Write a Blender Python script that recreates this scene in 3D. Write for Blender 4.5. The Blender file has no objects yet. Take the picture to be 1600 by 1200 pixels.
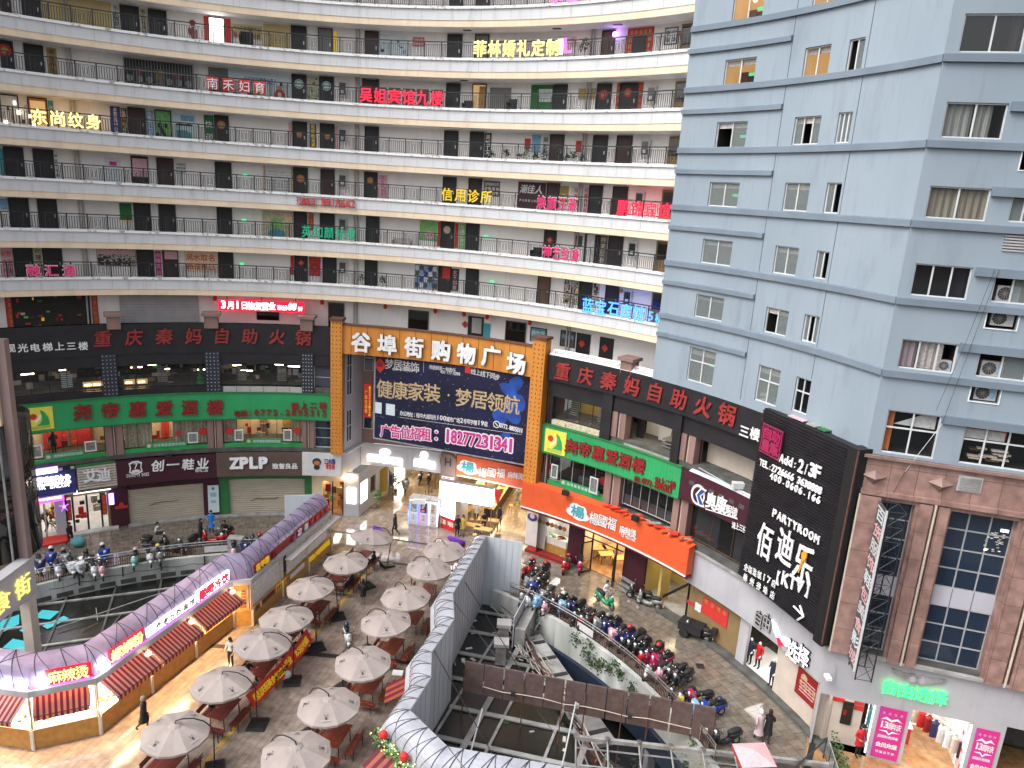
import bpy,math,random
from math import sin,cos,pi,radians as rad,degrees as deg,hypot,atan2,sqrt
from mathutils import Vector,Matrix
scene=bpy.context.scene
col=scene.collection
RNG=random.Random(7)

# ---------------------------------------------------------------- camera
F,PITCH,ROLL,CAM_H=1143.72,0.25279,0.064799,24.5
_fw=Vector((0,cos(PITCH),-sin(PITCH)));_up=Vector((0,sin(PITCH),cos(PITCH)));_ri=Vector((1,0,0))
CR=cos(ROLL)*_ri+sin(ROLL)*_up
CU=-sin(ROLL)*_ri+cos(ROLL)*_up
EYE=Vector((0,0,CAM_H))
cd=bpy.data.cameras.new('camera');cam=bpy.data.objects.new('camera',cd);col.objects.link(cam)
cam.matrix_world=Matrix(((CR.x,CU.x,-_fw.x,0),(CR.y,CU.y,-_fw.y,0),(CR.z,CU.z,-_fw.z,CAM_H),(0,0,0,1)))
cd.sensor_width=36;cd.lens=F/1600*36;cd.clip_start=.1;cd.clip_end=2000
scene.camera=cam

# ---------------------------------------------------------------- sky, sun, exposure
SUN_EL,SUN_ROT=52,245
w=bpy.data.worlds.new('World');scene.world=w;w.use_nodes=True
nt=w.node_tree;nt.nodes.clear()
sky=nt.nodes.new('ShaderNodeTexSky');sky.sky_type='NISHITA';sky.sun_disc=False
sky.sun_elevation=rad(SUN_EL);sky.sun_rotation=rad(SUN_ROT);sky.air_density=1.0;sky.dust_density=5.0;sky.ozone_density=1.0
hs=nt.nodes.new('ShaderNodeHueSaturation');hs.inputs['Saturation'].default_value=.28
bg=nt.nodes.new('ShaderNodeBackground');bg.inputs['Strength'].default_value=.15
out=nt.nodes.new('ShaderNodeOutputWorld')
nt.links.new(sky.outputs[0],hs.inputs['Color']);nt.links.new(hs.outputs[0],bg.inputs[0]);nt.links.new(bg.outputs[0],out.inputs[0])
sl=bpy.data.lights.new('sun','SUN');sl.energy=.75;sl.angle=rad(40);sl.color=(1,.98,.95)
so=bpy.data.objects.new('sun',sl);col.objects.link(so)
_sd=Vector((sin(rad(SUN_ROT))*cos(rad(SUN_EL)),cos(rad(SUN_ROT))*cos(rad(SUN_EL)),sin(rad(SUN_EL))))
so.rotation_euler=_sd.to_track_quat('Z','Y').to_euler();so.location=(0,0,80)
scene.view_settings.view_transform='Standard';scene.view_settings.look='None'
scene.view_settings.exposure=1.0;scene.view_settings.gamma=1
scene.cycles.use_denoising=True
scene.cycles.max_bounces=9;scene.cycles.diffuse_bounces=6;scene.cycles.glossy_bounces=3
scene.cycles.transmission_bounces=4;scene.cycles.transparent_max_bounces=6
scene.cycles.sample_clamp_indirect=4;scene.cycles.caustics_reflective=False;scene.cycles.caustics_refractive=False

# ---------------------------------------------------------------- site geometry
# The mall is one ring segment round CX,CY; th is measured clockwise from north (+y).
CX,CY=-12.1264,22.0547
def P(th,R,z):return Vector((CX+R*sin(rad(th)),CY+R*cos(rad(th)),z))
def ray(x,y):return _fw*F+CR*(x-800)+CU*(600-y)
def at(x,y,z=0): # sight line down to a level surface
 d=ray(x,y);return EYE+d*((z-CAM_H)/d.z)
def proj(p):
 d=p-EYE;k=d.dot(_fw);return 800+F*d.dot(CR)/k,600-F*d.dot(CU)/k
def onarc(x,y,R): # where a sight line meets the wall of radius R -> th, z
 d=ray(x,y);a=d.x*d.x+d.y*d.y;b=d.x*CX+d.y*CY;c=CX*CX+CY*CY-R*R
 p=EYE+d*((b+sqrt(b*b-a*c))/a);return deg(atan2(p.x-CX,p.y-CY)),p.z
def thx(x,z,R): # angle on the wall of radius R at height z seen at column x
 lo,hi=-62.,85.
 for _ in range(40):
  m=(lo+hi)/2
  if proj(P(m,R,z))[0]<x:lo=m
  else:hi=m
 return lo
def zat(p,x,y): # height on the vertical through p
 d=ray(x,y);return CAM_H+d.z*hypot(p.x,p.y)/hypot(d.x,d.y)
# right-hand face of the tower: a plane from the corner PC along DT
PC=Vector((15.35,29.9,0));DT=Vector((1,-.28,0)).normalized();NT=Vector((DT.y,-DT.x,0))
def onface(x,y):
 d=ray(x,y);n=NT;t=(PC-EYE).dot(n)/d.dot(n);p=EYE+d*t;return(p-PC).dot(DT),p.z
def Tp(s,o,z):return PC+DT*s+NT*o+Vector((0,0,z)) # o: metres proud of the face

# ---------------------------------------------------------------- materials
MATS={}
def node(t,kind,**kw):
 n=t.nodes.new(kind)
 for k,v in kw.items():n.inputs[k].default_value=v
 return n
def mk(name,c,rough=.7,c2=None,ns=1.5,stretch=(1,1,1),spec=.4,metal=0,bump=0,bs=20,emit=None,es=0,lo=.35,hi=.65,alpha=None,coat=0,streak=0):
 m=bpy.data.materials.new(name);m.use_nodes=True;t=m.node_tree;b=t.nodes['Principled BSDF']
 b.inputs['Roughness'].default_value=rough;b.inputs['Metallic'].default_value=metal
 b.inputs['Specular IOR Level'].default_value=spec;b.inputs['Coat Weight'].default_value=coat
 c=tuple(c)+(1,)
 tc=t.nodes.new('ShaderNodeTexCoord')
 if c2 is None:c2=tuple(x*.86 for x in c[:3])
 mp=t.nodes.new('ShaderNodeMapping');mp.inputs['Scale'].default_value=stretch
 t.links.new(tc.outputs['Object'],mp.inputs[0])
 n=t.nodes.new('ShaderNodeTexNoise');n.inputs['Scale'].default_value=ns;n.inputs['Detail'].default_value=5
 t.links.new(mp.outputs[0],n.inputs['Vector'])
 r=t.nodes.new('ShaderNodeMapRange');r.inputs[1].default_value=lo;r.inputs[2].default_value=hi
 t.links.new(n.outputs[0],r.inputs[0])
 mx=t.nodes.new('ShaderNodeMix');mx.data_type='RGBA'
 mx.inputs[6].default_value=tuple(c2)+(1,);mx.inputs[7].default_value=c
 t.links.new(r.outputs[0],mx.inputs[0]);co=mx.outputs[2]
 if streak: # rain streaks and grime running down the face
  for sc_,st_ in((3.5,(1,1,.07)),(.8,(1,1,.3))):
   m2=t.nodes.new('ShaderNodeMapping');m2.inputs['Scale'].default_value=st_;n2=node(t,'ShaderNodeTexNoise',Scale=sc_,Detail=6.0,Roughness=.65)
   r2=t.nodes.new('ShaderNodeMapRange');r2.inputs[1].default_value=.56;r2.inputs[2].default_value=.74;r2.inputs[3].default_value=1;r2.inputs[4].default_value=1-streak
   v2=t.nodes.new('ShaderNodeVectorMath');v2.operation='SCALE'
   t.links.new(tc.outputs['Object'],m2.inputs[0]);t.links.new(m2.outputs[0],n2.inputs['Vector']);t.links.new(n2.outputs[0],r2.inputs[0]);t.links.new(co,v2.inputs[0]);t.links.new(r2.outputs[0],v2.inputs['Scale']);co=v2.outputs[0]
 t.links.new(co,b.inputs['Base Color'])
 if bump:
  n2=t.nodes.new('ShaderNodeTexNoise');n2.inputs['Scale'].default_value=bs;n2.inputs['Detail'].default_value=4
  t.links.new(mp.outputs[0],n2.inputs['Vector'])
  bp=t.nodes.new('ShaderNodeBump');bp.inputs['Strength'].default_value=bump;bp.inputs['Distance'].default_value=.05
  t.links.new(n2.outputs[0],bp.inputs['Height']);t.links.new(bp.outputs[0],b.inputs['Normal'])
 if emit:
  b.inputs['Emission Color'].default_value=tuple(emit)+(1,);b.inputs['Emission Strength'].default_value=es
 if alpha is not None:b.inputs['Alpha'].default_value=alpha
 MATS[name]=m;return m
def glow(name,c,s):return mk(name,tuple(min(1,x*.8)for x in c),.5,emit=c,es=s)
def plain(name,c,rough=.6,**k):return mk(name,c,rough,c2=tuple(x*.88 for x in c),ns=3,**k)
def bricks(name,c1,c2,mortar,w_,h_,rough=(.12,.45),gap=.012,off=.5,uv=False,rot=0,bump=.12,spec=.6):
 m=bpy.data.materials.new(name);m.use_nodes=True;t=m.node_tree;b=t.nodes['Principled BSDF']
 tc=t.nodes.new('ShaderNodeTexCoord');mp=t.nodes.new('ShaderNodeMapping');mp.inputs['Rotation'].default_value=(0,0,rot)
 t.links.new(tc.outputs['UV' if uv else 'Object'],mp.inputs[0])
 br=t.nodes.new('ShaderNodeTexBrick');br.offset=off
 br.inputs['Color1'].default_value=c1+(1,);br.inputs['Color2'].default_value=c2+(1,);br.inputs['Mortar'].default_value=mortar+(1,)
 br.inputs['Scale'].default_value=1;br.inputs['Mortar Size'].default_value=gap;br.inputs['Brick Width'].default_value=w_;br.inputs['Row Height'].default_value=h_
 br.inputs['Bias'].default_value=-.1
 t.links.new(mp.outputs[0],br.inputs['Vector'])
 n=node(t,'ShaderNodeTexNoise',Scale=.35,Detail=6.0);t.links.new(tc.outputs['Object'],n.inputs['Vector'])
 n2=node(t,'ShaderNodeTexNoise',Scale=2.3,Detail=5.0);t.links.new(tc.outputs['Object'],n2.inputs['Vector'])
 mr=t.nodes.new('ShaderNodeMapRange');mr.inputs[1].default_value=.3;mr.inputs[2].default_value=.7;mr.inputs[3].default_value=.62;mr.inputs[4].default_value=1.12
 t.links.new(n2.outputs[0],mr.inputs[0])
 ml=t.nodes.new('ShaderNodeVectorMath');ml.operation='SCALE'
 t.links.new(br.outputs['Color'],ml.inputs[0]);t.links.new(mr.outputs[0],ml.inputs['Scale']);t.links.new(ml.outputs[0],b.inputs['Base Color'])
 rr=t.nodes.new('ShaderNodeMapRange');rr.inputs[1].default_value=.47;rr.inputs[2].default_value=.72;rr.inputs[3].default_value=rough[0];rr.inputs[4].default_value=rough[1]
 t.links.new(n.outputs[0],rr.inputs[0]);t.links.new(rr.outputs[0],b.inputs['Roughness'])
 b.inputs['Specular IOR Level'].default_value=spec
 iv=t.nodes.new('ShaderNodeMath');iv.operation='SUBTRACT';iv.inputs[0].default_value=1
 t.links.new(br.outputs['Fac'],iv.inputs[1])
 ad=t.nodes.new('ShaderNodeMath');ad.operation='MULTIPLY_ADD';ad.inputs[1].default_value=.5
 t.links.new(n2.outputs[0],ad.inputs[0]);t.links.new(iv.outputs[0],ad.inputs[2])
 bp=t.nodes.new('ShaderNodeBump');bp.inputs['Strength'].default_value=bump;bp.inputs['Distance'].default_value=.01
 t.links.new(ad.outputs[0],bp.inputs['Height']);t.links.new(bp.outputs[0],b.inputs['Normal'])
 MATS[name]=m;return m

# ---------------------------------------------------------------- mesh builder
class MB:
 def __init__(s):s.v=[];s.f=[];s.m=[];s.uvf=None
 def add(s,vs,fs,m=None):
  o=len(s.v);s.v+=[Vector(p)for p in vs];s.f+=[tuple(i+o for i in f)for f in fs];s.m+=[m]*len(fs);return s
 def poly(s,pts,m=None):return s.add(pts,[tuple(range(len(pts)))],m)
 def hexa(s,p,m=None): # 8 corners: bottom 4, top 4
  return s.add(p,[(3,2,1,0),(4,5,6,7),(0,1,5,4),(1,2,6,5),(2,3,7,6),(3,0,4,7)],m)
 def obox(s,c,x,y,z,m=None): # centre and three half vectors
  c=Vector(c);x=Vector(x);y=Vector(y);z=Vector(z)
  return s.hexa([c-x-y-z,c+x-y-z,c+x+y-z,c-x+y-z,c-x-y+z,c+x-y+z,c+x+y+z,c-x+y+z],m)
 def box(s,x0,x1,y0,y1,z0,z1,m=None):
  return s.hexa([(x0,y0,z0),(x1,y0,z0),(x1,y1,z0),(x0,y1,z0),(x0,y0,z1),(x1,y0,z1),(x1,y1,z1),(x0,y1,z1)],m)
 def prism(s,pts,z0,z1,m=None):
  n=len(pts);v=[Vector((p[0],p[1],z0))for p in pts]+[Vector((p[0],p[1],z1))for p in pts]
  return s.add(v,[tuple(range(n-1,-1,-1)),tuple(range(n,2*n))]+[(i,(i+1)%n,n+(i+1)%n,n+i)for i in range(n)],m)
 def arcp(s,t0,t1,prof,m=None,step=1.5,closed=True): # sweep an (r,z) outline round the ring
  k=max(1,int(math.ceil(abs(t1-t0)/step)));n=len(prof);v=[];f=[]
  for i in range(k+1):
   t=t0+(t1-t0)*i/k;v+=[P(t,r,z)for r,z in prof]
  e=n if closed else n-1
  for i in range(k):
   for j in range(e):a=i*n+j;b=i*n+(j+1)%n;f.append((a,b,b+n,a+n))
  if closed:f+=[tuple(range(n-1,-1,-1)),tuple(range(k*n,k*n+n))]
  return s.add(v,f,m)
 def arc(s,t0,t1,r0,r1,z0,z1,m=None,step=1.5):return s.arcp(t0,t1,[(r0,z0),(r1,z0),(r1,z1),(r0,z1)],m,step)
 def bar(s,a,b,r,m=None,n=4,r2=None):
  a=Vector(a);b=Vector(b);d=(b-a);
  if d.length<1e-6:return s
  d.normalize();u=d.orthogonal().normalized()if abs(d.z)<.99 else Vector((1,0,0));w_=d.cross(u)
  r2=r if r2 is None else r2;v=[]
  for p,q in((a,r),(b,r2)):
   for i in range(n):t=2*pi*(i+.5)/n;v.append(p+u*(q*cos(t))+w_*(q*sin(t)))
  return s.add(v,[(i,(i+1)%n,n+(i+1)%n,n+i)for i in range(n)]+[tuple(range(n-1,-1,-1)),tuple(range(n,2*n))],m)
 def path(s,pts,r,m=None,n=5):
  pts=[Vector(p)for p in pts];v=[];f=[];rr=r if hasattr(r,'__len__')else[r]*len(pts)
  for i,p in enumerate(pts):
   d=(pts[min(i+1,len(pts)-1)]-pts[max(i-1,0)]).normalized();u=d.cross(Vector((0,0,1)))
   u=u.normalized()if u.length>.05 else Vector((1,0,0));w_=d.cross(u)
   v+=[p+u*(rr[i]*cos(2*pi*j/n))+w_*(rr[i]*sin(2*pi*j/n))for j in range(n)]
  for i in range(len(pts)-1):
   for j in range(n):f.append((i*n+j,i*n+(j+1)%n,(i+1)*n+(j+1)%n,(i+1)*n+j))
  return s.add(v,f+[tuple(range(n-1,-1,-1)),tuple(range((len(pts)-1)*n,len(pts)*n))],m)
 def ell(s,c,rx,ry,rz,m=None,nu=10,nv=6,fr=None): # ellipsoid, optional frame
  c=Vector(c);X,Y,Z=fr or(Vector((1,0,0)),Vector((0,1,0)),Vector((0,0,1)));v=[c-Z*rz];f=[]
  for j in range(1,nv):
   a=-pi/2+pi*j/nv
   v+=[c+X*(rx*cos(a)*cos(2*pi*i/nu))+Y*(ry*cos(a)*sin(2*pi*i/nu))+Z*(rz*sin(a))for i in range(nu)]
  v.append(c+Z*rz);L=len(v)-1
  f+=[(0,1+(i+1)%nu,1+i)for i in range(nu)]
  for j in range(nv-2):
   for i in range(nu):a=1+j*nu;f.append((a+i,a+(i+1)%nu,a+nu+(i+1)%nu,a+nu+i))
  a=1+(nv-2)*nu;f+=[(a+i,a+(i+1)%nu,L)for i in range(nu)]
  return s.add(v,f,m)
 def lathe(s,c,prof,m=None,n=10):
  c=Vector(c);v=[];f=[]
  for r,z in prof:v+=[c+Vector((r*cos(2*pi*i/n),r*sin(2*pi*i/n),z))for i in range(n)]
  for j in range(len(prof)-1):
   for i in range(n):f.append((j*n+i,j*n+(i+1)%n,(j+1)*n+(i+1)%n,(j+1)*n+i))
  return s.add(v,f+[tuple(range(n-1,-1,-1)),tuple(range((len(prof)-1)*n,len(prof)*n))],m)
 def map(s,fn,u0,u1,v0,v1,w0,w1,m=None,nu=1): # a slab laid on a mapped surface
  v=[];f=[];nu=max(nu,int(abs(u1-u0)/.7)+1)
  for i in range(nu+1):
   u=u0+(u1-u0)*i/nu;v+=[fn(u,v0,w0),fn(u,v1,w0),fn(u,v1,w1),fn(u,v0,w1)]
  for i in range(nu):
   for j in range(4):f.append((i*4+j,i*4+(j+1)%4,i*4+4+(j+1)%4,i*4+4+j))
  return s.add(v,f+[(3,2,1,0),(nu*4,nu*4+1,nu*4+2,nu*4+3)],m)
 def disc(s,fn,u,v,r,w0,w1,m=None,n=16,ry=None,a0=0,a1=2*pi):
  ry=ry or r;k=n
  o=[(u+r*cos(a0+(a1-a0)*i/k),v+ry*sin(a0+(a1-a0)*i/k))for i in range(k)]
  return s.shape(fn,o,w0,w1,m)
 def shape(s,fn,o,w0,w1,m=None): # an outline extruded off a mapped surface
  k=len(o);vs=[fn(a,b,w0)for a,b in o]+[fn(a,b,w1)for a,b in o]
  return s.add(vs,[tuple(range(k-1,-1,-1)),tuple(range(k,2*k))]+[(i,(i+1)%k,k+(i+1)%k,k+i)for i in range(k)],m)
 def build(s,name,mat=None,parent=None,smooth=False,**kw):
  o0=Vector(parent.get('_at',(0,0,0)))if parent else(kw.pop('origin',None))
  if o0 is None:
   o0=Vector((0,0,0))
   if s.v and not kw.get('kind'):
    xs=[p.x for p in s.v];ys=[p.y for p in s.v];o0=Vector(((min(xs)+max(xs))/2,(min(ys)+max(ys))/2,min(p.z for p in s.v)))
  o0=Vector(o0);kw.pop('origin',None)
  me=bpy.data.meshes.new(name);me.from_pydata([p-o0 for p in s.v],[],s.f)
  names=[]
  for x in s.m:
   x=x or mat
   if x not in names:names.append(x)
  for x in names:me.materials.append(MATS[x])
  if len(names)>1:me.polygons.foreach_set('material_index',[names.index(x or mat)for x in s.m])
  if smooth:me.polygons.foreach_set('use_smooth',[True]*len(s.f))
  if s.uvf:
   ul=me.uv_layers.new(name='UVMap')
   for L in me.loops:ul.data[L.index].uv=s.uvf(me.vertices[L.vertex_index].co+o0)
  me.update()
  o=bpy.data.objects.new(name,me);col.objects.link(o)
  if parent:o.parent=parent
  else:o.location=o0
  o['_at']=tuple(o0)
  tag(o,**kw);return o
def tag(o,label=None,cat=None,group=None,kind=None):
 if label:o['label']=label
 if cat:o['category']=cat
 if group:o['group']=group
 if kind:o['kind']=kind
 return o
def thing(name,at_,label=None,cat=None,group=None):
 o=bpy.data.objects.new(name,None);o.empty_display_size=.3;col.objects.link(o);o.location=at_;o['_at']=tuple(at_)
 return tag(o,label,cat,group)
def copy_tree(o,parent=None,loc=None,rz=None,label=None,swap=None):
 c=o.copy();col.objects.link(c)
 if parent:c.parent=parent
 if loc is not None:c.location=loc;c['_at']=tuple(loc)
 if rz is not None:c.rotation_euler=(0,0,rz)
 if label:c['label']=label
 if swap and c.data and c.data.materials and any(m.name in swap for m in c.data.materials):
  key=(c.data.name,tuple(sorted(swap.items())))
  if key not in _swapped:
   d=c.data.copy()
   for i,m in enumerate(d.materials):
    if m.name in swap:d.materials[i]=MATS[swap[m.name]]
   _swapped[key]=d
  c.data=_swapped[key]
 for ch in list(o.children):copy_tree(ch,c,swap=swap)
 return c
_swapped={}
def sect(mb,name,m,parent,cuts): # one mesh per bay: faces sorted by their angle round the court
 for a,b in zip(cuts,cuts[1:]):
  q=MB()
  for f,k in zip(mb.f,mb.m):
   c=sum((mb.v[i]for i in f),Vector())/len(f);t=deg(atan2(c.x-CX,c.y-CY))
   if a<=t<b:q.add([mb.v[i]for i in f],[tuple(range(len(f)))],k)
  if q.f:q.build(name,m,parent)

# ---------------------------------------------------------------- lettering
_glyph={}
def glyph(ch,bold=.02,italic=0):
 k=(ch,bold,italic)
 if k not in _glyph:
  cu=bpy.data.curves.new('t','FONT');cu.body=ch;cu.size=1;cu.resolution_u=2;cu.shear=italic
  ob=bpy.data.objects.new('t',cu);col.objects.link(ob)
  dg=bpy.context.evaluated_depsgraph_get();me=bpy.data.meshes.new_from_object(ob.evaluated_get(dg))
  vs=[(p.co.x,p.co.y)for p in me.vertices];fs=[tuple(q.vertices)for q in me.polygons]
  bpy.data.objects.remove(ob);bpy.data.curves.remove(cu);bpy.data.meshes.remove(me)
  _glyph[k]=(vs,fs)
 return _glyph[k]
def put(mb,fn,s,u0,u1,v0,v1,wz,m,bold=.02,depth=0,italic=0,side=None,slope=0):
# fit the string s in the rectangle; fn(u,v,w) maps onto the sign
 vs,fs=glyph(s,0,italic)
 if not vs:return
 xa=min(p[0]for p in vs);xb=max(p[0]for p in vs);ya=min(p[1]for p in vs);yb=max(p[1]for p in vs)
 sx=(u1-u0)/max(xb-xa,1e-6);sy=(v1-v0)/max(yb-ya,1e-6)
 if bold>0: # weight: shifted copies, each a hair proud of the last
  e=bold*.75*min(sx,sy,1.3*min(sx,sy));n=8 if bold>.055 else 4
  for i in range(n):a=2*pi*(i+.5)/n;put(mb,lambda u,v,w_=0,a=a:fn(u+e*cos(a)*1.2,v+e*sin(a)*1.2,w_),s,u0,u1,v0,v1,wz+.0007*i,m,0,depth,italic,side,slope)
  return
 q=[(u0+(x-xa)*sx,v0+(y-ya)*sy+slope*((x-xa)*sx))for x,y in vs]
 mb.add([fn(a,b,wz+depth)for a,b in q],fs,m)
 if depth:
  from collections import Counter
  cn=Counter()
  for f in fs:
   for i in range(len(f)):cn[tuple(sorted((f[i],f[(i+1)%len(f)])))]+=1
  e=[k for k,c in cn.items()if c==1];ids=sorted({i for k in e for i in k});ix={i:n for n,i in enumerate(ids)}
  mb.add([fn(q[i][0],q[i][1],wz)for i in ids]+[fn(q[i][0],q[i][1],wz+depth)for i in ids],
   [(ix[a],ix[b],ix[b]+len(ids),ix[a]+len(ids))for a,b in e],side or m)
def letters(mb,fn,s,u0,u1,v0,v1,wz,m,bold=.02,depth=0,asp=1.0,italic=0,side=None,edge=None,ew=.05):
# spaced characters, each centred in its own cell
 n=len(s);h=v1-v0;wch=min(h*asp,(u1-u0)/n*1.0)
 for i,ch in enumerate(s):
  if ch==' ':continue
  c=u0+wch/2+(u1-u0-wch)*(i/(n-1)if n>1 else.5)
  vs,fs=glyph(ch,0,italic)
  if not vs:continue
  ya=min(p[1]for p in vs);yb=max(p[1]for p in vs);xa=min(p[0]for p in vs);xb=max(p[0]for p in vs)
  k=h/max(.92,.1);hh=(yb-ya)*k;ww=(xb-xa)*k*asp
  if ord(ch)<256 and ch.isalnum():ww=min((xb-xa)*h/.74,wch*.9);hh=h*min(1,(yb-ya)/.74)
  ww=min(ww,wch);vb=v0+max(0,(ya+.12))*k if hh<h*.95 else v0
  hh=min(hh,h)
  if edge:
   g=ew*h;put(mb,fn,ch,c-ww/2-g*.6,c+ww/2+g*.6,vb-g*.6,vb+hh+g*.6,wz,edge,bold+ew,0,italic)
   put(mb,fn,ch,c-ww/2,c+ww/2,vb,vb+hh,wz+.012,m,bold,depth,italic,side)
  else:put(mb,fn,ch,c-ww/2,c+ww/2,vb,vb+hh,wz,m,bold,depth,italic,side)
def arcmap(R,t0=0,z0=0): # u metres to the right along the ring, v up, w out towards the court
 return lambda u,v,w_=0:P(t0+deg(u/R),R-w_,z0+v)
def flatmap(o,ux,uy=Vector((0,0,1)),n=None):
 o=Vector(o);ux=Vector(ux).normalized();uy=Vector(uy).normalized();n=Vector(n).normalized()if n is not None else ux.cross(uy)
 return lambda u,v,w_=0:o+ux*u+uy*v+n*w_
def U(t,R):return rad(t)*R
# ---------------------------------------------------------------- material library (real-world base colours)
mk('white_paint',(.61,.62,.635),.6,(.54,.545,.555),1.2,(1,1,.25),lo=.25,hi=.5,streak=.3)
mk('curb_white',(.78,.79,.79),.5,(.34,.33,.31),3.5,(1,1,1),lo=.32,hi=.46)
mk('beige_paint',(.8,.65,.48),.65,(.72,.57,.41),1.2,(1,1,.3),streak=.2)
mk('corridor_wall',(.83,.8,.77),.75,(.77,.735,.71),.8,streak=.12)
mk('ceiling_grey',(.82,.81,.8),.8)
mk('yellow_wall',(.6,.47,.22),.7)
mk('black_iron',(.02,.021,.024),.5)
mk('door_black',(.013,.012,.013),.45,(.022,.02,.02))
mk('door_maroon',(.05,.018,.018),.4)
mk('door_brown',(.11,.06,.035),.45)
mk('door_grey',(.2,.19,.18),.5)
mk('wood_orange',(.5,.16,.04),.5)
mk('tower_blue',(.262,.318,.37),.75,(.23,.284,.335),.35,(1,1,.4),bump=.05,bs=30,streak=.16)
mk('tower_band',(.17,.212,.258),.75,(.142,.18,.222),.8,(1,1,.2))
mk('seam_dark',(.1,.12,.14),.8)
mk('soot',(.07,.075,.08),.9)
mk('window_white',(.6,.61,.62),.4)
mk('poster_mix',(.55,.6,.42),.6,(.58,.48,.58),1.3)
mk('room_dark',(.035,.033,.03),.9)
mk('room_warm',(.42,.3,.17),.8,emit=(1,.62,.25),es=.22)  # slight glow in the wall colour stands in for lamplight indoors
mk('room_grey',(.16,.16,.15),.9)
mk('blind_white',(.62,.58,.56),.8,(.4,.36,.34),9)
mk('curtain_grey',(.35,.36,.34),.85,(.22,.23,.22),4,(6,6,.2))
mk('curtain_tan',(.34,.31,.25),.85,(.22,.2,.16),4,(6,6,.2))
mk('curtain_purple',(.2,.1,.32),.85,(.12,.06,.2),4,(6,6,.2))
mk('curtain_pink',(.42,.33,.36),.85,(.3,.23,.26),4,(6,6,.2))
def glass(name,tint,alpha,rough=.03,spec=.8):
 mk(name,tint,rough,tint,spec=spec,alpha=alpha)
glass('glass_clear',(.02,.025,.03),.22)
glass('glass_grey',(.23,.26,.26),.6)
glass('glass_blue',(.022,.036,.064),.82,.04)
mk('frame_grey',(.36,.36,.37),.45)
glass('glass_dark',(.012,.013,.013),.8,.05)
glass('glass_roof',(.012,.013,.011),.93,.22)
glass('glass_teal',(.06,.5,.55),.9,.3)
bricks('stone_pink',(.3,.18,.155),(.345,.21,.18),(.13,.075,.06),1.05,1.3,(.35,.6),.012,0,uv=True,bump=.1)
mk('granite_pink',(.27,.17,.145),.5,(.2,.125,.11),1.5,(1,1,.2))
mk('granite_mauve',(.24,.17,.16),.5,(.17,.12,.115),.8,(1,1,.3))
mk('panel_grey',(.42,.4,.4),.6)
mk('sign_black',(.013,.012,.015),.5,(.019,.018,.022))
mk('lattice_black',(.012,.012,.013),.5)
mk('sign_red_text',(.33,.035,.03),.5,(.2,.02,.02),3)
mk('sign_green',(.03,.33,.115),.5,(.026,.28,.098),.6,streak=.12)
mk('sign_maroon',(.055,.012,.022),.5)
mk('sign_brown',(.105,.07,.06),.6)
mk('sign_orange',(.66,.1,.03),.45,(.58,.085,.026),.8,streak=.12)
mk('gate_orange',(.6,.25,.045),.5,(.5,.185,.03),.7,(1,1,.3),streak=.25)
mk('rivet_brown',(.2,.07,.012),.5)
mk('letter_white',(.8,.8,.8),.45)
mk('letter_grey',(.6,.6,.6),.45)
mk('stud_metal',(.6,.62,.66),.3,metal=.8)
mk('column_navy',(.03,.035,.05),.45)
mk('logo_yellow',(.75,.66,.08),.5)
mk('logo_green',(.03,.33,.09),.5)
mk('pure_red',(.6,.03,.03),.5)
mk('dark_red',(.25,.015,.015),.5)
mk('paper_red',(.55,.04,.035),.7,(.45,.03,.025),5)
mk('paper_pink',(.7,.42,.45),.7,(.6,.35,.38),6)
mk('paper_white',(.72,.72,.7),.7,(.55,.55,.56),6)
mk('paper_cream',(.62,.56,.4),.7,(.4,.34,.24),7)
mk('paper_blue',(.1,.3,.5),.6,(.3,.45,.58),6)
mk('paper_paleblue',(.52,.62,.68),.6,(.62,.68,.68),4)
mk('paper_teal',(.06,.32,.38),.6)
mk('paper_navy',(.03,.03,.16),.6,(.05,.06,.25),8)
mk('paper_green',(.1,.42,.12),.6,(.3,.5,.2),5)
mk('board_green',(.03,.16,.05),.7)
mk('paper_dark',(.05,.05,.055),.6,(.12,.1,.1),9)
mk('paper_photo',(.55,.52,.42),.6,(.06,.06,.06),14,lo=.45,hi=.55)
mk('paper_portraits',(.4,.4,.5),.6,(.07,.06,.1),7,lo=.42,hi=.58)
mk('paper_gold',(.45,.3,.08),.5,(.3,.2,.06),9)
mk('paper_orange',(.72,.45,.28),.6,(.75,.6,.42),3)
mk('paper_magenta',(.6,.02,.16),.55,(.5,.04,.3),1.2)
mk('char_dark',(.03,.03,.035),.6)
mk('char_magenta',(.55,.01,.12),.5,emit=(.8,.02,.2),es=.12)
mk('char_green',(.01,.3,.16),.5,emit=(.02,.7,.4),es=.1)
mk('char_yellow',(.75,.52,.02),.5,emit=(1,.65,.03),es=.12)
mk('char_gold',(.6,.47,.28),.4,(.3,.2,.1),10)
glow('neon_red',(1,.012,.04),1.1)
glow('neon_yellow',(1,.74,.22),1.25)
glow('neon_lemon',(1,.86,.2),.62)
glow('neon_blue',(.05,.25,1),1.3)
glow('neon_pink',(1,.1,.6),1.0)
glow('neon_purple',(.45,.12,1),1.0)
glow('neon_green',(.05,1,.25),.9)
glow('neon_white',(1,.98,1),1.3)
glow('soft_white',(1,.98,1),.45)
glow('exit_green',(.04,.7,.25),.7)
glow('led_red',(.8,.005,.03),.75)
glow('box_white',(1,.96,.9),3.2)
glow('box_bright',(1,.97,.92),4)
glow('lamp_kiosk',(1,.64,.3),150)
glow('fairy',(1,.75,.15),2.5)
glow('lamp_warm',(1,.66,.28),16)
glow('lamp_soft',(1,.8,.5),8)
glow('lamp_cool',(.85,.9,1),12)
glow('lamp_violet',(.45,.2,1),9)
mk('shop_white',(.75,.72,.68),.6)
mk('shop_cream',(.7,.58,.4),.6)
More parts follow.
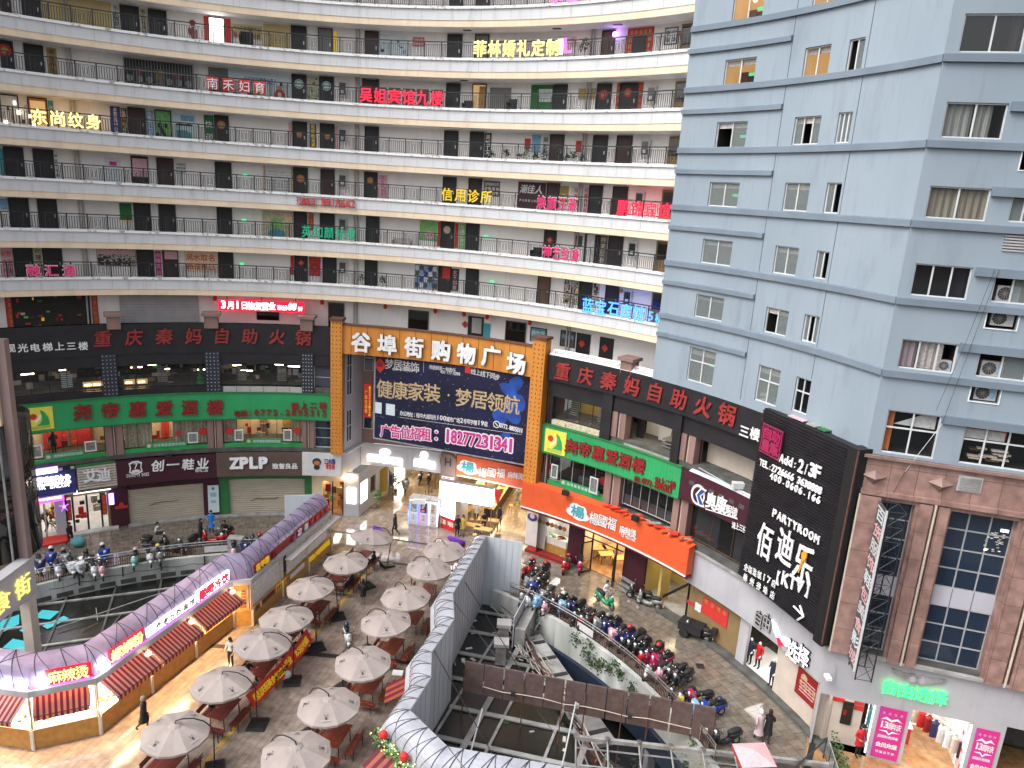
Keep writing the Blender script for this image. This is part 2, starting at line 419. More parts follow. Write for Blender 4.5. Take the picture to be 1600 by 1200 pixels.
mk('shop_yellow',(.55,.42,.14),.6)
mk('wall_white',(.43,.425,.45),.55,(.36,.36,.385),.5,streak=.15)
mk('wall_lilac',(.46,.45,.5),.55,(.4,.4,.45),.5)
mk('wall_brown',(.24,.16,.075),.6)
mk('wall_beige',(.55,.47,.4),.6)
mk('shutter',(.42,.37,.29),.55,(.37,.325,.25),.8,(1,1,4))
mk('concrete',(.36,.36,.35),.75,(.22,.22,.21),1.2,(1,1,.3),bump=.1)
mk('concrete_pale',(.55,.56,.54),.75,(.34,.35,.33),1.0,(1,1,.18),streak=.5)
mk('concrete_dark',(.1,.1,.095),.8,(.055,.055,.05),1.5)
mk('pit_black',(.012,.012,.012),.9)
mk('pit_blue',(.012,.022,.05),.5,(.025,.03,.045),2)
mk('steel',(.5,.51,.52),.3,metal=.9)
mk('steel_dull',(.34,.34,.34),.5,(.2,.19,.18),2)
mk('rust',(.13,.055,.04),.8,(.08,.04,.03),3)
mk('rail_brown',(.075,.035,.03),.65)
mk('lattice_mauve',(.17,.115,.105),.8,(.12,.08,.075),3)
mk('rubber',(.02,.02,.02),.7)
mk('plastic_black',(.022,.022,.024),.35)
mk('sheet_white',(.52,.55,.585),.5,(.43,.46,.5),.8,(1,1,.3),streak=.2)
mk('tube_white',(.36,.375,.42),.35,(.28,.29,.33),1.5,coat=.3,streak=.25)
mk('tube_lilac',(.46,.39,.58),.35,(.33,.29,.42),1.2,coat=.3,streak=.3)  # lilac in the base colour stands in for violet lighting on the roof
mk('tube_cord',(.07,.06,.08),.6)
mk('fascia_grey',(.42,.42,.43),.4,(.34,.34,.35),1.5)
mk('awning_red',(.2,.022,.045),.6)
mk('awning_pale',(.5,.27,.22),.6)
mk('counter_wood',(.46,.26,.07),.45,(.36,.19,.05),4)
mk('counter_white',(.7,.67,.6),.4)
mk('canopy_grey',(.32,.275,.255),.75,(.27,.23,.215),1.2,bump=.25,bs=6)
mk('bench_red',(.135,.022,.018),.5,(.1,.016,.014),5)  # left-hand bench wood, recoloured for the violet light falling there
mk('bench_orange',(.27,.06,.03),.5,(.2,.045,.025),5)
mk('banner_red',(.62,.035,.02),.6)
mk('leaf',(.035,.085,.02),.6,(.06,.13,.03),4)
mk('leaf_dark',(.018,.04,.014),.65,(.03,.06,.02),4)
mk('pot',(.12,.12,.12),.6)
mk('soil',(.04,.03,.02),.9)
mk('skin',(.5,.32,.23),.6)
mk('hair',(.012,.01,.009),.5)
mk('cloth_black',(.014,.014,.016),.8)
mk('cloth_navy',(.02,.025,.05),.8)
mk('cloth_grey',(.25,.24,.23),.8)
mk('cloth_white',(.68,.68,.7),.8)
mk('cloth_pink',(.55,.4,.42),.8)
mk('cloth_blue',(.02,.2,.6),.7)
mk('cloth_red',(.5,.015,.02),.7)
mk('cloth_yellow',(.55,.38,.05),.8)
mk('cloth_teal',(.1,.3,.32),.8)
for n_,c_ in dict(sc_red=(.42,.012,.018),sc_blue=(.015,.04,.3),sc_black=(.015,.015,.017),sc_white=(.62,.63,.64),sc_teal=(.22,.5,.46),sc_green=(.02,.26,.12),
    sc_pink=(.6,.32,.36),sc_grey=(.2,.21,.22),sc_magenta=(.35,.01,.08),sc_navy=(.012,.02,.09),sc_yellow=(.6,.42,.08),sc_sky=(.2,.4,.6)).items():mk(n_,c_,.3,coat=.4)
mk('sc_body',(.3,.01,.02),.3,coat=.4);mk('sc_helmet',(.3,.01,.02),.3,coat=.4)
mk('sc_cover',(.1,.1,.12),.5);mk('chrome',(.7,.7,.72),.2,metal=1)
mk('lens_glass',(.75,.8,.85),.1)
mk('table_wood',(.6,.36,.13),.5)
mk('purple_cushion',(.13,.03,.34),.7)
mk('line_yellow',(.5,.29,.05),.5,(.32,.2,.06),3)
mk('drain_dark',(.02,.02,.02),.6)
bricks('pave_plaza',(.3,.24,.2),(.235,.19,.162),(.13,.105,.09),.95,.3,(.04,.26),.009,.5,rot=rad(-78.5))
bricks('pave_ring',(.2,.168,.135),(.155,.134,.11),(.075,.064,.054),.6,.6,(.04,.27),.014,.5,uv=True)
bricks('pave_hall',(.33,.24,.15),(.28,.2,.12),(.12,.09,.06),1.0,.32,(.14,.35),.01,.5,rot=rad(-78.5))
bricks('tile_warm',(.4,.22,.1),(.36,.19,.085),(.2,.12,.07),.6,.6,(.1,.3),.008,0)
for n_ in('awning_red','awning_pale','tube_lilac'): # thin cloth lets the lamps below through
 t_=MATS[n_].node_tree;b_=t_.nodes['Principled BSDF'];tl_=t_.nodes.new('ShaderNodeBsdfTranslucent');ms_=t_.nodes.new('ShaderNodeMixShader');ms_.inputs[0].default_value=.45
 t_.links.new(b_.inputs['Base Color'].links[0].from_socket,tl_.inputs[0]);t_.links.new(b_.outputs[0],ms_.inputs[1]);t_.links.new(tl_.outputs[0],ms_.inputs[2]);t_.links.new(ms_.outputs[0],t_.nodes['Material Output'].inputs[0])
mk('ground_mat',(.08,.08,.075),.9)
# ================================================================ GALLERY BUILDING (curved access balconies, floors 4 to 12)
def ZB(k):return 25.485+3*(k-8) # underside of the slab edge of floor k
RG,RW=29.18,30.75 # slab edge, corridor wall
TL,TR=-58,45.35
gal=thing('gallery_building',P(0,RW,13),'long curved white apartment block with open access galleries and iron railings','building')
mb=MB()
mb.arc(TL,TR,RW,RW+.25,13.2,ZB(13)+1,'corridor_wall')
mb.build('corridor_wall','corridor_wall',gal)
slab0=MB()
slab0.arcp(TL,TR,[(RG+.05,0),(RW,0),(RW,.85),(RG+.05,.85)],'ceiling_grey')
slab0.arcp(TL,TR,[(RG,.02),(RG,.4),(RG+.05,.4),(RG+.05,.02)],'beige_paint')
slab0.arcp(TL,TR,[(RG-.03,.4),(RG-.03,1.05),(RG+.05,1.05),(RG+.05,.4)],'white_paint')
slab0.arcp(TL,TR,[(RG-.12,1.05),(RG-.12,1.2),(RG+.16,1.2),(RG+.16,1.05)],'curb_white')
slab0.arcp(TL,TR,[(RG+.05,.85),(RG+.05,1.05),(RG+.16,1.05),(RG+.16,.85)],'white_paint')
# drip joints of the facing panels
t=TL+1.3
while t<TR:
 slab0.arc(t,t+.035,RG-.038,RG-.02,.42,1.04,'panel_grey');t+=3.9
rail0=MB();RR=RG+.02
rail0.arc(TL,TR,RR-.025,RR+.025,2.11,2.17);rail0.arc(TL,TR,RR-.012,RR+.012,1.97,1.99);rail0.arc(TL,TR,RR-.012,RR+.012,1.28,1.3)
def vbar(t,z0,z1,r=.012):
 r*=1.5
 p=P(t,RR,0);rail0.box(p.x-r,p.x+r,p.y-r,p.y+r,z0,z1)
dth=deg(1.12/RR);t=TL;k=0
while t<TR-.1:
 vbar(t,1.2,2.14,.02)
 if k%2==0:
  for j in range(1,4):vbar(t+dth*(.08*j),1.3,1.98,.01);vbar(t+dth*(1-.08*j),1.3,1.98,.01)
  for a,b,z0,z1 in((.36,.64,1.34,1.9),(.43,.57,1.44,1.8)):
   vbar(t+dth*a,z0,z1,.009);vbar(t+dth*b,z0,z1,.009)
   rail0.arc(t+dth*a,t+dth*b,RR-.01,RR+.01,z0,z0+.018);rail0.arc(t+dth*a,t+dth*b,RR-.01,RR+.01,z1,z1+.018)
 else:
  for j in range(1,8):vbar(t+dth*j/8,1.3,1.98,.01)
 t+=dth;k+=1
s0=slab0.build('floor_slab','white_paint',gal);s0.location=(0,0,ZB(5));r0_=rail0.build('railing','black_iron',gal);r0_.location=(0,0,ZB(5))
for k in range(6,13):
 for o in(s0,r0_):
  c=o.copy();col.objects.link(c);c.parent=gal;c.location=(0,0,ZB(k))
# plain top storey that keeps the sky from falling through
MB().arc(TL,TR,RG,RW,ZB(13),ZB(13)+1,'white_paint').build('parapet','white_paint',gal)

def dz(k):return ZB(k)+.86 # corridor floor
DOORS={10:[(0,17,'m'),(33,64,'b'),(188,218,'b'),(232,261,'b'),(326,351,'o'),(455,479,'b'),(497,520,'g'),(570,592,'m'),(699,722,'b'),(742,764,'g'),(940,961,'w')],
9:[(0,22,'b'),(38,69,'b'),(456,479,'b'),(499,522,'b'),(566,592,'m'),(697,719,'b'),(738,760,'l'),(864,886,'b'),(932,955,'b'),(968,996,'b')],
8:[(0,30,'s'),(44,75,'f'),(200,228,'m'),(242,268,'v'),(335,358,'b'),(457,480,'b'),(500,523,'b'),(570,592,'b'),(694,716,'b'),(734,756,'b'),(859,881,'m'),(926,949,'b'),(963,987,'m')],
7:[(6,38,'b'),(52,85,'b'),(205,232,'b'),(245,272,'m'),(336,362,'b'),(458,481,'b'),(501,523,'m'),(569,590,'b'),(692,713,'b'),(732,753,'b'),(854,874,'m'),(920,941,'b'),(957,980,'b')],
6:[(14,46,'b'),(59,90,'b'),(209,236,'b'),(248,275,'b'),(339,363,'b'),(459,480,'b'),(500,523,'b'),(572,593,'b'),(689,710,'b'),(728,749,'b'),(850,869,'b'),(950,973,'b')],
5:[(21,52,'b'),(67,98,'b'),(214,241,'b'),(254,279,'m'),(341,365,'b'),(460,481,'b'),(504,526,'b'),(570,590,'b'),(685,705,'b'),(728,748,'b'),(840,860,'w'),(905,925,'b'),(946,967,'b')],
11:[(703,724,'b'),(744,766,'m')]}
fw_=arcmap(RW)
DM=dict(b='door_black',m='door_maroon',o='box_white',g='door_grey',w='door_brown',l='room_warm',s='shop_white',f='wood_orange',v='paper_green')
for k,L in DOORS.items():
 z0=dz(k)
 for x0,x1,c in L:
  a,b=thx(x0,z0+1.2,RW),thx(x1,z0+1.2,RW);ua,ub=U(a,RW),U(b,RW)
  d=MB();fr='door_black'
  d.map(fw_,ua,ua+.06,z0,z0+2.05,0,.09,fr);d.map(fw_,ub-.06,ub,z0,z0+2.05,0,.09,fr);d.map(fw_,ua+.06,ub-.06,z0+1.98,z0+2.05,0,.09,fr)
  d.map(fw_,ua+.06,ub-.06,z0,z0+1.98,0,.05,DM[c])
  if c in 'bmw':
   for v0,v1 in((.18,.85),(1.0,1.82)):d.map(fw_,ua+.16,ub-.16,z0+v0,z0+v1,.05,.062,DM[c])
  if c=='l':d.map(fw_,ub-.5,ub-.06,z0+.05,z0+1.9,.05,.07,'counter_wood')
  if c=='s':
   for q in range(9):d.map(fw_,ua+.15+.18*q,ua+.28+.18*q,z0+.3+.17*((q*5)%8),z0+.42+.17*((q*5)%8)+.1,.05,.09,['lamp_soft','door_brown','paper_cream','neon_white'][q%4])
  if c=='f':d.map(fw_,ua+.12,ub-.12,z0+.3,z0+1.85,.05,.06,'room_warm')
  if c=='v':
   for q in range(6):d.ell(fw_(ua+.15+.1*q,z0+.5+.2*((q*3)%4),.1),.09,.09,.16,'hair')
  do=d.build('door','door_black',gal)
  if c in 'bmwg':
   h=MB();h.map(fw_,ub-.2,ub-.13,z0+.92,z0+1.12,.05,.11,'steel');h.build('handle','steel',do)
# drain pipes, brown risers
for x in(117,555,905):
 p=MB();a=thx(x,25,RW);q=P(a,RW-.09,0)
 for dx in(0,.22):p.bar(P(a+deg(dx/RW),RW-.09,13.5),P(a+deg(dx/RW),RW-.09,ZB(13)),.055,'panel_grey' if dx else 'wall_beige',6)
 p.build('drain_pipe','panel_grey',gal)
# meter cabinets beside the pipes
for k in range(5,10):
 for x,cm in((536,'paper_dark'),({5:982,6:990,7:1001,8:1010,9:1020}[k],'glass_dark')):
  m_=MB();u=U(thx(x,dz(k)+1.3,RW),RW);z0=dz(k)+.85
  m_.map(fw_,u-.3,u+.3,z0,z0+.95,0,.2,'window_white');m_.map(fw_,u-.22,u+.22,z0+.1,z0+.85,.2,.215,cm);m_.map(fw_,u-.12,u+.1,z0+.2,z0+.4,.215,.22,'paper_white')
  m_.build('meter_cabinet','window_white',gal)
for k in range(5,11):
 m_=MB();x={5:1036,6:1043,7:1052,8:1063,9:1073,10:1083}[k];u=U(thx(x-8,dz(k)+1.2,RW),RW)
 m_.map(fw_,u-.45,u+.45,dz(k),dz(k)+2.0,0,.06,'wall_brown');m_.map(fw_,u-.35,u+.35,dz(k)+.9,dz(k)+1.85,.06,.07,'glass_dark');m_.build('window','wall_brown',gal)
# ceiling lights (dark grilles) under the upper slabs
for k,xs in{11:(730,870,965),10:(725,)}.items():
 for x in xs:
  m_=MB();a=thx(x,ZB(k),29.9);m_.arc(a-.5,a+.5,29.8,30.05,ZB(k)-.04,ZB(k),'door_black');m_.build('ceiling_vent','door_black',gal)
# exit signs
for k,xs in{7:(383,),6:(381,760),5:(378,769)}.items():
 for x in xs:
  m_=MB();u=U(thx(x,dz(k)+1.3,RW-.5),RW);m_.map(arcmap(RW-.5),u*(RW-.5)/RW-.14,u*(RW-.5)/RW+.14,dz(k)+1.22,dz(k)+1.36,0,.04,'exit_green');m_.build('exit_sign','exit_green',gal)

# ---- posters, boards and banners on the corridor wall: (floor, x0, x1, low, high, material, name, label, category, writing)
def flat(k,x0,x1,v0,v1,m,name,label,cat,txt=None,tm='letter_white',ed=None,extra=None):
 z=dz(k);ua,ub=U(thx(x0,z+(v0+v1)/2,RW),RW),U(thx(x1,z+(v0+v1)/2,RW),RW)
 b=MB();b.map(fw_,ua,ub,z+v0,z+v1,.004,.034,m)
 if ed:
  e=.05;b.map(fw_,ua-e,ub+e,z+v0-e,z+v0,.004,.05,ed);b.map(fw_,ua-e,ub+e,z+v1,z+v1+e,.004,.05,ed)
  b.map(fw_,ua-e,ua,z+v0,z+v1,.004,.05,ed);b.map(fw_,ub,ub+e,z+v0,z+v1,.004,.05,ed)
 if extra:extra(b,ua,ub,z+v0,z+v1)
 o=b.build(name,m,label=label,cat=cat)
 if txt:
  q=MB();lines=txt if isinstance(txt,list)else[txt]
  w_,h_=ub-ua,v1-v0
  if len(lines)==1 and h_>w_*1.3 and len(txt)>1: # vertical writing
   s=lines[0];n=len(s);ch=min(w_*.7,h_*.94/n*.86);st=h_*.94/n
   for i,c in enumerate(s):put(q,fw_,c,(ua+ub)/2-ch/2,(ua+ub)/2+ch/2,z+v1-.03*h_-st*(i+.93),z+v1-.03*h_-st*(i+.93)+ch,.036,tm)
  else:
   n=len(lines);st=h_*.9/n
   for i,s in enumerate(lines):
    hh=st*.7;letters(q,fw_,s,ua+.06*w_,ub-.06*w_,z+v1-.05*h_-st*(i+.87),z+v1-.05*h_-st*(i+.87)+hh,.036,tm,asp=min(1,w_*.86/len(s)/hh)if hh else 1)
  q.build('lettering',tm,o)
 return o
def dots(mat,n,r,seed=1):
 def f(b,ua,ub,z0,z1):
  g=random.Random(seed)
  for i in range(n):b.map(fw_,*(lambda c,w2:(c-w2,c+w2))(g.uniform(ua+r,ub-r),r*g.uniform(.5,1)),*(lambda c,h2:(c-h2,c+h2))(g.uniform(z0+r,z1-r),r*g.uniform(.3,1)),.034,.04,mat if isinstance(mat,str)else g.choice(mat))
 return f
flat(10,66,175,.05,2.05,'yellow_wall','wall_panel','mustard yellow panelled wall section on the topmost full gallery at left','wall panel')
flat(10,177,187,.1,2.0,'paper_white','banner','white vertical banner left of the two black doors, upper left','banner','形象管理中心','char_dark')
flat(10,219,231,.1,2.0,'paper_cream','banner','yellow vertical banner between two black doors on the upper left gallery','banner','专业祛斑祛痘','char_dark')
def fig(b,ua,ub,z0,z1):
 c=(ua+ub)/2
 for u_,v_,rx,ry in((c,z1-.2,.2,.18),(c,(z0+z1)/2,.16,.38),(c-.2,(z0+z1)/2+.1,.09,.25),(c+.2,(z0+z1)/2-.05,.09,.3),(c-.08,z0+.2,.08,.22),(c+.12,z0+.18,.08,.2)):b.disc(fw_,u_,v_,rx,.034,.05,'dark_red',12,ry)
flat(10,294,309,.15,1.75,'corridor_wall','wall_decal','dark red paper cut figure stuck on the wall beside a red framed open door','wall decal',extra=fig)
flat(10,319,326,.05,2.05,'paper_red','couplet','red paper strip left of the open white doorway on the top gallery','couplet')
flat(10,352,361,.05,2.05,'paper_red','couplet','red paper strip right of the open white doorway on the top gallery','couplet')
flat(10,362,410,.95,1.8,'yellow_wall','wall_lettering','two rows of dark characters on a pale wall, right of the red framed open door','sign',['个九形象管理中心','祛斑美体祛痘'],'char_dark')
flat(10,412,453,.1,2.0,'yellow_wall','wall_panel','pale yellow wall section between the dark lettering and a black door','wall panel')
flat(10,521,526,.1,1.9,'char_yellow','banner','thin yellow strip beside the grey glazed door on the top gallery','banner')
flat(10,594,636,.1,1.9,'paper_paleblue','poster','pale blue landscape poster behind the top railing near the middle','poster',extra=dots(['char_dark','paper_white','paper_blue'],14,.12))
flat(10,645,663,1.25,1.8,'paper_red','notice_board','small red notice board high on the wall of the top gallery','sign',['吉房出租','联系电话'])
flat(10,812,860,.3,1.85,'paper_white','poster','wide white poster with faint red words behind the yellow wedding sign','poster','婚礼策划','paper_pink')
flat(10,863,892,.3,1.85,'paper_white','poster','blank white board right of the faint red poster, top gallery','poster')
flat(10,893,901,1.2,1.8,'paper_pink','notice','small pink notice by the drain pipe on the top gallery','notice')
flat(10,979,1020,.05,2.05,'paper_red','door_surround','orange red festive door surround with dark doorway at top right','couplet',extra=lambda b,ua,ub,z0,z1:(b.map(fw_,ua+.42,ub-.42,z0,z1-.45,.034,.07,'door_black'),[b.map(fw_,ua+.2+i*.3,ua+.38+i*.3,z1-.33,z1-.12,.034,.05,'paper_gold')for i in range(5)],[b.map(fw_,u_,u_+.2,z0+.2+i*.35,z0+.42+i*.35,.034,.05,'paper_gold')for i in range(4)for u_ in(ua+.12,ub-.32)]))
flat(10,1040,1058,1.05,1.85,'paper_white','picture_frame','white picture with dark frame at the right end of the top gallery','picture',['客厅','装饰'],'char_dark',ed='door_black')
flat(10,1063,1078,1.2,1.65,'paper_red','notice','red notice at the right end of the top gallery, next to the tower','notice')
flat(9,74,90,.1,2.0,'paper_gold','banner','gold vertical banner beside the second black door, ninth floor left','banner','美容养生馆','char_dark')
def grille(b,ua,ub,z0,z1):
 n=int((ub-ua)/.17)
 for i in range(n+1):u_=ua+(ub-ua)*i/n;b.map(fw_,u_-.014,u_+.014,z0,z1,.3,.33,'steel_dull')
 for v_ in(z0+.02,z0+.5,z1-.7,z1-.05):b.map(fw_,ua,ub,v_,v_+.035,.27,.31,'steel_dull')
 for u_ in(ua,ub-.05):b.map(fw_,u_,u_+.05,z0,z1,.03,.33,'steel_dull')
 for i in range(7):b.disc(fw_,ua+.3+i*(ub-ua-.6)/6,z0+.75,.2,.28,.3,'steel_dull',12)
 for u_,m_ in((ua+.9,'dark_red'),((ua+ub)/2,'paper_gold'),(ub-1.0,'dark_red'),(ub-.4,'door_maroon')):b.map(fw_,u_-.2,u_+.2,z0+.2,z1-.5,.034,.1,m_)
flat(9,194,303,.05,2.0,'door_black','security_grille','wide steel security grille over a dark shopfront on the ninth floor','security grille',extra=grille)
flat(9,326,357,.5,2.0,'door_grey','window_grille','small grey barred window left of the teal mural','window grille',extra=lambda b,ua,ub,z0,z1:[b.map(fw_,ua+i*.12,ua+i*.12+.025,z0,z1,.1,.13,'steel_dull')for i in range(int((ub-ua)/.12))])
def mural(b,ua,ub,z0,z1):
 g=random.Random(3)
 for i in range(26):b.disc(fw_,g.uniform(ua+.3,ub-.3),z0+g.uniform(.1,.35),g.uniform(.12,.28),.034,.04+.001*i,g.choice(['paper_green','leaf','paper_cream']),8)
 c=ub-.75
 b.disc(fw_,c,z0+.5,.36,.036,.075,'paper_red',14,.5);b.disc(fw_,c,z0+1.15,.2,.036,.076,'skin',14,.22);b.disc(fw_,c,z0+1.28,.2,.036,.08,'hair',14,.13);b.map(fw_,c-.1,c+.12,z0+.35,z0+.75,.076,.09,'paper_white')
flat(9,357,455,.05,2.0,'paper_paleblue','mural_poster','pale teal mural with a child in red and green grass, ninth floor','mural',extra=mural)
_mu=flat(9,372,437,1.2,1.75,'paper_paleblue','mural_lettering','navy handwriting across the top of the pale teal mural','lettering','一份好羊奶健康全家人','paper_navy');_mu.location+=(P(-20,1,0)-P(-20,0,0))*-.08
for x0,x1,lb in((457,478,'round pale green sticker on the left black door beside the mural'),(500,521,'round pale green sticker on the right black door beside the mural')):
 b=MB();u=U(thx((x0+x1)/2,dz(9)+1.5,RW),RW);b.disc(fw_,u,dz(9)+1.45,.3,.07,.085,'paper_paleblue',20);b.disc(fw_,u,dz(9)+1.45,.25,.085,.09,'logo_green',20);b.disc(fw_,u,dz(9)+1.45,.2,.09,.095,'paper_paleblue',18);b.build('door_sticker','paper_paleblue',label=lb,cat='sticker')
flat(9,480,498,.1,2.0,'paper_cream','poster','yellow green leafy poster between the two stickered black doors','poster',extra=dots(['leaf','paper_green'],22,.09,5))
flat(9,566,571,.05,2.1,'pure_red','couplet','red strip left of the maroon door behind the red hotel letters','couplet')
flat(9,587,592,.05,2.1,'pure_red','couplet','red strip right of the maroon door behind the red hotel letters','couplet')
flat(9,608,620,1.2,1.5,'paper_blue','door_plate','small blue plate above the red hotel letters','sign','宾馆')
flat(9,765,798,.05,1.85,'door_grey','mattress','grey mattress leaning upright against the ninth floor wall','mattress')
flat(9,829,864,.03,2.03,'board_green','door_board','dark green board door with a white notice, ninth floor','door',extra=lambda b,ua,ub,z0,z1:[b.map(fw_,ua+.55+.02*i,ub-.08,z1-.25-.2*i-.17,z1-.25-.2*i,.034,.045,'paper_white')for i in range(4)])
flat(9,905,931,1.2,1.75,'paper_gold','picture_frame','pair of small golden pictures high on the ninth floor wall','picture',ed='panel_grey')
flat(9,963,969,.5,2.05,'paper_red','couplet','red couplet left of the double black door at ninth floor right','couplet','恭喜发财','paper_gold')
flat(9,997,1004,.5,2.05,'paper_red','couplet','red couplet right of the double black door at ninth floor right','couplet','万事如意','paper_gold')
flat(8,76,84,.9,1.95,'paper_teal','banner','dark teal banner by the glowing orange doorway','banner','纹身','paper_cream')
flat(8,173,189,.05,2.0,'paper_navy','banner','tall navy banner with white characters, eighth floor left','banner','皮肤管理中心美甲')
flat(8,190,199,.05,1.95,'leaf','flower_basket','tall flower stand between the navy banner and dark red door','flowers',extra=dots(['pure_red','paper_gold','paper_green','paper_pink'],24,.1,6))
flat(8,229,240,.05,1.95,'paper_blue','banner','bright blue vertical banner beside the green lit doorway','banner','形象设计工作室')
flat(8,270,306,.1,1.95,'paper_paleblue','poster','pale blue poster with a dark moustache, right of the green lit doorway','poster',extra=lambda b,ua,ub,z0,z1:(b.disc(fw_,ua+.45,z0+1.15,.28,.034,.05,'hair',12,.07),b.disc(fw_,ua+.95,z0+1.15,.28,.034,.05,'hair',12,.07),b.map(fw_,ua+.2,ua+.9,z0+.15,z0+.8,.034,.04,'paper_teal'),b.map(fw_,ub-.9,ub-.1,z1-.45,z1-.1,.034,.04,'paper_blue')))
flat(8,319,334,.3,2.0,'board_green','banner','dark green vertical board left of a black door, eighth floor','banner','快印')
flat(8,451,456,.4,1.95,'paper_pink','couplet','pink strip left of the paired black doors, eighth floor','couplet')
flat(8,484,494,.1,1.95,'paper_dark','banner','black banner with yellow characters between the paired eighth floor doors','banner','可可电竞酒店','char_yellow')
flat(8,524,529,.4,1.95,'paper_pink','couplet','pink strip right of the paired black doors, eighth floor','couplet')
flat(8,757,767,.05,2.0,'char_dark','banner','black vertical banner with white script beside a door, eighth floor','banner','美悦工作室')
flat(8,820,829,1.1,1.75,'paper_red','notice','red notice left of the blue poster, eighth floor','notice')
flat(8,831,845,.9,2.0,'paper_blue','poster','blue poster behind the balcony plants, eighth floor','poster')
flat(8,847,857,.2,2.0,'paper_white','banner','white strip with black characters beside the blue poster','banner','摄影写真','char_dark')
flat(8,900,910,1.0,1.7,'paper_red','notice','red notice beside the pipe, eighth floor right','notice')
flat(7,0,6,.1,1.9,'paper_teal','banner','teal banner cut by the left edge of the picture, seventh floor','banner')
flat(7,85,92,.1,1.95,'corridor_wall','wall_lettering','dark vertical characters painted on the wall, seventh floor left','lettering','美容养生会馆','char_dark')
flat(7,165,190,.05,1.85,'paper_white','poster','white roll up poster with pink top and foot, seventh floor','poster',extra=lambda b,ua,ub,z0,z1:(b.map(fw_,ua+.25,ub-.25,z1-.5,z1-.25,.034,.04,'paper_magenta'),b.map(fw_,ua+.03,ub-.03,z0,z0+.18,.034,.04,'paper_magenta'),b.map(fw_,ua+.2,ub-.2,z0+.3,z0+.9,.034,.04,'paper_paleblue')))
flat(7,207,230,.75,1.9,'paper_pink','poster','pinkish poster on the upper half of a black door, seventh floor','poster').location+=(P(-30,1,0)-P(-30,0,0))*-.06
flat(7,274,291,1.1,1.85,'paper_white','notice_board','small white board with black text next to the maroon door, seventh floor','sign',['中医养生','推拿按摩','预约电话'],'char_dark')
def yf(b,ua,ub,z0,z1):
 for u_ in(ua,ub-.12):b.map(fw_,u_,u_+.12,z0,z1,.034,.08,'char_gold')
 for i in range(8):b.map(fw_,ua+.12,ub-.12,z0+.2*i+.2,z0+.2*i+.23,.034,.045,'panel_grey')
flat(7,412,458,.03,2.0,'paper_white','roller_door','white panel with yellow frame, seventh floor middle left','door',extra=yf)
flat(7,591,605,.1,1.9,'paper_pink','banner','pink vertical banner with red characters, seventh floor middle','banner','祛斑祛痘专科','paper_magenta')
flat(7,756,781,.95,1.95,'paper_dark','notice_board','black board with white lines of text, above the yellow clinic letters','sign',['宝悦商务公司','财税咨询','代理记账'])
_cj=flat(7,809,852,.02,2.02,'sign_maroon','notice_board','large maroon board with white brush characters, seventh floor right','sign')
q=MB();ua,ub=U(thx(811,dz(7)+1.7,RW),RW),U(thx(850,dz(7)+1.7,RW),RW);letters(q,fw_,'潮佳人',ua+.1,ub-.1,dz(7)+1.3,dz(7)+1.85,.036,'letter_white',italic=.2);letters(q,fw_,'养生美容抗衰护理',ua+.1,ub-.1,dz(7)+.75,dz(7)+.92,.036,'letter_grey');q.build('lettering','letter_white',_cj)
flat(7,875,888,.7,1.9,'paper_gold','poster','yellow face care poster beside the maroon board','poster',extra=lambda b,ua,ub,z0,z1:b.disc(fw_,(ua+ub)/2,z0+.5,.22,.034,.05,'paper_cream',12))
flat(7,891,910,.3,1.9,'paper_white','banner','white banner with red vertical characters above the pink sauna letters','banner','焕颜汗蒸','pure_red')
flat(7,912,919,.3,1.9,'paper_pink','banner','thin pale strip with dark red script, seventh floor right','banner','汗蒸养生馆','dark_red')
flat(6,0,13,1.3,1.95,'paper_blue','sign_board','blue board cut by the left picture edge, sixth floor','sign')
flat(6,187,206,.85,2.0,'board_green','notice_board','black green board left of paired black doors, sixth floor','sign',extra=lambda b,ua,ub,z0,z1:b.map(fw_,ua,ub,z0,z0+.06,.034,.05,'char_yellow'))
flat(6,410,458,.05,2.0,'paper_cream','poster','faded peach poster with a bottle shape, sixth floor','poster',extra=lambda b,ua,ub,z0,z1:(b.disc(fw_,ua+.9,z0+.9,.5,.034,.045,'leaf',16,.55)if 0 else b.disc(fw_,ua+.95,z0+1.0,.45,.034,.045,'paper_green',16,.5),b.map(fw_,ua+1.5,ub-.1,z1-.7,z1-.1,.034,.04,'paper_orange'),b.disc(fw_,ua+.95,z0+.4,.6,.034,.05,'paper_teal',16,.3)))
flat(6,482,490,.8,2.0,'paper_red','couplet','red strip with gold characters by the green clinic letters','couplet','招财进宝','paper_gold')
flat(6,656,683,.65,2.0,'paper_green','poster','bright green poster with a pink round face, sixth floor middle','poster',extra=lambda b,ua,ub,z0,z1:(b.disc(fw_,(ua+ub)/2+.1,z0+.4,.36,.034,.05,'paper_pink',16,.28),b.disc(fw_,(ua+ub)/2,z0+.42,.05,.05,.06,'hair',8),b.disc(fw_,(ua+ub)/2+.24,z0+.42,.05,.05,.06,'hair',8)))
flat(6,684,688,.3,2.0,'paper_red','couplet','red strip left of the door beside the bright green poster','couplet')
flat(6,711,716,.3,2.0,'paper_red','couplet','red strip right of the door beside the bright green poster','couplet')
flat(6,717,727,.05,2.0,'paper_green','banner','green vertical banner between two black doors, sixth floor middle','banner','祛痘护肤中心','paper_white')
flat(6,901,909,1.2,1.8,'paper_dark','picture_frame','small dark framed picture, sixth floor right','picture',ed='door_brown')
def frames(b,ua,ub,z0,z1):
 for u_ in(ua,ua+.75,ub-.14):b.map(fw_,u_,u_+.14,z0,z1,.034,.1,'door_black')
flat(6,913,936,.02,2.0,'paper_white','shopfront_panel','white shop panel with black frames behind the pink tattoo letters','shopfront',extra=frames)
flat(6,936,948,.2,2.0,'paper_dark','banner','black vertical banner with pale characters, sixth floor right','banner','神艺纹身','paper_cream')
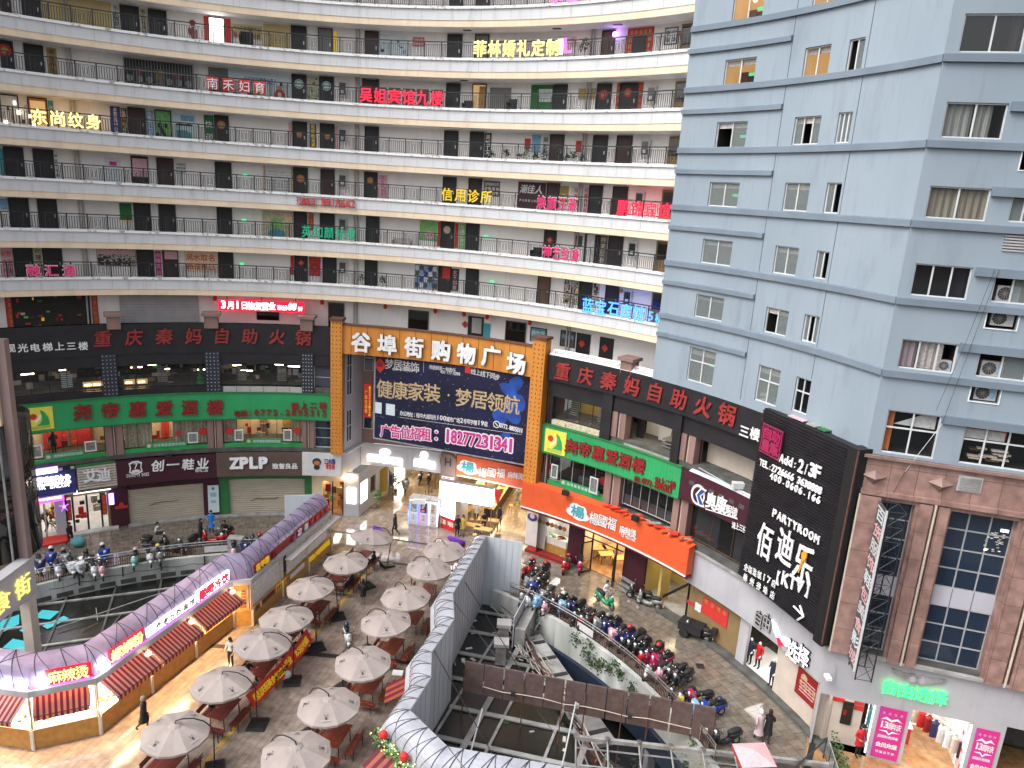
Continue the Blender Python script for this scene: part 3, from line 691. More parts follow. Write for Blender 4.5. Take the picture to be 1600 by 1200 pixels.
flat(5,2,20,.2,2.0,'paper_pink','poster','pink poster with red characters at the far left of the fifth floor','poster',['财税','咨询','代办'],'paper_red')
flat(5,53,67,.4,2.0,'paper_cream','banner','cream vertical banner between two black doors, fifth floor left','banner','代理记账','char_dark')
flat(5,151,213,.85,2.0,'paper_photo','poster','wide poster with many small dark shapes, fifth floor left','poster',extra=lambda b,ua,ub,z0,z1:(b.map(fw_,ua+.1,ub-.1,z1-.35,z1-.05,.034,.04,'paper_pink'),dots('char_dark',34,.12,9)(b,ua,ub,z0,z1-.45)))
flat(5,243,252,.3,1.95,'paper_magenta','banner','magenta vertical banner between two doors, fifth floor left','banner','命理风水','paper_pink')
flat(5,257,277,1.4,1.95,'paper_pink','notice','pale pink notice on the top of a dark door, fifth floor','notice').location+=(P(-25,1,0)-P(-25,0,0))*-.06
flat(5,288,339,.55,1.95,'paper_orange','poster','peach poster with large red characters, fifth floor','poster',['风水取名','命理择日'],'paper_red')
flat(5,454,459,.6,1.95,'paper_red','couplet','red strip left of the door beside the red poster, fifth floor','couplet')
flat(5,483,501,.6,1.95,'paper_red','poster','square red festive poster between two black doors, fifth floor','poster',extra=lambda b,ua,ub,z0,z1:(b.disc(fw_,(ua+ub)/2,z0+.6,.36,.034,.045,'dark_red',4),b.disc(fw_,(ua+ub)/2,z0+.6,.22,.045,.05,'paper_red',4)))
flat(5,648,684,.25,1.95,'paper_portraits','poster','poster with a grid of blue portraits, fifth floor middle','poster',extra=lambda b,ua,ub,z0,z1:[b.map(fw_,ua+.06+i*(ub-ua-.1)/5,ua+(i+1)*(ub-ua-.1)/5,z0+.1+j*.4,z0+.42+j*.4,.034,.042,['paper_navy','paper_blue','paper_dark','paper_paleblue'][(i*3+j*5)%4])for i in range(5)for j in range(4)])
flat(5,692,704,1.1,1.95,'paper_red','notice','red notice on a dark door beside the blue portrait grid','notice').location+=(P(10,1,0)-P(10,0,0))*-.07
flat(5,705,717,.3,1.85,'char_dark','banner','black vertical banner with pink characters, fifth floor middle','banner','女王创意','paper_pink')
flat(5,881,904,.35,1.95,'paper_photo','painting','ink flower painting on cream paper, fifth floor right','painting',extra=dots(['char_dark','paper_pink','char_yellow'],30,.1,12))
flat(5,926,936,.35,1.95,'paper_cream','painting','narrow ink scroll beside a black door, fifth floor right','painting',extra=dots(['char_dark','paper_dark'],10,.1,13))
# door decorations
def deco(k,x,v,r,m,label,sq=False):
 b=MB();u=U(thx(x,dz(k)+v,RW),RW);b.disc(fw_,u,dz(k)+v,r,.066,.09,m,4 if sq else 14);b.disc(fw_,u,dz(k)+v,r*.55,.09,.1,'paper_gold',4 if sq else 10);b.build('door_decoration',m,label=label,cat='decoration')
for k,x,v,r,m,lb in((9,7,1.5,.34,'paper_red','red festive ornament on the leftmost black door, ninth floor'),(9,944,1.4,.3,'paper_red','red gold ornament on a single black door, ninth floor right'),(9,982,1.5,.26,'paper_red','red flower ornament on the double black door, ninth floor right'),
 (8,346,1.45,.26,'wood_orange','round orange ornament on a black door beside the dark green board'),(8,468,1.2,.2,'wood_orange','orange ornament on the left of the paired doors, eighth floor'),(8,512,1.2,.2,'wood_orange','orange ornament on the right of the paired doors, eighth floor'),
 (7,470,1.3,.27,'wood_orange','orange ornament on the black door right of the yellow framed panel'),(7,579,1.5,.22,'wood_orange','orange ornament on the door beside the pink banner, seventh floor')):deco(k,x,v,r,m,lb)
for k,x,v,r,m,lb in((6,860,1.4,.24,'paper_red','red diamond paper on a black door, sixth floor right'),(5,471,1.5,.24,'paper_red','red diamond paper on a black door left of the red poster, fifth floor')):deco(k,x,v,r,m,lb,True)
b=MB();u=U(thx(699,dz(6)+1.5,RW),RW);b.disc(fw_,u,dz(6)+1.5,.26,.066,.085,'paper_cream',18);b.disc(fw_,u,dz(6)+1.5,.15,.085,.09,'paper_pink',12);b.build('door_sticker','paper_cream',label='round cream sticker on the door beside the bright green poster',cat='sticker')
# lamp beside the brown door, top gallery
b=MB();q=fw_(U(thx(963,dz(10)+1.7,RW),RW),dz(10)+1.75,.2);b.ell(q,.14,.14,.16,'lamp_violet',8,6);b.build('wall_lamp','lamp_violet',label='glowing violet wall lamp beside the brown door on the top gallery',cat='lamp')
b=MB();q=fw_(U(thx(973,dz(5)+1.7,RW),RW),dz(5)+1.72,.2);b.ell(q,.12,.12,.14,'paper_gold',8,6);b.bar(q,q+Vector((0,0,.3)),.015,'paper_gold');b.build('wall_lamp','paper_gold',label='small brass wall lamp by the fifth floor doors at right',cat='lamp')

# ---- letter signs hung on the railings
RS=RG-.06
fs_=arcmap(RS)
def railsign(k,x0,x1,s,m,name,label,h=.75,v0=1.32,back=None,edge=None,asp=1,bold=.03,italic=0,depth=.05,dv=0):
 z0=ZB(k)+v0;ua,ub=U(thx(x0,z0+h/2,RS),RS),U(thx(x1,z0+h/2,RS),RS)
 t=thing(name,fs_((ua+ub)/2,z0,0),label,'sign')
 q=MB();q.arc(deg(ua/RS),deg(ub/RS),RS-.03,RS-.015,z0+.05,z0+.08,'black_iron');q.arc(deg(ua/RS),deg(ub/RS),RS-.03,RS-.015,z0+h-.09,z0+h-.06,'black_iron');q.build('frame','black_iron',t)
 n=len(s);wch=min(h*asp,(ub-ua)/n*.86);bold*=.35;ew_=.03
 for i,ch in enumerate(s):
  if ch==' ':continue
  c=ua+wch/2+(ub-ua-wch)*(i/(n-1)if n>1 else.5);q=MB()
  if back:q.map(fs_,c-wch*.5,c+wch*.5,z0-.04,z0+h+.04,.03,.05,back)
  letters(q,fs_,ch,c-wch/2,c+wch/2,z0,z0+h*.94,.055,m,bold,depth,asp,italic,edge=edge,ew=.035)
  q.build('character',m,t)
 return t
railsign(11,862,905,'永佳','neon_pink','letter_sign','pink neon characters at the very top edge of the picture',h=.8,v0=1.2)
railsign(10,741,874,'菲林婚礼定制','neon_lemon','letter_sign','yellow six character wedding sign on the top railing',h=.95,v0=1.3,edge='letter_white',bold=.045)
_l=railsign(10,881,896,'L','neon_pink','letter_sign','small pink letter with a white glowing edge, right of the yellow wedding sign',h=.95,v0=1.3)
q=MB();ua=U(thx(878,ZB(10)+1.7,RS),RS);q.map(fs_,ua-.09,ua+.09,ZB(10)+1.35,ZB(10)+2.2,.03,.1,'neon_white');q.build('light_bar','neon_white',_l)
railsign(9,323,415,'南禾妇育','letter_white','letter_sign','four red square tiles with pale characters in front of the teal mural',h=.7,v0=1.35,back='paper_red',bold=.0)
railsign(9,563,692,'吴姐宾馆九楼','neon_red','letter_sign','glowing red six character hotel sign on the ninth floor railing',h=.92,v0=1.3,back='door_black')
railsign(8,49,157,'东尚纹身','neon_yellow','letter_sign','glowing yellow tattoo shop characters on the eighth floor railing',h=.9,v0=1.3,bold=.05)
railsign(7,691,769,'信用诊所','char_yellow','letter_sign','four yellow clinic characters on the seventh floor railing',h=.85,v0=1.35,bold=.05)
railsign(7,840,902,'焕颜汗蒸','char_magenta','letter_sign','four pink and white sauna characters on the seventh floor railing',h=.85,v0=1.25,edge='letter_white',bold=.04)
railsign(7,966,1048,'鹏锦宾馆','neon_red','letter_sign','four glowing red hotel characters at the right end of the seventh floor',h=.9,v0=1.25)
railsign(7,463,555,'七楼电话:8818662','pure_red','letter_sign','red telephone number mounted on the white slab edge below the seventh floor',h=.55,v0=.42,asp=.8,bold=.05)
railsign(6,472,556,'英知颜祛痘','char_green','letter_sign','green five character skin clinic sign on the sixth floor railing',h=.82,v0=1.3,bold=.05)
railsign(6,849,906,'神艺纹身','char_magenta','letter_sign','four pink and white tattoo characters on the sixth floor railing',h=.85,v0=1.2,edge='letter_white',bold=.04)
railsign(5,41,118,'融汇通','char_magenta','letter_sign','three magenta and white characters at the left of the fifth floor railing',h=.72,v0=1.3,edge='letter_white',bold=.04)
railsign(5,911,1008,'蓝宝石宾馆','neon_blue','letter_sign','glowing blue five character hotel sign on the fifth floor railing',h=.95,v0=1.15)
railsign(5,1013,1035,'5楼','neon_blue','letter_sign','small glowing blue floor number after the blue hotel sign',h=.6,v0=1.25)

# ---- plants and odds and ends on the galleries
def bush(name,loc,r,h,label,cat='plant',pot=True,m='leaf_dark',n=60,group=None):
 t=thing(name,loc,label,cat,group);L=Vector(loc);g=random.Random(int(L.x*97+L.y*31))
 if pot:MB().lathe(L,[(.12,0),(.17,.28),(.15,.28)],'pot',8).build('pot','pot',t)
 b=MB()
 for i in range(n):
  a=g.uniform(0,2*pi);e=g.uniform(-.5,1.4);k=g.uniform(.35,1)
  c=L+Vector((cos(a)*cos(e)*r*k,sin(a)*cos(e)*r*k,.3+h*.5+sin(e)*h*.5*k));d=Vector((g.uniform(-1,1),g.uniform(-1,1),g.uniform(-.6,.8))).normalized();u=d.orthogonal().normalized();s_=g.uniform(.07,.14)
  b.add([c-u*s_*.4,c+d*s_*1.4,c+u*s_*.4,c-d*s_*.4],[(0,1,2,3)],m if i%3 else 'leaf')
 b.build('foliage',m,t)
 s_=MB();s_.bar(L+Vector((0,0,.2)),L+Vector((0,0,.3+h*.5)),.02,'wall_brown');s_.build('stem','wall_brown',t);return t
for i,x in enumerate((768,790,812,822,836,849,872,886,896,910)):
 p=P(thx(x,dz(8)+.5,RG+.5),RG+.55,dz(8));bush('potted_plant',p,.3,(.5,.7,.45,.9,.6,.8,.9,.5,.7,.55)[i],'dark leafy potted plant in the row behind the eighth floor railing','plant',True,'leaf_dark',46,'potted plants behind the eighth floor railing')
bush('potted_plant',P(thx(913,dz(10)+.5,RG+.5),RG+.5,dz(10)),.4,1.3,'tall dark potted shrub behind the top railing, right of the wedding sign',n=90)
for i,x in enumerate((565,597)):bush('potted_plant',P(thx(x,dz(5)+.5,RG+.5),RG+.6,dz(5)),.25,.8,['small dark plant left of a black door, fifth floor middle','small dark plant right of a black door, fifth floor middle'][i],n=40)
def crate(k,x,w_,h_,m,name,label,cat):
 b=MB();u=U(thx(x,dz(k)+.4,RG+.5),RG+.5);f=arcmap(RG+.5)
 b.map(f,u-w_/2,u+w_/2,dz(k),dz(k)+h_*.55,-.25,.25,m);b.map(f,u-w_/2,u+w_/2,dz(k)+h_*.55,dz(k)+h_,-.25,-.18,m)
 for q_ in(-1,1):b.map(f,u+q_*w_/2-.03,u+q_*w_/2+.03,dz(k)+h_*.5,dz(k)+h_*.8,-.2,.22,m)
 b.build(name,m,label=label,cat=cat)
crate(9,799,.55,1.05,'plastic_black','office_chair','black chair in front of the leaning grey mattress','chair')
crate(9,730,.6,.9,'plastic_black','office_chair','low black chair left of the orange lit doorway, ninth floor','chair')
crate(10,385,.75,1.25,'cloth_black','garment_rack','dark cloth draped chair behind the top railing left of centre','chair')
crate(6,628,1.3,.75,'panel_grey','storage_bench','pale slatted bench behind the sixth floor railing, middle','bench')
crate(6,837,.6,.9,'cloth_black','office_chair','black chair beside the pink tattoo letters, sixth floor','chair')
crate(8,288,.8,.75,'cloth_teal','storage_bench','dark heap on a bench below the moustache poster','bench')

# ---- fourth floor behind the shop parapets
z4=13.4
def w4(x0,x1,za,zb,m,name,label,cat,fr='door_black',extra=None):
 zz=(za+zb)/2;ua,ub=U(thx(x0,zz,RW),RW),U(thx(x1,zz,RW),RW)
 b=MB();b.map(fw_,ua,ub,za,zb,.004,.05,m)
 if fr:
  for u_ in(ua,ub-.06):b.map(fw_,u_,u_+.06,za,zb,.05,.08,fr)
  b.map(fw_,ua+.06,ub-.06,zb-.06,zb,.05,.08,fr)
 if extra:extra(b,ua,ub,za,zb)
 return b.build(name,m,gal if name in('window','door','roller_shutter','shop_window')else None,label=label,cat=cat)
def shopjunk(b,ua,ub,za,zb):  # goods; a few are given a glow to brighten the dark window
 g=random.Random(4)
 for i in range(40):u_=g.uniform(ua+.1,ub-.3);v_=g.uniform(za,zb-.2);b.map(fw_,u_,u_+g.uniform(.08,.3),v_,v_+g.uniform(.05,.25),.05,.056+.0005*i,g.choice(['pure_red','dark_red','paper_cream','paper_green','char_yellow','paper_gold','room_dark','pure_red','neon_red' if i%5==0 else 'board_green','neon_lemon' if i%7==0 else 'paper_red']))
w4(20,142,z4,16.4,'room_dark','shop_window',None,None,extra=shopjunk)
flatz=((10,21,'red couplet with gold characters at the left of the dark fourth floor shop window'),(143,154,'red couplet with gold characters at the right of the dark fourth floor shop window'))
for x0,x1,lb in flatz:
 o=w4(x0,x1,13.6,16.4,'paper_red','couplet',lb,'couplet',None);q=MB();ua,ub=U(thx(x0,15.4,RW),RW),U(thx(x1,15.4,RW),RW)
 for i,c in enumerate('生意兴隆通四海'):put(q,fw_,c,ua+.1,ub-.1,16.0-.36*i,16.28-.36*i,.055,'paper_gold')
 q.build('lettering','paper_gold',o)
w4(188,311,z4,16.4,'panel_grey','roller_shutter',None,None,'panel_grey',extra=lambda b,ua,ub,za,zb:[b.map(fw_,ua,ub,za+.2*i,za+.2*i+.02,.05,.06,'steel_dull')for i in range(15)])
w4(401,436,14.6,15.6,'glass_dark','window',None,None);w4(513,538,14.2,16.1,'glass_dark','window',None,None,'door_brown')
w4(638,670,14.6,16.0,'glass_dark','window',None,None,'door_brown');w4(790,822,14.6,16.0,'glass_dark','window',None,None,'door_brown')
w4(731,755,z4,16.0,'door_black','door',None,None,extra=lambda b,ua,ub,za,zb:b.map(fw_,ua+.3,ub-.15,zb-1.2,zb-.1,.05,.07,'panel_grey'))
w4(900,921,z4,15.9,'door_black','door',None,None);w4(936,957,z4,15.9,'door_black','door',None,None)
w4(1023,1031,z4,15.9,'wall_brown','window',None,None)
w4(755,766,14.4,15.6,'paper_teal','sign_board','small teal board beside the open fourth floor door','sign',None)
o=w4(829,854,14.8,15.8,'paper_teal','sign_board','teal sign board above the orange gate column at right','sign')
q=MB();letters(q,fw_,'养生馆',U(thx(831,15.5,RW),RW),U(thx(852,15.5,RW),RW),15.2,15.6,.056,'paper_paleblue');q.build('lettering','letter_white',o)
o=w4(876,899,14.8,15.9,'paper_dark','sign_board','dark notice board left of two black doors, fourth floor right','sign')
q=MB();letters(q,fw_,'商务咨询',U(thx(878,15.5,RW),RW),U(thx(897,15.5,RW),RW),15.35,15.65,.056,'paper_blue');q.build('lettering','letter_white',o)
for x,sq in((910,1),(946,1),(727,1)):
 b=MB();u=U(thx(x,15.2,RW),RW);b.disc(fw_,u,15.2 if x>800 else 15.35,.26,.066,.09,'paper_red',4);b.build('door_decoration','paper_red',label={910:'red diamond paper on the left of two black fourth floor doors',946:'pale red diamond paper on the right of two black fourth floor doors',727:'red diamond paper hanging below a lantern, fourth floor'}[x],cat='decoration')
for x,lb in((336,'red lantern left of the red led display'),(503,'red lantern right of the red led display'),(602,'red lantern above the first gate character'),(680,'red lantern right of the brown fourth floor window'),(725,'red lantern above the red diamond paper'),(761,'red lantern above the small teal board'),(828,'red lantern left of the teal sign board')):
 a=thx(x,16.2,RW-.6);p=P(a,RW-.6,15.95);t=thing('lantern',p,lb,'lantern');MB().ell(p+Vector((0,0,.22)),.15,.15,.2,'pure_red',10,6).build('body','pure_red',t,True)
 b=MB();b.bar(p+Vector((0,0,.4)),p+Vector((0,0,.56)),.01,'black_iron');b.lathe(p+Vector((0,0,.4)),[(.07,0),(.07,.03)],'paper_gold',8);b.bar(p,p-Vector((0,0,.18)),.03,'char_yellow');b.build('tassel','char_yellow',t)
# red led ticker
RL_=29.35;fl_=arcmap(RL_);ua,ub=U(thx(341,15.9,RL_),RL_),U(thx(475,15.9,RL_),RL_)
t=thing('led_display',fl_((ua+ub)/2,15.45),'red led ticker with white characters and a discount under the fifth floor gallery','led display')
b=MB();b.arc(deg(ua/RL_),deg(ub/RL_),RL_,RL_+.12,15.45,16.2,'led_red');b.build('screen','led_red',t)
b=MB();letters(b,fl_,'3月1日恢复营业',ua+.1,ua+(ub-ua)*.66,15.55,16.1,.02,'neon_white',.04,asp=.85);letters(b,fl_,'锅底全部',ua+(ub-ua)*.68,ua+(ub-ua)*.8,15.6,15.95,.02,'neon_white');letters(b,fl_,'88',ua+(ub-ua)*.81,ua+(ub-ua)*.91,15.58,16.08,.02,'neon_white',.06,italic=.25,asp=.9);letters(b,fl_,'折',ua+(ub-ua)*.92,ua+(ub-ua)*.99,15.58,15.9,.02,'neon_white');b.build('lettering','neon_white',t)
b=MB();
for f_ in(.1,.5,.9):u=ua+(ub-ua)*f_;b.bar(fl_(u,16.2,-.06),fl_(u,16.5,-.06),.03,'black_iron')
b.build('hanger','black_iron',t)
# ================================================================ BLUE TOWER with stone base
RT=28.68;TC=deg(atan2(PC.x-CX,PC.y-CY)) # ring radius of the curved face, angle of the corner
tow=thing('corner_tower',(PC.x,PC.y,0),'pale blue painted corner tower with white sliding windows above a pink stone base','building')
def holed(mb,fn,u0,u1,v0,v1,holes,m,reveal=.16,room=None,du=1.0,depth=1.6,rm=None):
 us={u0,u1};vs={v0,v1}
 for a,b,c,d in holes:us|={a,b};vs|={c,d}
 us=sorted(us);ex=[]
 for a,b in zip(us,us[1:]):
  k=max(1,int(math.ceil((b-a)/du)));ex+=[a+(b-a)*i/k for i in range(k)]
 us=ex+[us[-1]];vs=sorted(vs)
 for a,b in zip(us,us[1:]):
  for c,d in zip(vs,vs[1:]):
   x,y=(a+b)/2,(c+d)/2
   if any(h[0]<x<h[1]and h[2]<y<h[3]for h in holes):continue
   mb.add([fn(a,c,0),fn(b,c,0),fn(b,d,0),fn(a,d,0)],[(0,1,2,3)],m)
 for i,(a,b,c,d)in enumerate(holes):
  for p,q in(((a,c),(b,c)),((b,c),(b,d)),((b,d),(a,d)),((a,d),(a,c))):
   mb.add([fn(*p,0),fn(*q,0),fn(*q,-reveal),fn(*p,-reveal)],[(0,1,2,3)],m)
   r=(rm[i]if rm else None)or room or 'room_dark'
   mb.add([fn(*p,-reveal),fn(*q,-reveal),fn(*q,-depth),fn(*p,-depth)],[(0,1,2,3)],r)
  mb.add([fn(a,c,-depth),fn(b,c,-depth),fn(b,d,-depth),fn(a,d,-depth)],[(0,1,2,3)],r)
def window(fn,a,b,c,d,parent,cols=2,rows=None,gl='glass_clear',curtain=None,w_=-.12,blind=None,openp=None,fr='window_white',t=.055,mull=.04):
 f=MB();
 f.map(fn,a,a+t,c,d,w_-.03,w_+.04,fr);f.map(fn,b-t,b,c,d,w_-.03,w_+.04,fr);f.map(fn,a+t,b-t,d-t,d,w_-.03,w_+.04,fr);f.map(fn,a+t,b-t,c,c+t,w_-.03,w_+.04,fr)
 for i in range(1,cols):
  u=a+(b-a)*i/cols;f.map(fn,u-mull*.8,u+mull*.8,c+t,d-t,w_-.02,w_+.03,fr)
 for r in rows or[]:
  v=c+(d-c)*r;f.map(fn,a+t,b-t,v-mull*.8,v+mull*.8,w_-.018,w_+.034,fr)
 o=f.build('window',fr,parent)
 g=MB()
 for i in range(cols):
  if openp is not None and i in openp:continue
  u0,u1=a+(b-a)*i/cols,a+(b-a)*(i+1)/cols
  g.add([fn(u0+.03,c+t*.5,w_),fn(u1-.03,c+t*.5,w_),fn(u1-.03,d-t*.5,w_),fn(u0+.03,d-t*.5,w_)],[(0,1,2,3)],gl[i]if isinstance(gl,(list,tuple))else gl)
 if g.v:g.build('pane','glass_clear',o)
 if curtain:
  q=MB()
  for f0,f1,m_ in curtain:
   n=max(2,int((f1-f0)*(b-a)/.12));
   for i in range(n):
    u0,u1=a+(b-a)*(f0+(f1-f0)*i/n),a+(b-a)*(f0+(f1-f0)*(i+1)/n);s_=.04*(-1)**i
    q.add([fn(u0,c+.06,w_-.12+s_),fn(u1,c+.06,w_-.12-s_),fn(u1,d-.05,w_-.12-s_),fn(u0,d-.05,w_-.12+s_)],[(0,1,2,3)],m_)
  q.build('curtain','curtain_grey',o)
 if blind:
  q=MB();q.map(fn,a+.05,b-.05,d-(d-c)*blind,d-.05,w_-.1,w_-.07,'blind_white');q.build('blind','blind_white',o)
 return o
ft=arcmap(RT)
def aw(bl,br,tl): # window rectangle on the curved face from its corners
 ta,za=onarc(*bl,RT);tb,zb=onarc(*br,RT);zt=zat(P(ta,RT,0),*tl);z=(za+zb)/2
 return[U(ta,RT),U(tb,RT),z,zt]
WA=[((1142,38),(1190,30),(1147,-14)),((1129,136),(1177,131),(1133,94)),((1116,231),(1163,231),(1121,191)),((1105,322),(1151,324),(1109,284)),((1094,411),(1140,416),(1099,372.5)),((1084,495),(1127,502.5),(1088,458.5)),((1072,594),(1112,604),(1077.5,540.7))]
WB=[((1268,13),(1312,2),(1272,-40)),((1252,121),(1292,118),(1256,75)),((1236,227),(1277,225),(1241,183)),((1221,329.7),(1259.5,330),(1224.8,285)),((1206,427),(1242,431),(1209.8,383)),((1192,519.7),(1227,525),(1196.5,478.8)),((1178,626),(1211.5,635),(1183.5,568.7))]
WC=[((1320,113),(1345,107),(1325,62)),((1303,225),(1325,222),(1308,176)),((1285,332.5),(1308,334),(1289,285)),((1270,434),(1289,437),(1273.8,391)),((1250.7,533),(1273.8,537),(1256,490)),((1236,641),(1259,649),(1241,587))]
holes=[];spec=[]
for L,tag_ in((WA,'A'),(WB,'B'),(WC,'C')):
 for i,(bl,br,tl)in enumerate(L):
  h=aw(bl,br,tl);row=i+(1 if tag_=='C' else 0)
  base=33.45-3.0*row if row<6 else None # sills stand on the bands
  holes.append(h);spec.append((tag_,row))
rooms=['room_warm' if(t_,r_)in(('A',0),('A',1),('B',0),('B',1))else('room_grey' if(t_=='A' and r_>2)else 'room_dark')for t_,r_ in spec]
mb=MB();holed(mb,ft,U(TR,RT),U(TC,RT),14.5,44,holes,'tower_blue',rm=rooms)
# return face towards the gallery
mb.add([P(TR,RT,14),P(TR,RW+.2,14),P(TR,RW+.2,44),P(TR,RT,44)],[(0,1,2,3)],'tower_blue')
ff=lambda u,v,w_=0:Tp(u,w_,v)
def fw2(bl,br,tl):
 sa,za=onface(*bl);sb,zb=onface(*br);return[sa,sb,(za+zb)/2,zat(Tp(sa,0,0),*tl)]
FR={'r1':fw2((1497,81),(1596,83),(1507,21)),'r2':fw2((1469,215),(1565,217.7),(1479,159)),'r3':fw2((1444,340),(1539,346),(1453,290)),'r4':fw2((1421,462),(1510,468),(1430,411)),'r5':fw2((1401,575),(1489,584),(1408,529)),'r6':fw2((1375,707),(1458,717),(1385,639.4)),
 'q3':fw2((1574,346.5),(1640,351),(1582,303)),'q4':fw2((1547,471),(1640,481),(1553,429)),'q5':fw2((1523,587),(1640,603),(1530,546)),'q6':fw2((1496,723),(1640,744),(1507,660)),
 'a5':fw2((1538,512),(1587,516),(1543,483)),'a6':fw2((1513.6,625.6),(1559,631),(1518,597)),'g4':fw2((1565,392),(1612,395),(1570,360)),'a3':fw2((1592,265),(1640,268),(1597,236))}
fk=[k for k in FR if k!='g4']
holed(mb,ff,0,14,14.75,44,[FR[k]for k in fk],'tower_blue',rm=['room_dark']*len(fk))
mb.build('wall','tower_blue',tow)
# projecting string courses
bd=MB()
def band(t0,t1,z,h=.3,o=.14):bd.arcp(t0,t1,[(RT-o,z-h),(RT+.02,z-h),(RT+.02,z+.05),(RT-o,z)],'tower_band',1.2)
zs=[30.6+3*i for i in(1,0,-1,-2,-3,-4)];tsm=onarc(1229,129,RT)[0]
zs=[33.62,30.6,27.53,24.52,21.46,18.45]
for z in zs:
 band(TR,TC,z,.27)
 band(TR,tsm,z-1.12,.22)
for z in zs:bd.map(ff,0,14,z-.27,z,0,.14,'tower_band')
for z,x,y in((29.3,1581,159),(26.1,1551,292),(23.05,1525,417),(20.0,1500,535),(16.9,1473,648)):
 s_,z_=onface(x,y);bd.map(ff,s_,14,z_-.34,z_,0,.16,'tower_band')
bd.build('string_course','tower_band',tow)
sm=MB();sm.arc(tsm-.03,tsm+.03,RT-.012,RT+.02,14.8,44,'seam_dark')
a=onarc(1345,140,RT)[0];sm.arc(a-.015,a+.015,RT-.02,RT+.02,17,33.4,'seam_dark');sm.build('joint','seam_dark',tow)
for(t_,r_),h in zip(spec,holes):
 a,b,c,d=h
 if r_==6:
  window(ft,a,b,c,d,tow,2,[.6],'glass_grey' if t_!='C' else 'glass_clear',openp=None,blind=.22 if t_!='C' else None)
 else:
  op={('A',2):[0],('C',1):[0],('C',3):[1],('C',4):[1],('C',5):[1],('B',2):[1],('B',5):[0],('A',5):None}.get((t_,r_))
  window(ft,a,b,c,d,tow,2 if(t_,r_)not in(('B',2),('C',2),('C',5))else 3,None,'glass_grey' if(t_,r_)not in(('A',0),('A',1),('B',0),('B',1))else 'glass_clear',openp=op,blind=.24 if t_=='A' or(t_=='B' and r_ in(1,2,3,4,5))else None)
# lamps and exit signs seen through the upper windows
for i,(h,(t_,r_))in enumerate(zip(holes,spec)):
 if t_=='A' and r_ in(0,1,2,3,6):
  b=MB();u=(h[0]+h[1])/2+.1;v=h[2]+(h[3]-h[2])*.45;b.map(ft,u-.16,u+.16,v,v+.13,-.9,-.86,'exit_green');b.build('exit_sign','exit_green',tow)
 if t_=='A' and r_ in(0,1):
  b=MB();b.map(ft,h[0]+.1,h[0]+.55,h[2],h[2]+.85,-1.3,-1.25,'door_brown');b.map(ft,h[0]+.6,h[0]+1.1,h[2],h[2]+.7,-1.2,-1.15,'door_maroon');b.build('door','door_brown',tow)
 if(t_,r_)==('A',0):
  b=MB();b.ell(ft((h[0]+h[1])/2-.15,h[2]+1.15,-.7),.1,.1,.1,'lamp_warm',8,6);b.build('ceiling_lamp','lamp_warm',tow)
CU_={'r1':[(.78,.98,'curtain_pink')],'r2':[(.02,.48,'curtain_grey'),(.5,.8,'curtain_grey')],'r3':[(.02,.5,'curtain_tan'),(.5,.98,'curtain_tan')],'r4':[(0,.09,'curtain_purple'),(.78,.92,'curtain_purple')],'r5':[(.02,.32,'curtain_pink'),(.36,.78,'blind_white')]}
for k in('r1','r2','r3','r4','r5'):window(ff,*FR[k],tow,{'r4':3,'r5':3}.get(k,2),None,'glass_clear' if k in('r2','r3','r5')else 'glass_dark',CU_[k],openp=[2]if k=='r5' else None)
window(ff,*FR['r6'],tow,2,[.6],'glass_clear',[(0,.16,'wood_orange')])
b=MB();a,b_,c,d=FR['r6'];b.add([ff(a+.35,c+(d-c)*.66,-.3),ff(b_-.1,c+(d-c)*.64,-.3),ff(b_-.1,d-.1,-.34),ff(b_-.6,d-.1,-.34)],[(0,1,2,3)],'paper_white');b.build('torn_sheet','paper_white',label='torn pale sheet hanging inside the big tower window just above the stone',cat='sheet')
for k in('q3','q4','q5'):window(ff,*FR[k],tow,3,None,'glass_grey',openp=[0]if k!='q3' else None)
window(ff,*FR['q6'],tow,4,[.6],'glass_clear',None,blind=None)
b=MB();a,b_,c,d=FR['q6'];b.map(ff,a+.05,a+(b_-a)*.48,d-(d-c)*.36,d-.05,-.3,-.26,'paper_red');b.map(ff,a+.1,a+(b_-a)*.47,d-(d-c)*.38,d-(d-c)*.16,-.26,-.25,'paper_white')
b.build('window_banner','paper_red',label='red and white banner behind the large window at the right edge, above the stone',cat='banner')
g=random.Random(8)
b=MB()
for i in range(12):u_=a+.2+g.uniform(0,2.2);v_=c+.15+g.uniform(0,.5);b.map(ff,u_,u_+g.uniform(.3,.7),v_,v_+.07,-.5,-.3,g.choice(['paper_cream','wall_beige','paper_white','door_brown']))
b.build('stacked_goods','paper_cream',label='piled goods behind the large tower window at the right edge',cat='goods')
for k in('a5','a6','a3'):
 a,b_,c,d=FR[k];f=MB();t=.04
 f.map(ff,a-t,a,c,d,-.02,.03,'curb_white');f.map(ff,b_,b_+t,c,d,-.02,.03,'curb_white');f.map(ff,a-t,b_+t,c-t,c,-.02,.03,'curb_white');f.build('opening_trim','curb_white',tow)
f=MB();a,b_,c,d=FR['g4']
for i in range(7):f.map(ff,a,b_,c+(d-c)*i/7,c+(d-c)*(i+.55)/7,.01,.05,'panel_grey')
f.map(ff,a,b_,c,d,.001,.01,'seam_dark');f.build('vent_grille','panel_grey',tow)
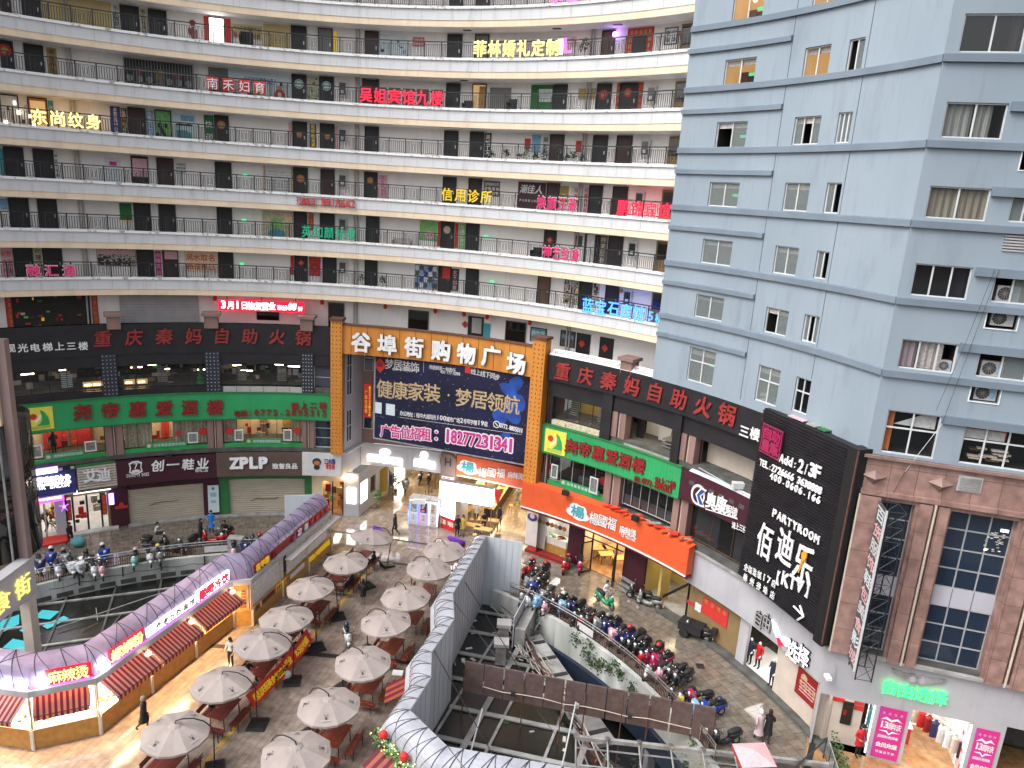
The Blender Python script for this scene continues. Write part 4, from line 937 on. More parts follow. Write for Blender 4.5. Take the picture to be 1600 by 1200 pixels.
# air conditioners parked in the openings
def aircon(s,z,label,w_=.8,h=.6,o=-.35,side=1):
 t=thing('air_conditioner',ff(s,z,o),label,'air conditioner','outdoor air conditioner units on the tower')
 b=MB();b.map(ff,s-w_/2,s+w_/2,z,z+h,o-.15,o+.15,'panel_grey');b.map(ff,s+w_*.22,s+w_*.4,z+.1,z+h-.1,o+.15,o+.155,'paper_blue' if side else 'panel_grey');b.build('casing','window_white',t)
 b=MB();b.disc(ff,s-w_*.14,z+h/2,h*.42,o+.15,o+.165,'char_dark',18)
 for i in range(6):
  a=pi*i/6;b.map(lambda u,v,q,a=a:ff(s-w_*.14+u*cos(a)-v*sin(a),z+h/2+u*sin(a)+v*cos(a),q),-h*.4,h*.4,-.01,.01,o+.165,o+.17,'door_grey')
 b.build('fan_grille','char_dark',t);return t
aircon(FR['q4'][0]+.62,FR['q4'][2]+.06,'air conditioner in the second window column, above the narrow vented opening');aircon(FR['a5'][0]+.62,FR['a5'][2]+.1,'dusty air conditioner in the small dark opening under the second string course from below',side=0)
aircon(FR['q5'][0]+.62,FR['q5'][2]+.06,'air conditioner with blue label at the left of the lower right window');aircon(FR['a6'][0]+.6,FR['a6'][2]+.04,'air conditioner with blue label in the lowest small dark opening')
aircon(FR['r5'][1]-.28,FR['r5'][2]+.06,'small white air conditioner at the open right end of the window with a white board',.42,.42)
# loose cables down the face
cb=MB();p0=ff(*onface(1552,420),.2);p1=ff(*onface(1460,640),.25);cb.path([p0,p0.lerp(p1,.5)+NT*.15,p1],.008,'char_dark');p2=ff(*onface(1470,660),.2);cb.path([p0+DT*.15,p2],.008,'char_dark');p3=ff(*onface(1413,735),.15);cb.path([p2,p3],.012,'letter_grey')
p4=ff(*onface(1375,800),.35);cb.path([p3,p4],.01,'char_dark');cb.build('cable','char_dark',label='thin loose cables hanging down the right face of the tower',cat='cable')
# soot along the foot of the curved face
# ---- stone base on the right face
st=MB();ZS0,ZS1=5.25,14.77
def sq(tl,tr,bl,br):
 a,z1=onface(*tl);b,_=onface(*tr);c,z0=onface(*bl);d,_=onface(*br);return[(a+c)/2,(b+d)/2,z0,z1]
W1=sq((1376,781),(1428,788),(1357,901),(1406,906));W1b=sq((1351,930),(1401,936),(1334,1018),(1382,1022))
W2=sq((1484,795),(1590,809),(1460,916),(1562,931));W2b=sq((1454,944),(1555,960),(1436,1033),(1536,1048))
W1b[0],W1b[1]=W1[0],W1[1];W2b[0],W2b[1]=W2[0],W2[1]
zt=(W1[3]+W2[3])/2;zm=(W1[2]+W2[2])/2;zn=(W1b[3]+W2b[3])/2;zb=max((W1b[2]+W2b[2])/2,ZS0+.25)
for q in(W1,W2):q[2],q[3]=zm,zt
for q in(W1b,W2b):q[2],q[3]=zb,zn
W3=[W2[1]+1.9,W2[1]+4.6,zm,zt];W3b=[W3[0],W3[1],zb,zn]
su=lambda co:((co-PC).dot(DT),co.z)
st.uvf=su
hs_=[[w_[0],w_[1],zb-.25,zt]for w_ in(W1,W2,W3)]
holed(st,lambda u,v,w_=0:ff(u,v,w_+.12),.0,14,ZS0,ZS1,hs_,'stone_pink',reveal=.45,depth=1.8)
# pilasters and cornice
for a,b in((.05,W1[0]-.12),(W1[1]+.12,W1[1]+(W2[0]-W1[1])*.44),(W1[1]+(W2[0]-W1[1])*.62,W2[0]-.12),(W2[1]+.12,W2[1]+.8),(W2[1]+1.1,W3[0]-.12)):
 if b>a:st.map(ff,a,b,ZS0,zt+.15,.12,.34,'stone_pink')
st.map(ff,0,14,zt+.22,zt+.42,.12,.3,'stone_pink');st.map(ff,-.1,14,ZS1-.12,ZS1,.12,.3,'granite_pink')
st.build('stone_cladding','stone_pink',tow)
# the curved return of the stone next to the black sign
rs=MB();rs.uvf=lambda co:(deg(atan2(co.x-CX,co.y-CY)),co.z);rs.arc(TC-2.4,TC+.25,RT-.15,RT+.2,ZS0,ZS1,'granite_pink');rs.arc(TC-2.6,TC+.2,RT-.4,RT-.15,zt+.2,zt+.6,'granite_pink');rs.build('stone_return','granite_pink',tow)
for w_,n in((W1,1),(W2,3),(W3,3)):
 sp=MB();sp.map(ff,w_[0],w_[1],zn,zm,-.3,-.22,'wall_lilac')
 for i in range(1,n):u=w_[0]+(w_[1]-w_[0])*i/n;sp.map(ff,u-.015,u+.015,zn,zm,-.22,-.215,'seam_dark')
 sp.build('spandrel','wall_lilac',tow);sp=MB();sp.map(ff,w_[0],w_[1],zb-.25,zb,-.3,.1,'concrete_dark');sp.build('window_sill','concrete_dark',tow)
for w_,n,r in((W1,1,4),(W2,3,4),(W3,3,4),(W1b,1,3),(W2b,3,3),(W3b,3,3)):
 o=window(ff,*w_,tow,n,[i/r for i in range(1,r)],'glass_blue',None,-.28,t=.04,mull=.028 if n==1 else.036,fr='frame_grey')
# bright reflections of a tree of lights, painted as flecks on the pane
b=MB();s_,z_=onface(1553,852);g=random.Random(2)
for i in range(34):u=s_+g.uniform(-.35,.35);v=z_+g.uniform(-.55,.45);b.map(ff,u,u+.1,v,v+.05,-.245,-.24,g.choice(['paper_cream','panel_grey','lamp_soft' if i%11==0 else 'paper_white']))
b.map(ff,s_+.2,s_+.5,z_+.55,z_+.68,-.245,-.24,'neon_white');b.build('painted_reflection','paper_cream',label='pale branching painted reflection of lights on the upper stone window, right column',cat='decoration')
pp=MB()
for u in(.02,W1[1]+(W2[0]-W1[1])*.53,W2[1]+.95):pp.bar(ff(u,ZS0,.3),ff(u,zt+.2,.3),.05,'wall_beige',6);pp.bar(ff(u+.16,ZS0,.24),ff(u+.16,zt+.1,.24),.03,'rust',5)
pp.build('drain_pipe','wall_beige',tow)
vg=MB();q=fw2((1492,765),(1530,769),(1497,740));vg.map(ff,*q,.12,.16,'panel_grey')
for i in range(8):vg.map(ff,q[0]+.06,q[1]-.06,q[2]+.06+(q[3]-q[2]-.1)*i/8,q[2]+.1+(q[3]-q[2]-.1)*i/8,.16,.19,'steel_dull')
vg.build('vent_grille','panel_grey',tow)
for x,y in((1365,745),(1468,757)):
 b=MB();s_,z_=onface(x,y);b.add([ff(s_-.5,z_+.1,.13),ff(s_,z_+.35,.13),ff(s_+.5,z_+.1,.13),ff(s_,z_-.3,.13),ff(s_,z_+.02,.42)],[(0,1,4),(1,2,4),(2,3,4),(3,0,4)],'granite_pink');b.build('stone_boss','granite_pink',tow)

# ---- vertical lattice sign standing off the stone corner
vs0=thing('blade_sign',ff(.55,5.4,.9),'tall narrow sign on a black lattice frame standing off the stone corner','sign')
b=MB();x0,x1=onface(1344,790)[0],0
def vy(y):return zat(ff(.4,0,.9),0,0)
sA=ff(.75,0,.3);sB=ff(.85,0,1.4);zz0,zz1=5.3,12.9;dd=(sB-sA);L_=Vector((dd.x,dd.y,0)).length;ux=Vector((dd.x,dd.y,0)).normalized();nx=Vector((ux.y,-ux.x,0))
if nx.dot(DT)>0:nx=-nx
fb=lambda u,v,w_=0:sA+ux*u+nx*w_+Vector((0,0,v))
b.map(fb,.25,L_+.25,zz0,zz1,0,.05,'paper_dark');b.map(fb,L_+.23,L_+.28,zz0,zz1,-.02,.07,'letter_grey');o=b.build('panel','paper_dark',vs0)
q=MB()
for i,c in enumerate('百货服饰鞋包美食影城'):put(q,fb,c,.32,L_+.2,zz1-.75-.74*i,zz1-.15-.74*i,.055,['paper_paleblue','paper_pink','letter_grey','paper_pink'][i%4],.03)
q.build('lettering','letter_grey',o)
b=MB()
for u in(.25,L_+.25):
 for w_ in(-.08,-.75):b.bar(fb(u,zz0-.4,w_),fb(u,zz1,w_),.03,'black_iron')
for i in range(13):
 v=zz0-.35+i*.66
 for u in(.25,L_+.25):b.bar(fb(u,v,-.08),fb(u,v,-.75),.018,'black_iron');b.bar(fb(u,v,-.08),fb(u,min(v+.66,zz1),-.75),.014,'black_iron')
 b.bar(fb(.25,v,-.75),fb(L_+.25,v,-.75),.018,'black_iron')
b.build('lattice_frame','black_iron',vs0)
# ================================================================ SHOPPING PODIUM (floors 1 to 3, both wings and the gate)
pod=thing('shopping_podium',P(-20,29.5,0),'three storey curved row of shops with pink granite piers below the white galleries','building')
RS1,RS3=29.5,29.3
mb=MB()
for t0,t1 in((-62,-1.6),(30.4,TC-.4)):
 mb.arc(t0,t1,28.95,33,14.0,14.3,'concrete_dark');mb.arc(t0,t1,28.95,29.2,14.3,14.62,'concrete_dark') # deck and parapet
 mb.arc(t0,t1,29.0,33,9.72,10.1,'concrete_dark');mb.arc(t0,t1,28.85,33,5.22,5.5,'concrete_dark')
 mb.arc(t0,t1,28.95,29.3,11.75,12.9,'sign_black')
mb.arc(-1.6,30.4,28.95,33,14.0,14.3,'concrete_dark')
mb.build('floor_slab','concrete_dark',pod)
mb=MB()
for t0,t1 in((-62,-1.6),(30.4,TC-.4)):mb.arc(t0,t1,33.2,33.4,0,14,'room_dark')
mb.build('back_wall','room_dark',pod)
for t0,t1 in((-30.4,-28.8),(-18.7,-16.9),(-6.0,-4.3),(40.6,42.2)):
 cap=MB();cap.arc(t0,t1,28.7,29.5,14.3,15.15,'granite_pink');cap.arc(t0-.3,t1+.3,28.55,29.65,15.15,15.35,'granite_pink');cap.build('pier_cap','granite_pink',pod)
f29=arcmap(28.9)
# granite piers and studded columns
def piers(L,z0,z1,m='granite_pink',R0=28.95,R1=29.7):
 for a,b in L:
  q=MB();c=(a+b)/2;q.arc(a,c-.22,R0,R1,z0,z1,m,9);q.arc(c+.22,b,R0,R1,z0,z1,m,9);q.arc(c-.22,c+.22,R0+.2,R1,z0,z1,m,9);q.bar(P(c,R0+.12,z0),P(c,R0+.12,z1),.045,'wall_beige',6);q.build('pier',m,pod)
piers([(-31.6,-29.5),(-18.9,-16.9),(-5.95,-4.3)],5.5,7.76)
piers([(39.7,42.1),(50.0,52.2),(30.4,30.9)],5.5,7.85)
piers([(39.9,41.9),(49.9,52.0)],10.1,11.75)
for a,b in((-31.4,-29.6),(-18.8,-16.9),(-5.9,-4.3)):
 q=MB();q.arc(a,b,28.86,29.4,9.66,12.6,'column_navy',9);f=arcmap(28.86)
 for i in range(4):
  for j in range(11):u=U(a+(b-a)*(i+.5)/4,28.86);q.add([f(u-.035,9.85+.26*j,.005),f(u+.035,9.85+.26*j,.005),f(u+.035,9.92+.26*j,.005),f(u-.035,9.92+.26*j,.005),f(u,9.885+.26*j,.05)],[(0,1,4),(1,2,4),(2,3,4),(3,0,4)],'stud_metal')
 q.build('studded_column','column_navy',pod)
for a,b in((38.4,39.9),(48.9,50.0),(30.5,31.0)):q=MB();q.arc(a,b,28.8 if a>31 else 28.95,29.35,9.75,12.9,'sign_black',9);q.build('cladding_column','sign_black',pod)
def T(x,z,R):return thx(x,z,R)
# ---- third floor glazing
def bay(t0,t1,z0,z1,R,n,parent=pod,gl='glass_clear',fr='black_iron',t=.05,rows=None,curtain=None,openp=None):return window(arcmap(R),U(t0,R),U(t1,R),z0,z1,parent,n,rows,gl,curtain,0,fr=fr,t=t,mull=.02,openp=openp)
for t0,t1 in((-41.2,-31.4),(-29.6,-18.8),(-16.9,-5.9)):bay(t0,t1,10.12,11.76,RS3,5,gl='glass_clear')
for z0,z1 in((10.0,12.6),(5.5,7.75)):bay(-4.3,-1.75,z0,z1,29.25,1,gl='glass_blue',fr='window_white',rows=[.33,.66])
q=MB()
q.arc(-41.5,-16.9,28.95,29.25,9.66,10.12,'sign_black')
for i in range(6):q.arc(-16.6+1.8*i,-14.87+1.8*i,28.95,29.25,9.66,10.1,'panel_grey')
q.build('window_apron','sign_black',pod)
fin=MB();g=random.Random(21);fi=arcmap(31)
for i in range(120):
 t_=g.uniform(-41,-6);u=U(t_,31);v=10.15+g.uniform(0,1.5);m_=g.choice(['room_dark','door_grey','panel_grey','wall_brown','door_brown','curtain_grey','board_green','paper_dark'])
 w_=g.uniform(-1,1.2);fin.map(fi,u,u+g.uniform(.1,.6),v,v+g.uniform(.08,.5),w_,w_+.05,m_)
for t_,v in((-40,11.3),(-38.4,11.5),(-36,11.4),(-28,11.3),(-26,11.45),(-24,11.1),(-20,11.0),(-15.5,11.3),(-14.5,10.9),(-10,11.4),(-8.2,11.3)):u=U(t_,31);fin.map(fi,u,u+g.uniform(.3,.9),v,v+.07,.8,.85,'lamp_soft')
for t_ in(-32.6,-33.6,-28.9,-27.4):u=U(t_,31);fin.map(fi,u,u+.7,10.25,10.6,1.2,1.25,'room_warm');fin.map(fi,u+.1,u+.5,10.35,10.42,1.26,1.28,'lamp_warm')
sect(fin,'restaurant_interior','room_dark',pod,(-60,-30.5,-18,0))
for t_,lb in((-35.3,'white slatted air grille inside the left third floor window'),(-24.3,'dark slatted screen inside the middle third floor window'),(-14.3,'slatted screen inside the third floor window left of the bright figures'),(-9,'slatted screen inside the rightmost dark third floor window')):
 b=MB();f=arcmap(29.9);u=U(t_,29.9)
 for i in range(9):b.map(f,u-.32,u+.32,10.3+.13*i,10.37+.13*i,0,.03,'curtain_grey' if t_>-30 else 'paper_paleblue')
 b.build('slatted_screen','curtain_grey',label=lb,cat='screen')
b=MB();q=P(-19.5,29.8,10.15);
for r,z in((.4,0),(.34,.35),(.26,.7),(.16,1.0)):b.lathe(q+Vector((0,0,z)),[(r,0),(.03,.5)],'board_green',9)
b.bar(q-Vector((0,0,.3)),q+Vector((0,0,.2)),.06,'door_brown');b.build('artificial_tree','board_green',label='green artificial tree in the third floor window by a studded column',cat='tree')
# ---- second floor glazing, left wing
bay(-41.2,-31.6,5.75,7.75,RS3,6,gl='glass_clear')
bay(-29.5,-18.9,5.75,7.75,RS3,6,gl=['curtain_grey']*0+['glass_clear']*6,curtain=[(.02,.33,'paper_cream'),(.58,.98,'paper_cream')])
bay(-16.9,-5.95,5.75,7.75,RS3,6,gl='glass_clear',curtain=[(.01,.17,'paper_cream'),(.85,.99,'paper_cream')])
q=MB()
for t0,t1 in((-41.5,-31.6),(-29.5,-18.9),(-16.9,-5.95)):q.arc(t0,t1,29.05,29.3,5.5,5.76,'logo_green')
q.arc(31,39.7,29.05,29.3,5.5,5.8,'logo_green');sect(q,'window_sill','logo_green',pod,(-60,-30.5,-18,-3,60))
q=MB();fi=arcmap(31.8)
q.arc(-41.5,-6,32.0,32.1,5.5,9.6,'shop_cream');q.arc(-41.5,-6,29.4,32,7.85,7.9,'shop_cream')
g=random.Random(5)
for a,b_,m_ in((-38.2,-35.6,'paper_red'),(-35.2,-32.9,'paper_red'),(-24.9,-24,'paper_red'),(-12.5,-11.5,'wall_brown'),(-9.5,-8.3,'paper_gold'),(-28,-26.3,'wall_brown')):q.map(fi,U(a,31.8),U(b_,31.8),5.6,7.5,0,.05,m_)
for i in range(46):
 t_=g.uniform(-41,-6.5);u=U(t_,31.8);v=5.6+g.uniform(0,.8);w_=g.uniform(.3,1.8);q.map(fi,u,u+g.uniform(.15,.5),v,v+g.uniform(.1,.5),w_,w_+.1,g.choice(['dark_red','pure_red','paper_cream','door_brown','wood_orange','curtain_pink']))
for t_ in(-40,-37,-34,-27,-24.5,-22,-14,-11.5,-9):u=U(t_,31.8);q.map(fi,u-.4,u+.4,7.7,7.76,.6,1.2,'lamp_soft')
sect(q,'dining_room','shop_cream',pod,(-60,-30.5,-18,0))
for i,(x0,x1,y0,y1)in enumerate(((45,65,694,717),(133,150,688,706),(294,309,675,692),(367,380,671,688),(443,456,671,688))):
 f=arcmap(28.85);a,z0=onarc(x0,y1,28.85);b_,z1=onarc(x1,y0,28.85);o=window(f,U(a,28.85),U(b_,28.85),z0,z1,pod,1,None,'glass_grey',w_=.05,t=.08);o.name='tilted_window'
for x,y,r,lb in((279,677,.22,'red round paper flower in the middle second floor window, left one'),(317,674,.28,'red round paper flower at the right end of the middle second floor window'),(358,673,.28,'red round paper flower at the left end of the window under the phone number'),(464,673,.26,'red round paper flower at the right end of the window under the phone number')):
 f=arcmap(29.2);a,z=onarc(x,y,29.2);b=MB();b.disc(f,U(a,29.2),z,r,0,.02,'paper_red',14);b.build('paper_flower','paper_red',label=lb,cat='decoration')
for x0,x1,lb in((70,132,'green strip with white text below the dining room window at left'),(228,292,'green strip with white text below the middle second floor window'),(384,440,'green strip with white text below the window under the phone number'),(876,936,'green strip with white text in the right wing window beside the orange column')):
 f=arcmap(29.02);a,b_=T(x0,5.9,29.02),T(x1,5.9,29.02);b=MB();b.arc(a,b_,29.02,29.06,5.74,6.12,'sign_green');o=b.build('window_strip','sign_green',label=lb,cat='sign')
 q=MB();q.disc(f,U(a,29.02)+.2,5.93,.13,0,.02,'paper_cream',12);letters(q,f,'尧帝惠爱酒楼欢迎您',U(a,29.02)+.5,U(b_,29.02)-.1,5.83,6.03,.01,'letter_grey');q.build('lettering','letter_grey',o)
# ---- second and third floor glazing, right wing
bay(31,38.5,10.15,12.0,RS3,4,gl='glass_clear');bay(42,48.9,9.9,11.9,RS3+.3,1,openp=[0]);bay(52,61.4,9.3,12,RS3+.2,1,openp=[0])
bay(31,39.6,5.8,7.8,RS3,5,gl='glass_dark',fr='panel_grey');bay(42.2,49.9,5.8,7.85,RS3,6,gl='glass_dark',fr='panel_grey');bay(52.3,61.4,5.6,7.9,RS3,3,gl='glass_dark',fr='door_brown')
q=MB();fi=arcmap(30.2);f=arcmap(29.36)
q.arc(42,49,31.4,31.5,9.9,12.4,'shop_white');q.arc(52,61.5,30.2,30.3,9.2,12.6,'wall_beige');q.arc(30.9,38.6,32.0,32.1,10,12.6,'shop_yellow')
q.map(fi,U(42.1,30.2),U(43.1,30.2),9.95,11.8,0,.05,'door_black');q.map(fi,U(44.3,30.2),U(46,30.2),9.95,11.4,-.8,-.7,'letter_grey');q.map(arcmap(31.3),U(44.9,31.3),U(45.7,31.3),11.1,11.4,.0,.03,'paper_red');q.map(arcmap(31.3),U(47,31.3),U(47.8,31.3),11.0,11.3,0,.03,'paper_red')
for i in range(4):q.arc(46.2,48.8,29.8,31.2,9.95+.22*i,10.0+.22*i,'door_grey')
for i in range(8):q.map(arcmap(30.4),U(32.2+.02*i,30.4),U(33.3,30.4),10.3+.15*i,10.36+.15*i,0,.03,'panel_grey');q.map(arcmap(30.4),U(36.2,30.4),U(37.3,30.4),10.3+.15*i,10.36+.15*i,0,.03,'panel_grey')
q.map(arcmap(30.8),U(33.6,30.8),U(36,30.8),11.35,11.7,0,.05,'paper_paleblue');q.map(arcmap(31.4),U(31.4,31.4),U(32.4,31.4),10.2,11.6,0,.05,'board_green');q.arc(33,34,30.5,31.2,12.2,12.25,'lamp_soft');q.arc(36,37,30.5,31.2,12.2,12.25,'lamp_soft');q.arc(44,46,29.8,30.4,12.3,12.35,'lamp_soft')
for i in range(6):a=42.4+1.27*i;q.map(f,U(a,29.36),U(a+1.05,29.36),5.85,6.5,.0,.03,'letter_white')
for a,b_,z0,z1 in((31.3,32.4,5.85,6.6),(35.4,38,5.85,6.6)):q.map(f,U(a,29.36),U(b_,29.36),z0,z1,0,.03,'letter_grey')
q.map(f,U(53,29.36),U(56.3,29.36),5.65,7.6,0,.03,'wall_lilac');q.map(f,U(58.6,29.36),U(61,29.36),5.65,7.3,0,.03,'wall_lilac');sect(q,'upper_room','shop_white',pod,(20,40.5,50.5,80))
for x0,y0,x1,y1 in((861,745,873,727),(921,768,936,748)):
 f=arcmap(28.85);a,z0=onarc(x0,y0,28.85);b_,z1=onarc(x1,y1,28.85);o=window(f,U(a,28.85),U(b_,28.85),z0,z1,pod,1,None,'glass_grey',w_=.05,t=.07);o.name='tilted_window'
for x,y,r,lb in((856,728,.25,'red disc in the right wing window next to the orange column'),(943,752,.3,'red disc behind the tilted window pane in the right wing')):
 f=arcmap(29.2);a,z=onarc(x,y,29.2);b=MB();b.disc(f,U(a,29.2),z,r,0,.02,'dark_red',14);b.build('paper_flower','dark_red',label=lb,cat='decoration')
q=MB();f=arcmap(29)
for i in range(7):q.arc(31+1.07*i,31+1.07*i+1.02,28.98,29.3,9.78,10.12,'paper_cream')
q.arc(42,48.9,28.9,29.4,9.75,9.92,'concrete');q.arc(52,62,28.7,29.3,9.0,9.25,'concrete_dark');q.build('window_apron','paper_cream',pod)

# ---- big fascia signs ------------------------------------------------------------
def fascia(name,t0,t1,z0,z1,R,m,label,d=.35,ribs=0,cap=None):
 t=thing(name,P((t0+t1)/2,R,z0),label,'sign')
 b=MB();b.arc(t0,t1,R,R+d,z0,z1,m)
 if ribs:
  a=t0
  while a<t1:b.arc(a,a+.05,R-.012,R,z0+.02,z1-.02,m);a+=ribs
 if cap:b.arc(t0,t1,R-.06,R+d,z1,z1+.06,cap);b.arc(t0,t1,R-.06,R+.05,z0-.06,z0,cap)
 b.build('board',m,t);return t,arcmap(R)
def onR(x,y,R):a,z=onarc(x,y,R);return U(a,R),z
def sgn(t,fn,R,s,x0,y0,x1,y1,h,m,name='lettering',**k): # text between two picture columns, centred on the given rows
 u0,za=onR(x0,y0,R);u1,zb=onR(x1,y1,R);b=MB();n=len(s)
 wch=k.pop('w',None)or min(h,(u1-u0)/n)
 for i,ch in enumerate(s):
  if ch==' ':continue
  f_=(i+.5)/n if k.get('cells')else(i/(n-1)if n>1 else.5);c=u0+wch/2+(u1-u0-wch)*f_;z=za+(zb-za)*f_
  kk={q:v for q,v in k.items()if q!='cells'}
  letters(b,fn,ch,c-wch/2,c+wch/2,z-h/2,z+h/2,.03,m,asp=wch/h,**kk)
 return b.build(name,m,t)
t,f=fascia('hotpot_sign',-62,-1.75,12.55,14.62,28.9,'sign_black','long black fascia with red brush characters and white lift directions over the left wing')
sgn(t,f,28.9,'重庆秦妈自助火锅',146,529,486,528,1.05,'sign_red_text',bold=.03,depth=.06,italic=.12)
sgn(t,f,28.9,'观光电梯上三楼',8,545,137,540,.52,'letter_white',bold=.03,depth=.04)
t,f=fascia('hotpot_sign',30.2,61.6,12.85,14.55,28.7,'sign_black','long black fascia with red brush characters and a white printed top over the right wing')
sgn(t,f,28.7,'重庆秦妈自助火锅',868,577,1150,652,1.12,'sign_red_text',bold=.035,depth=.06,italic=.12)
sgn(t,f,28.7,'三楼',1157,672,1188,681,.62,'letter_white',bold=.04,depth=.04)
b=MB();b.arcp(30.2,61.4,[(28.68,14.56),(29.15,14.9),(29.15,14.82),(28.75,14.55)],'letter_white');g=random.Random(9)
fl=lambda t_,s:P(t_,28.68+.47*s,14.56+.34*s+.008)
for i in range(34):
 a=30.8+i*.9;
 if i%4==3:continue
 b.add([fl(a,.35),fl(a+.42,.35),fl(a+.42,.7),fl(a,.7)],[(0,1,2,3)],['char_dark','char_dark','pure_red'][i%3]);b.add([P(a+.1,28.68+.47*.42,14.56+.34*.42+.014),P(a+.32,28.68+.47*.42,14.56+.34*.42+.014),P(a+.32,28.68+.47*.62,14.56+.34*.62+.014),P(a+.1,28.68+.47*.62,14.56+.34*.62+.014)],[(0,1,2,3)],'letter_white')
b.build('printed_top','letter_white',t)
# green restaurant signs
def leaflogo(t,fn,u,z,s):
 b=MB();b.map(fn,u,u+s,z,z+s,0,.06,'logo_yellow');b.disc(fn,u+.27*s,z+.62*s,.135*s,.06,.075,'pure_red',18)
 b.shape(fn,[(u+x*s,z+y*s)for x,y in((.36,.2),(.5,.3),(.58,.45),(.58,.62),(.53,.9),(.68,.8),(.8,.58),(.84,.38),(.84,.2))],.06,.08,'logo_green')
 b.shape(fn,[(u+x*s,z+y*s)for x,y in((.3,.34),(.42,.36),(.53,.5),(.56,.66),(.52,.7),(.46,.52))],.06,.085,'letter_white')
 for i in range(3):b.map(fn,u+.14*s,u+.86*s,z+(.06+.045*i)*s,z+(.075+.045*i)*s,.06,.07,'logo_green')
 b.build('logo','logo_yellow',t)
t,f=fascia('restaurant_sign',-41.3,-1.9,7.75,9.64,28.8,'sign_green','long green fascia with a yellow leaf emblem over the left wing',ribs=.45,cap='board_green')
u,z=onR(42,673,28.8);leaflogo(t,f,u,z-.05,1.5)
sgn(t,f,28.8,'尧帝惠爱酒楼',114,645,348,636,1.05,'dark_red',bold=.045,depth=.08,side='char_dark',italic=.08)
sgn(t,f,28.8,'请上二楼',455,634,510,634,.5,'dark_red',bold=.04,depth=.06,side='char_dark');sgn(t,f,28.8,'电话：0772-2895313',366,646,511,647,.46,'dark_red',bold=.05,depth=.06,side='char_dark')
t,f=fascia('restaurant_sign',30.0,50.95,7.85,9.75,28.7,'sign_green','shorter green fascia with a yellow leaf emblem over the right wing',ribs=.45,cap='board_green')
u,z=onR(848,706,28.7);leaflogo(t,f,u+.12,z+.12,1.6)
sgn(t,f,28.7,'尧帝惠爱酒楼',884,694,1008,730,.92,'dark_red',bold=.05,depth=.08,side='char_dark',italic=.08)
sgn(t,f,28.7,'请上二楼',1024,749,1056,759,.42,'dark_red',bold=.04,depth=.05,side='char_dark');sgn(t,f,28.7,'电话:0772-2895313',992,747,1050,768,.38,'dark_red',bold=.05,depth=.05,side='char_dark')
# lower row of shop signs, left wing
fr_=28.6
t,f=fascia('shop_sign',T(42,4.5,fr_),T(118,4.3,fr_),3.35,5.05,fr_,'paper_navy','navy illuminated shop sign with white glowing text at far left of the shop row',cap='letter_grey')
sgn(t,f,fr_,'美发造型沙龙',46,755,110,747,.62,'neon_white',bold=.05,depth=.05);sgn(t,f,fr_,'HAIR SALON',46,765,108,757,.3,'neon_white',bold=.04)
b=MB();u,z=onR(68,735,fr_);b.map(f,u-.75,u+.75,z-.16,z+.16,.1,.3,'neon_white');b.map(f,u-.8,u+.8,z-.2,z+.2,.05,.1,'neon_purple');b.build('light_tube','neon_white',t)
t,f=fascia('shop_sign',T(119,4.4,fr_),T(181.5,4.3,fr_),3.35,5.1,fr_,'sign_brown','brown diamond grid shop sign with two pale characters',cap='board_green')
b=MB();ua,ub=U(T(119,4.4,fr_),fr_),U(T(181.5,4.3,fr_),fr_);g=0
for j in range(9):
 for i in range(15):u=ua+.08+(ub-ua-.1)*i/15;v=3.42+.185*j;b.add([f(u,v,.0),f(u+.2,v,.0),f(u+.2,v+.16,.0),f(u,v+.16,0),f(u+.1,v+.08,.06)],[(0,1,4),(1,2,4),(2,3,4),(3,0,4)],'wall_beige')
b.build('diamond_grid','sign_brown',t);sgn(t,f,fr_,'艾迪',131,744,172,740,.85,'letter_white',bold=.05,depth=.12)
t,f=fascia('shop_sign',T(182,4.4,fr_),T(337.5,4.3,fr_),3.35,5.12,fr_,'sign_maroon','maroon shoe shop sign with a shield emblem and white characters')
sgn(t,f,fr_,'创一鞋业',237,728,326,724,.8,'letter_white',bold=.03,depth=.06,italic=.12);sgn(t,f,fr_,'柳州二店',305,735,325,734,.28,'letter_white');sgn(t,f,fr_,'CHUANG YI SHOES',197,744,233,741,.26,'letter_white')
b=MB();u,z=onR(212,731,fr_);b.shape(f,[(u+x,z+y)for x,y in((-.42,.38),(-.28,.42),(-.2,.5),(.2,.5),(.28,.42),(.42,.38),(.36,.05),(.42,-.3),(.15,-.45),(0,-.52),(-.15,-.45),(-.42,-.3),(-.36,.05))],0,.04,'letter_white');b.shape(f,[(u+x*.78,z+y*.78)for x,y in((-.42,.38),(-.28,.42),(-.2,.5),(.2,.5),(.28,.42),(.42,.38),(.36,.05),(.42,-.3),(.15,-.45),(0,-.52),(-.15,-.45),(-.42,-.3),(-.36,.05))],.04,.05,'sign_maroon');b.disc(f,u,z-.22,.26,.05,.06,'letter_white',12,.12);put(b,f,'7',u-.1,u+.14,z-.05,z+.35,.06,'letter_white');b.build('emblem','letter_white',t)
t,f=fascia('shop_sign',T(338,4.4,fr_),T(471.5,4.3,fr_),3.4,5.15,fr_,'sign_brown','brown clothes shop sign with four large white latin letters')
sgn(t,f,fr_,'ZPLP',359,725,419,724,.86,'letter_white',bold=.07,depth=.08);sgn(t,f,fr_,'致普良品',426,728,465,728,.42,'letter_white',bold=.03,depth=.04)
t,f=fascia('shop_sign',T(472,4.4,fr_),-.15,3.45,5.2,fr_,'letter_grey','pale grey snack shop sign with a small round emblem and red and blue lettering')
sgn(t,f,fr_,'口水嗨',507,721,524,721,.45,'paper_navy',bold=.05);sgn(t,f,fr_,'零食铺',509,729,523,729,.42,'pure_red',bold=.05)
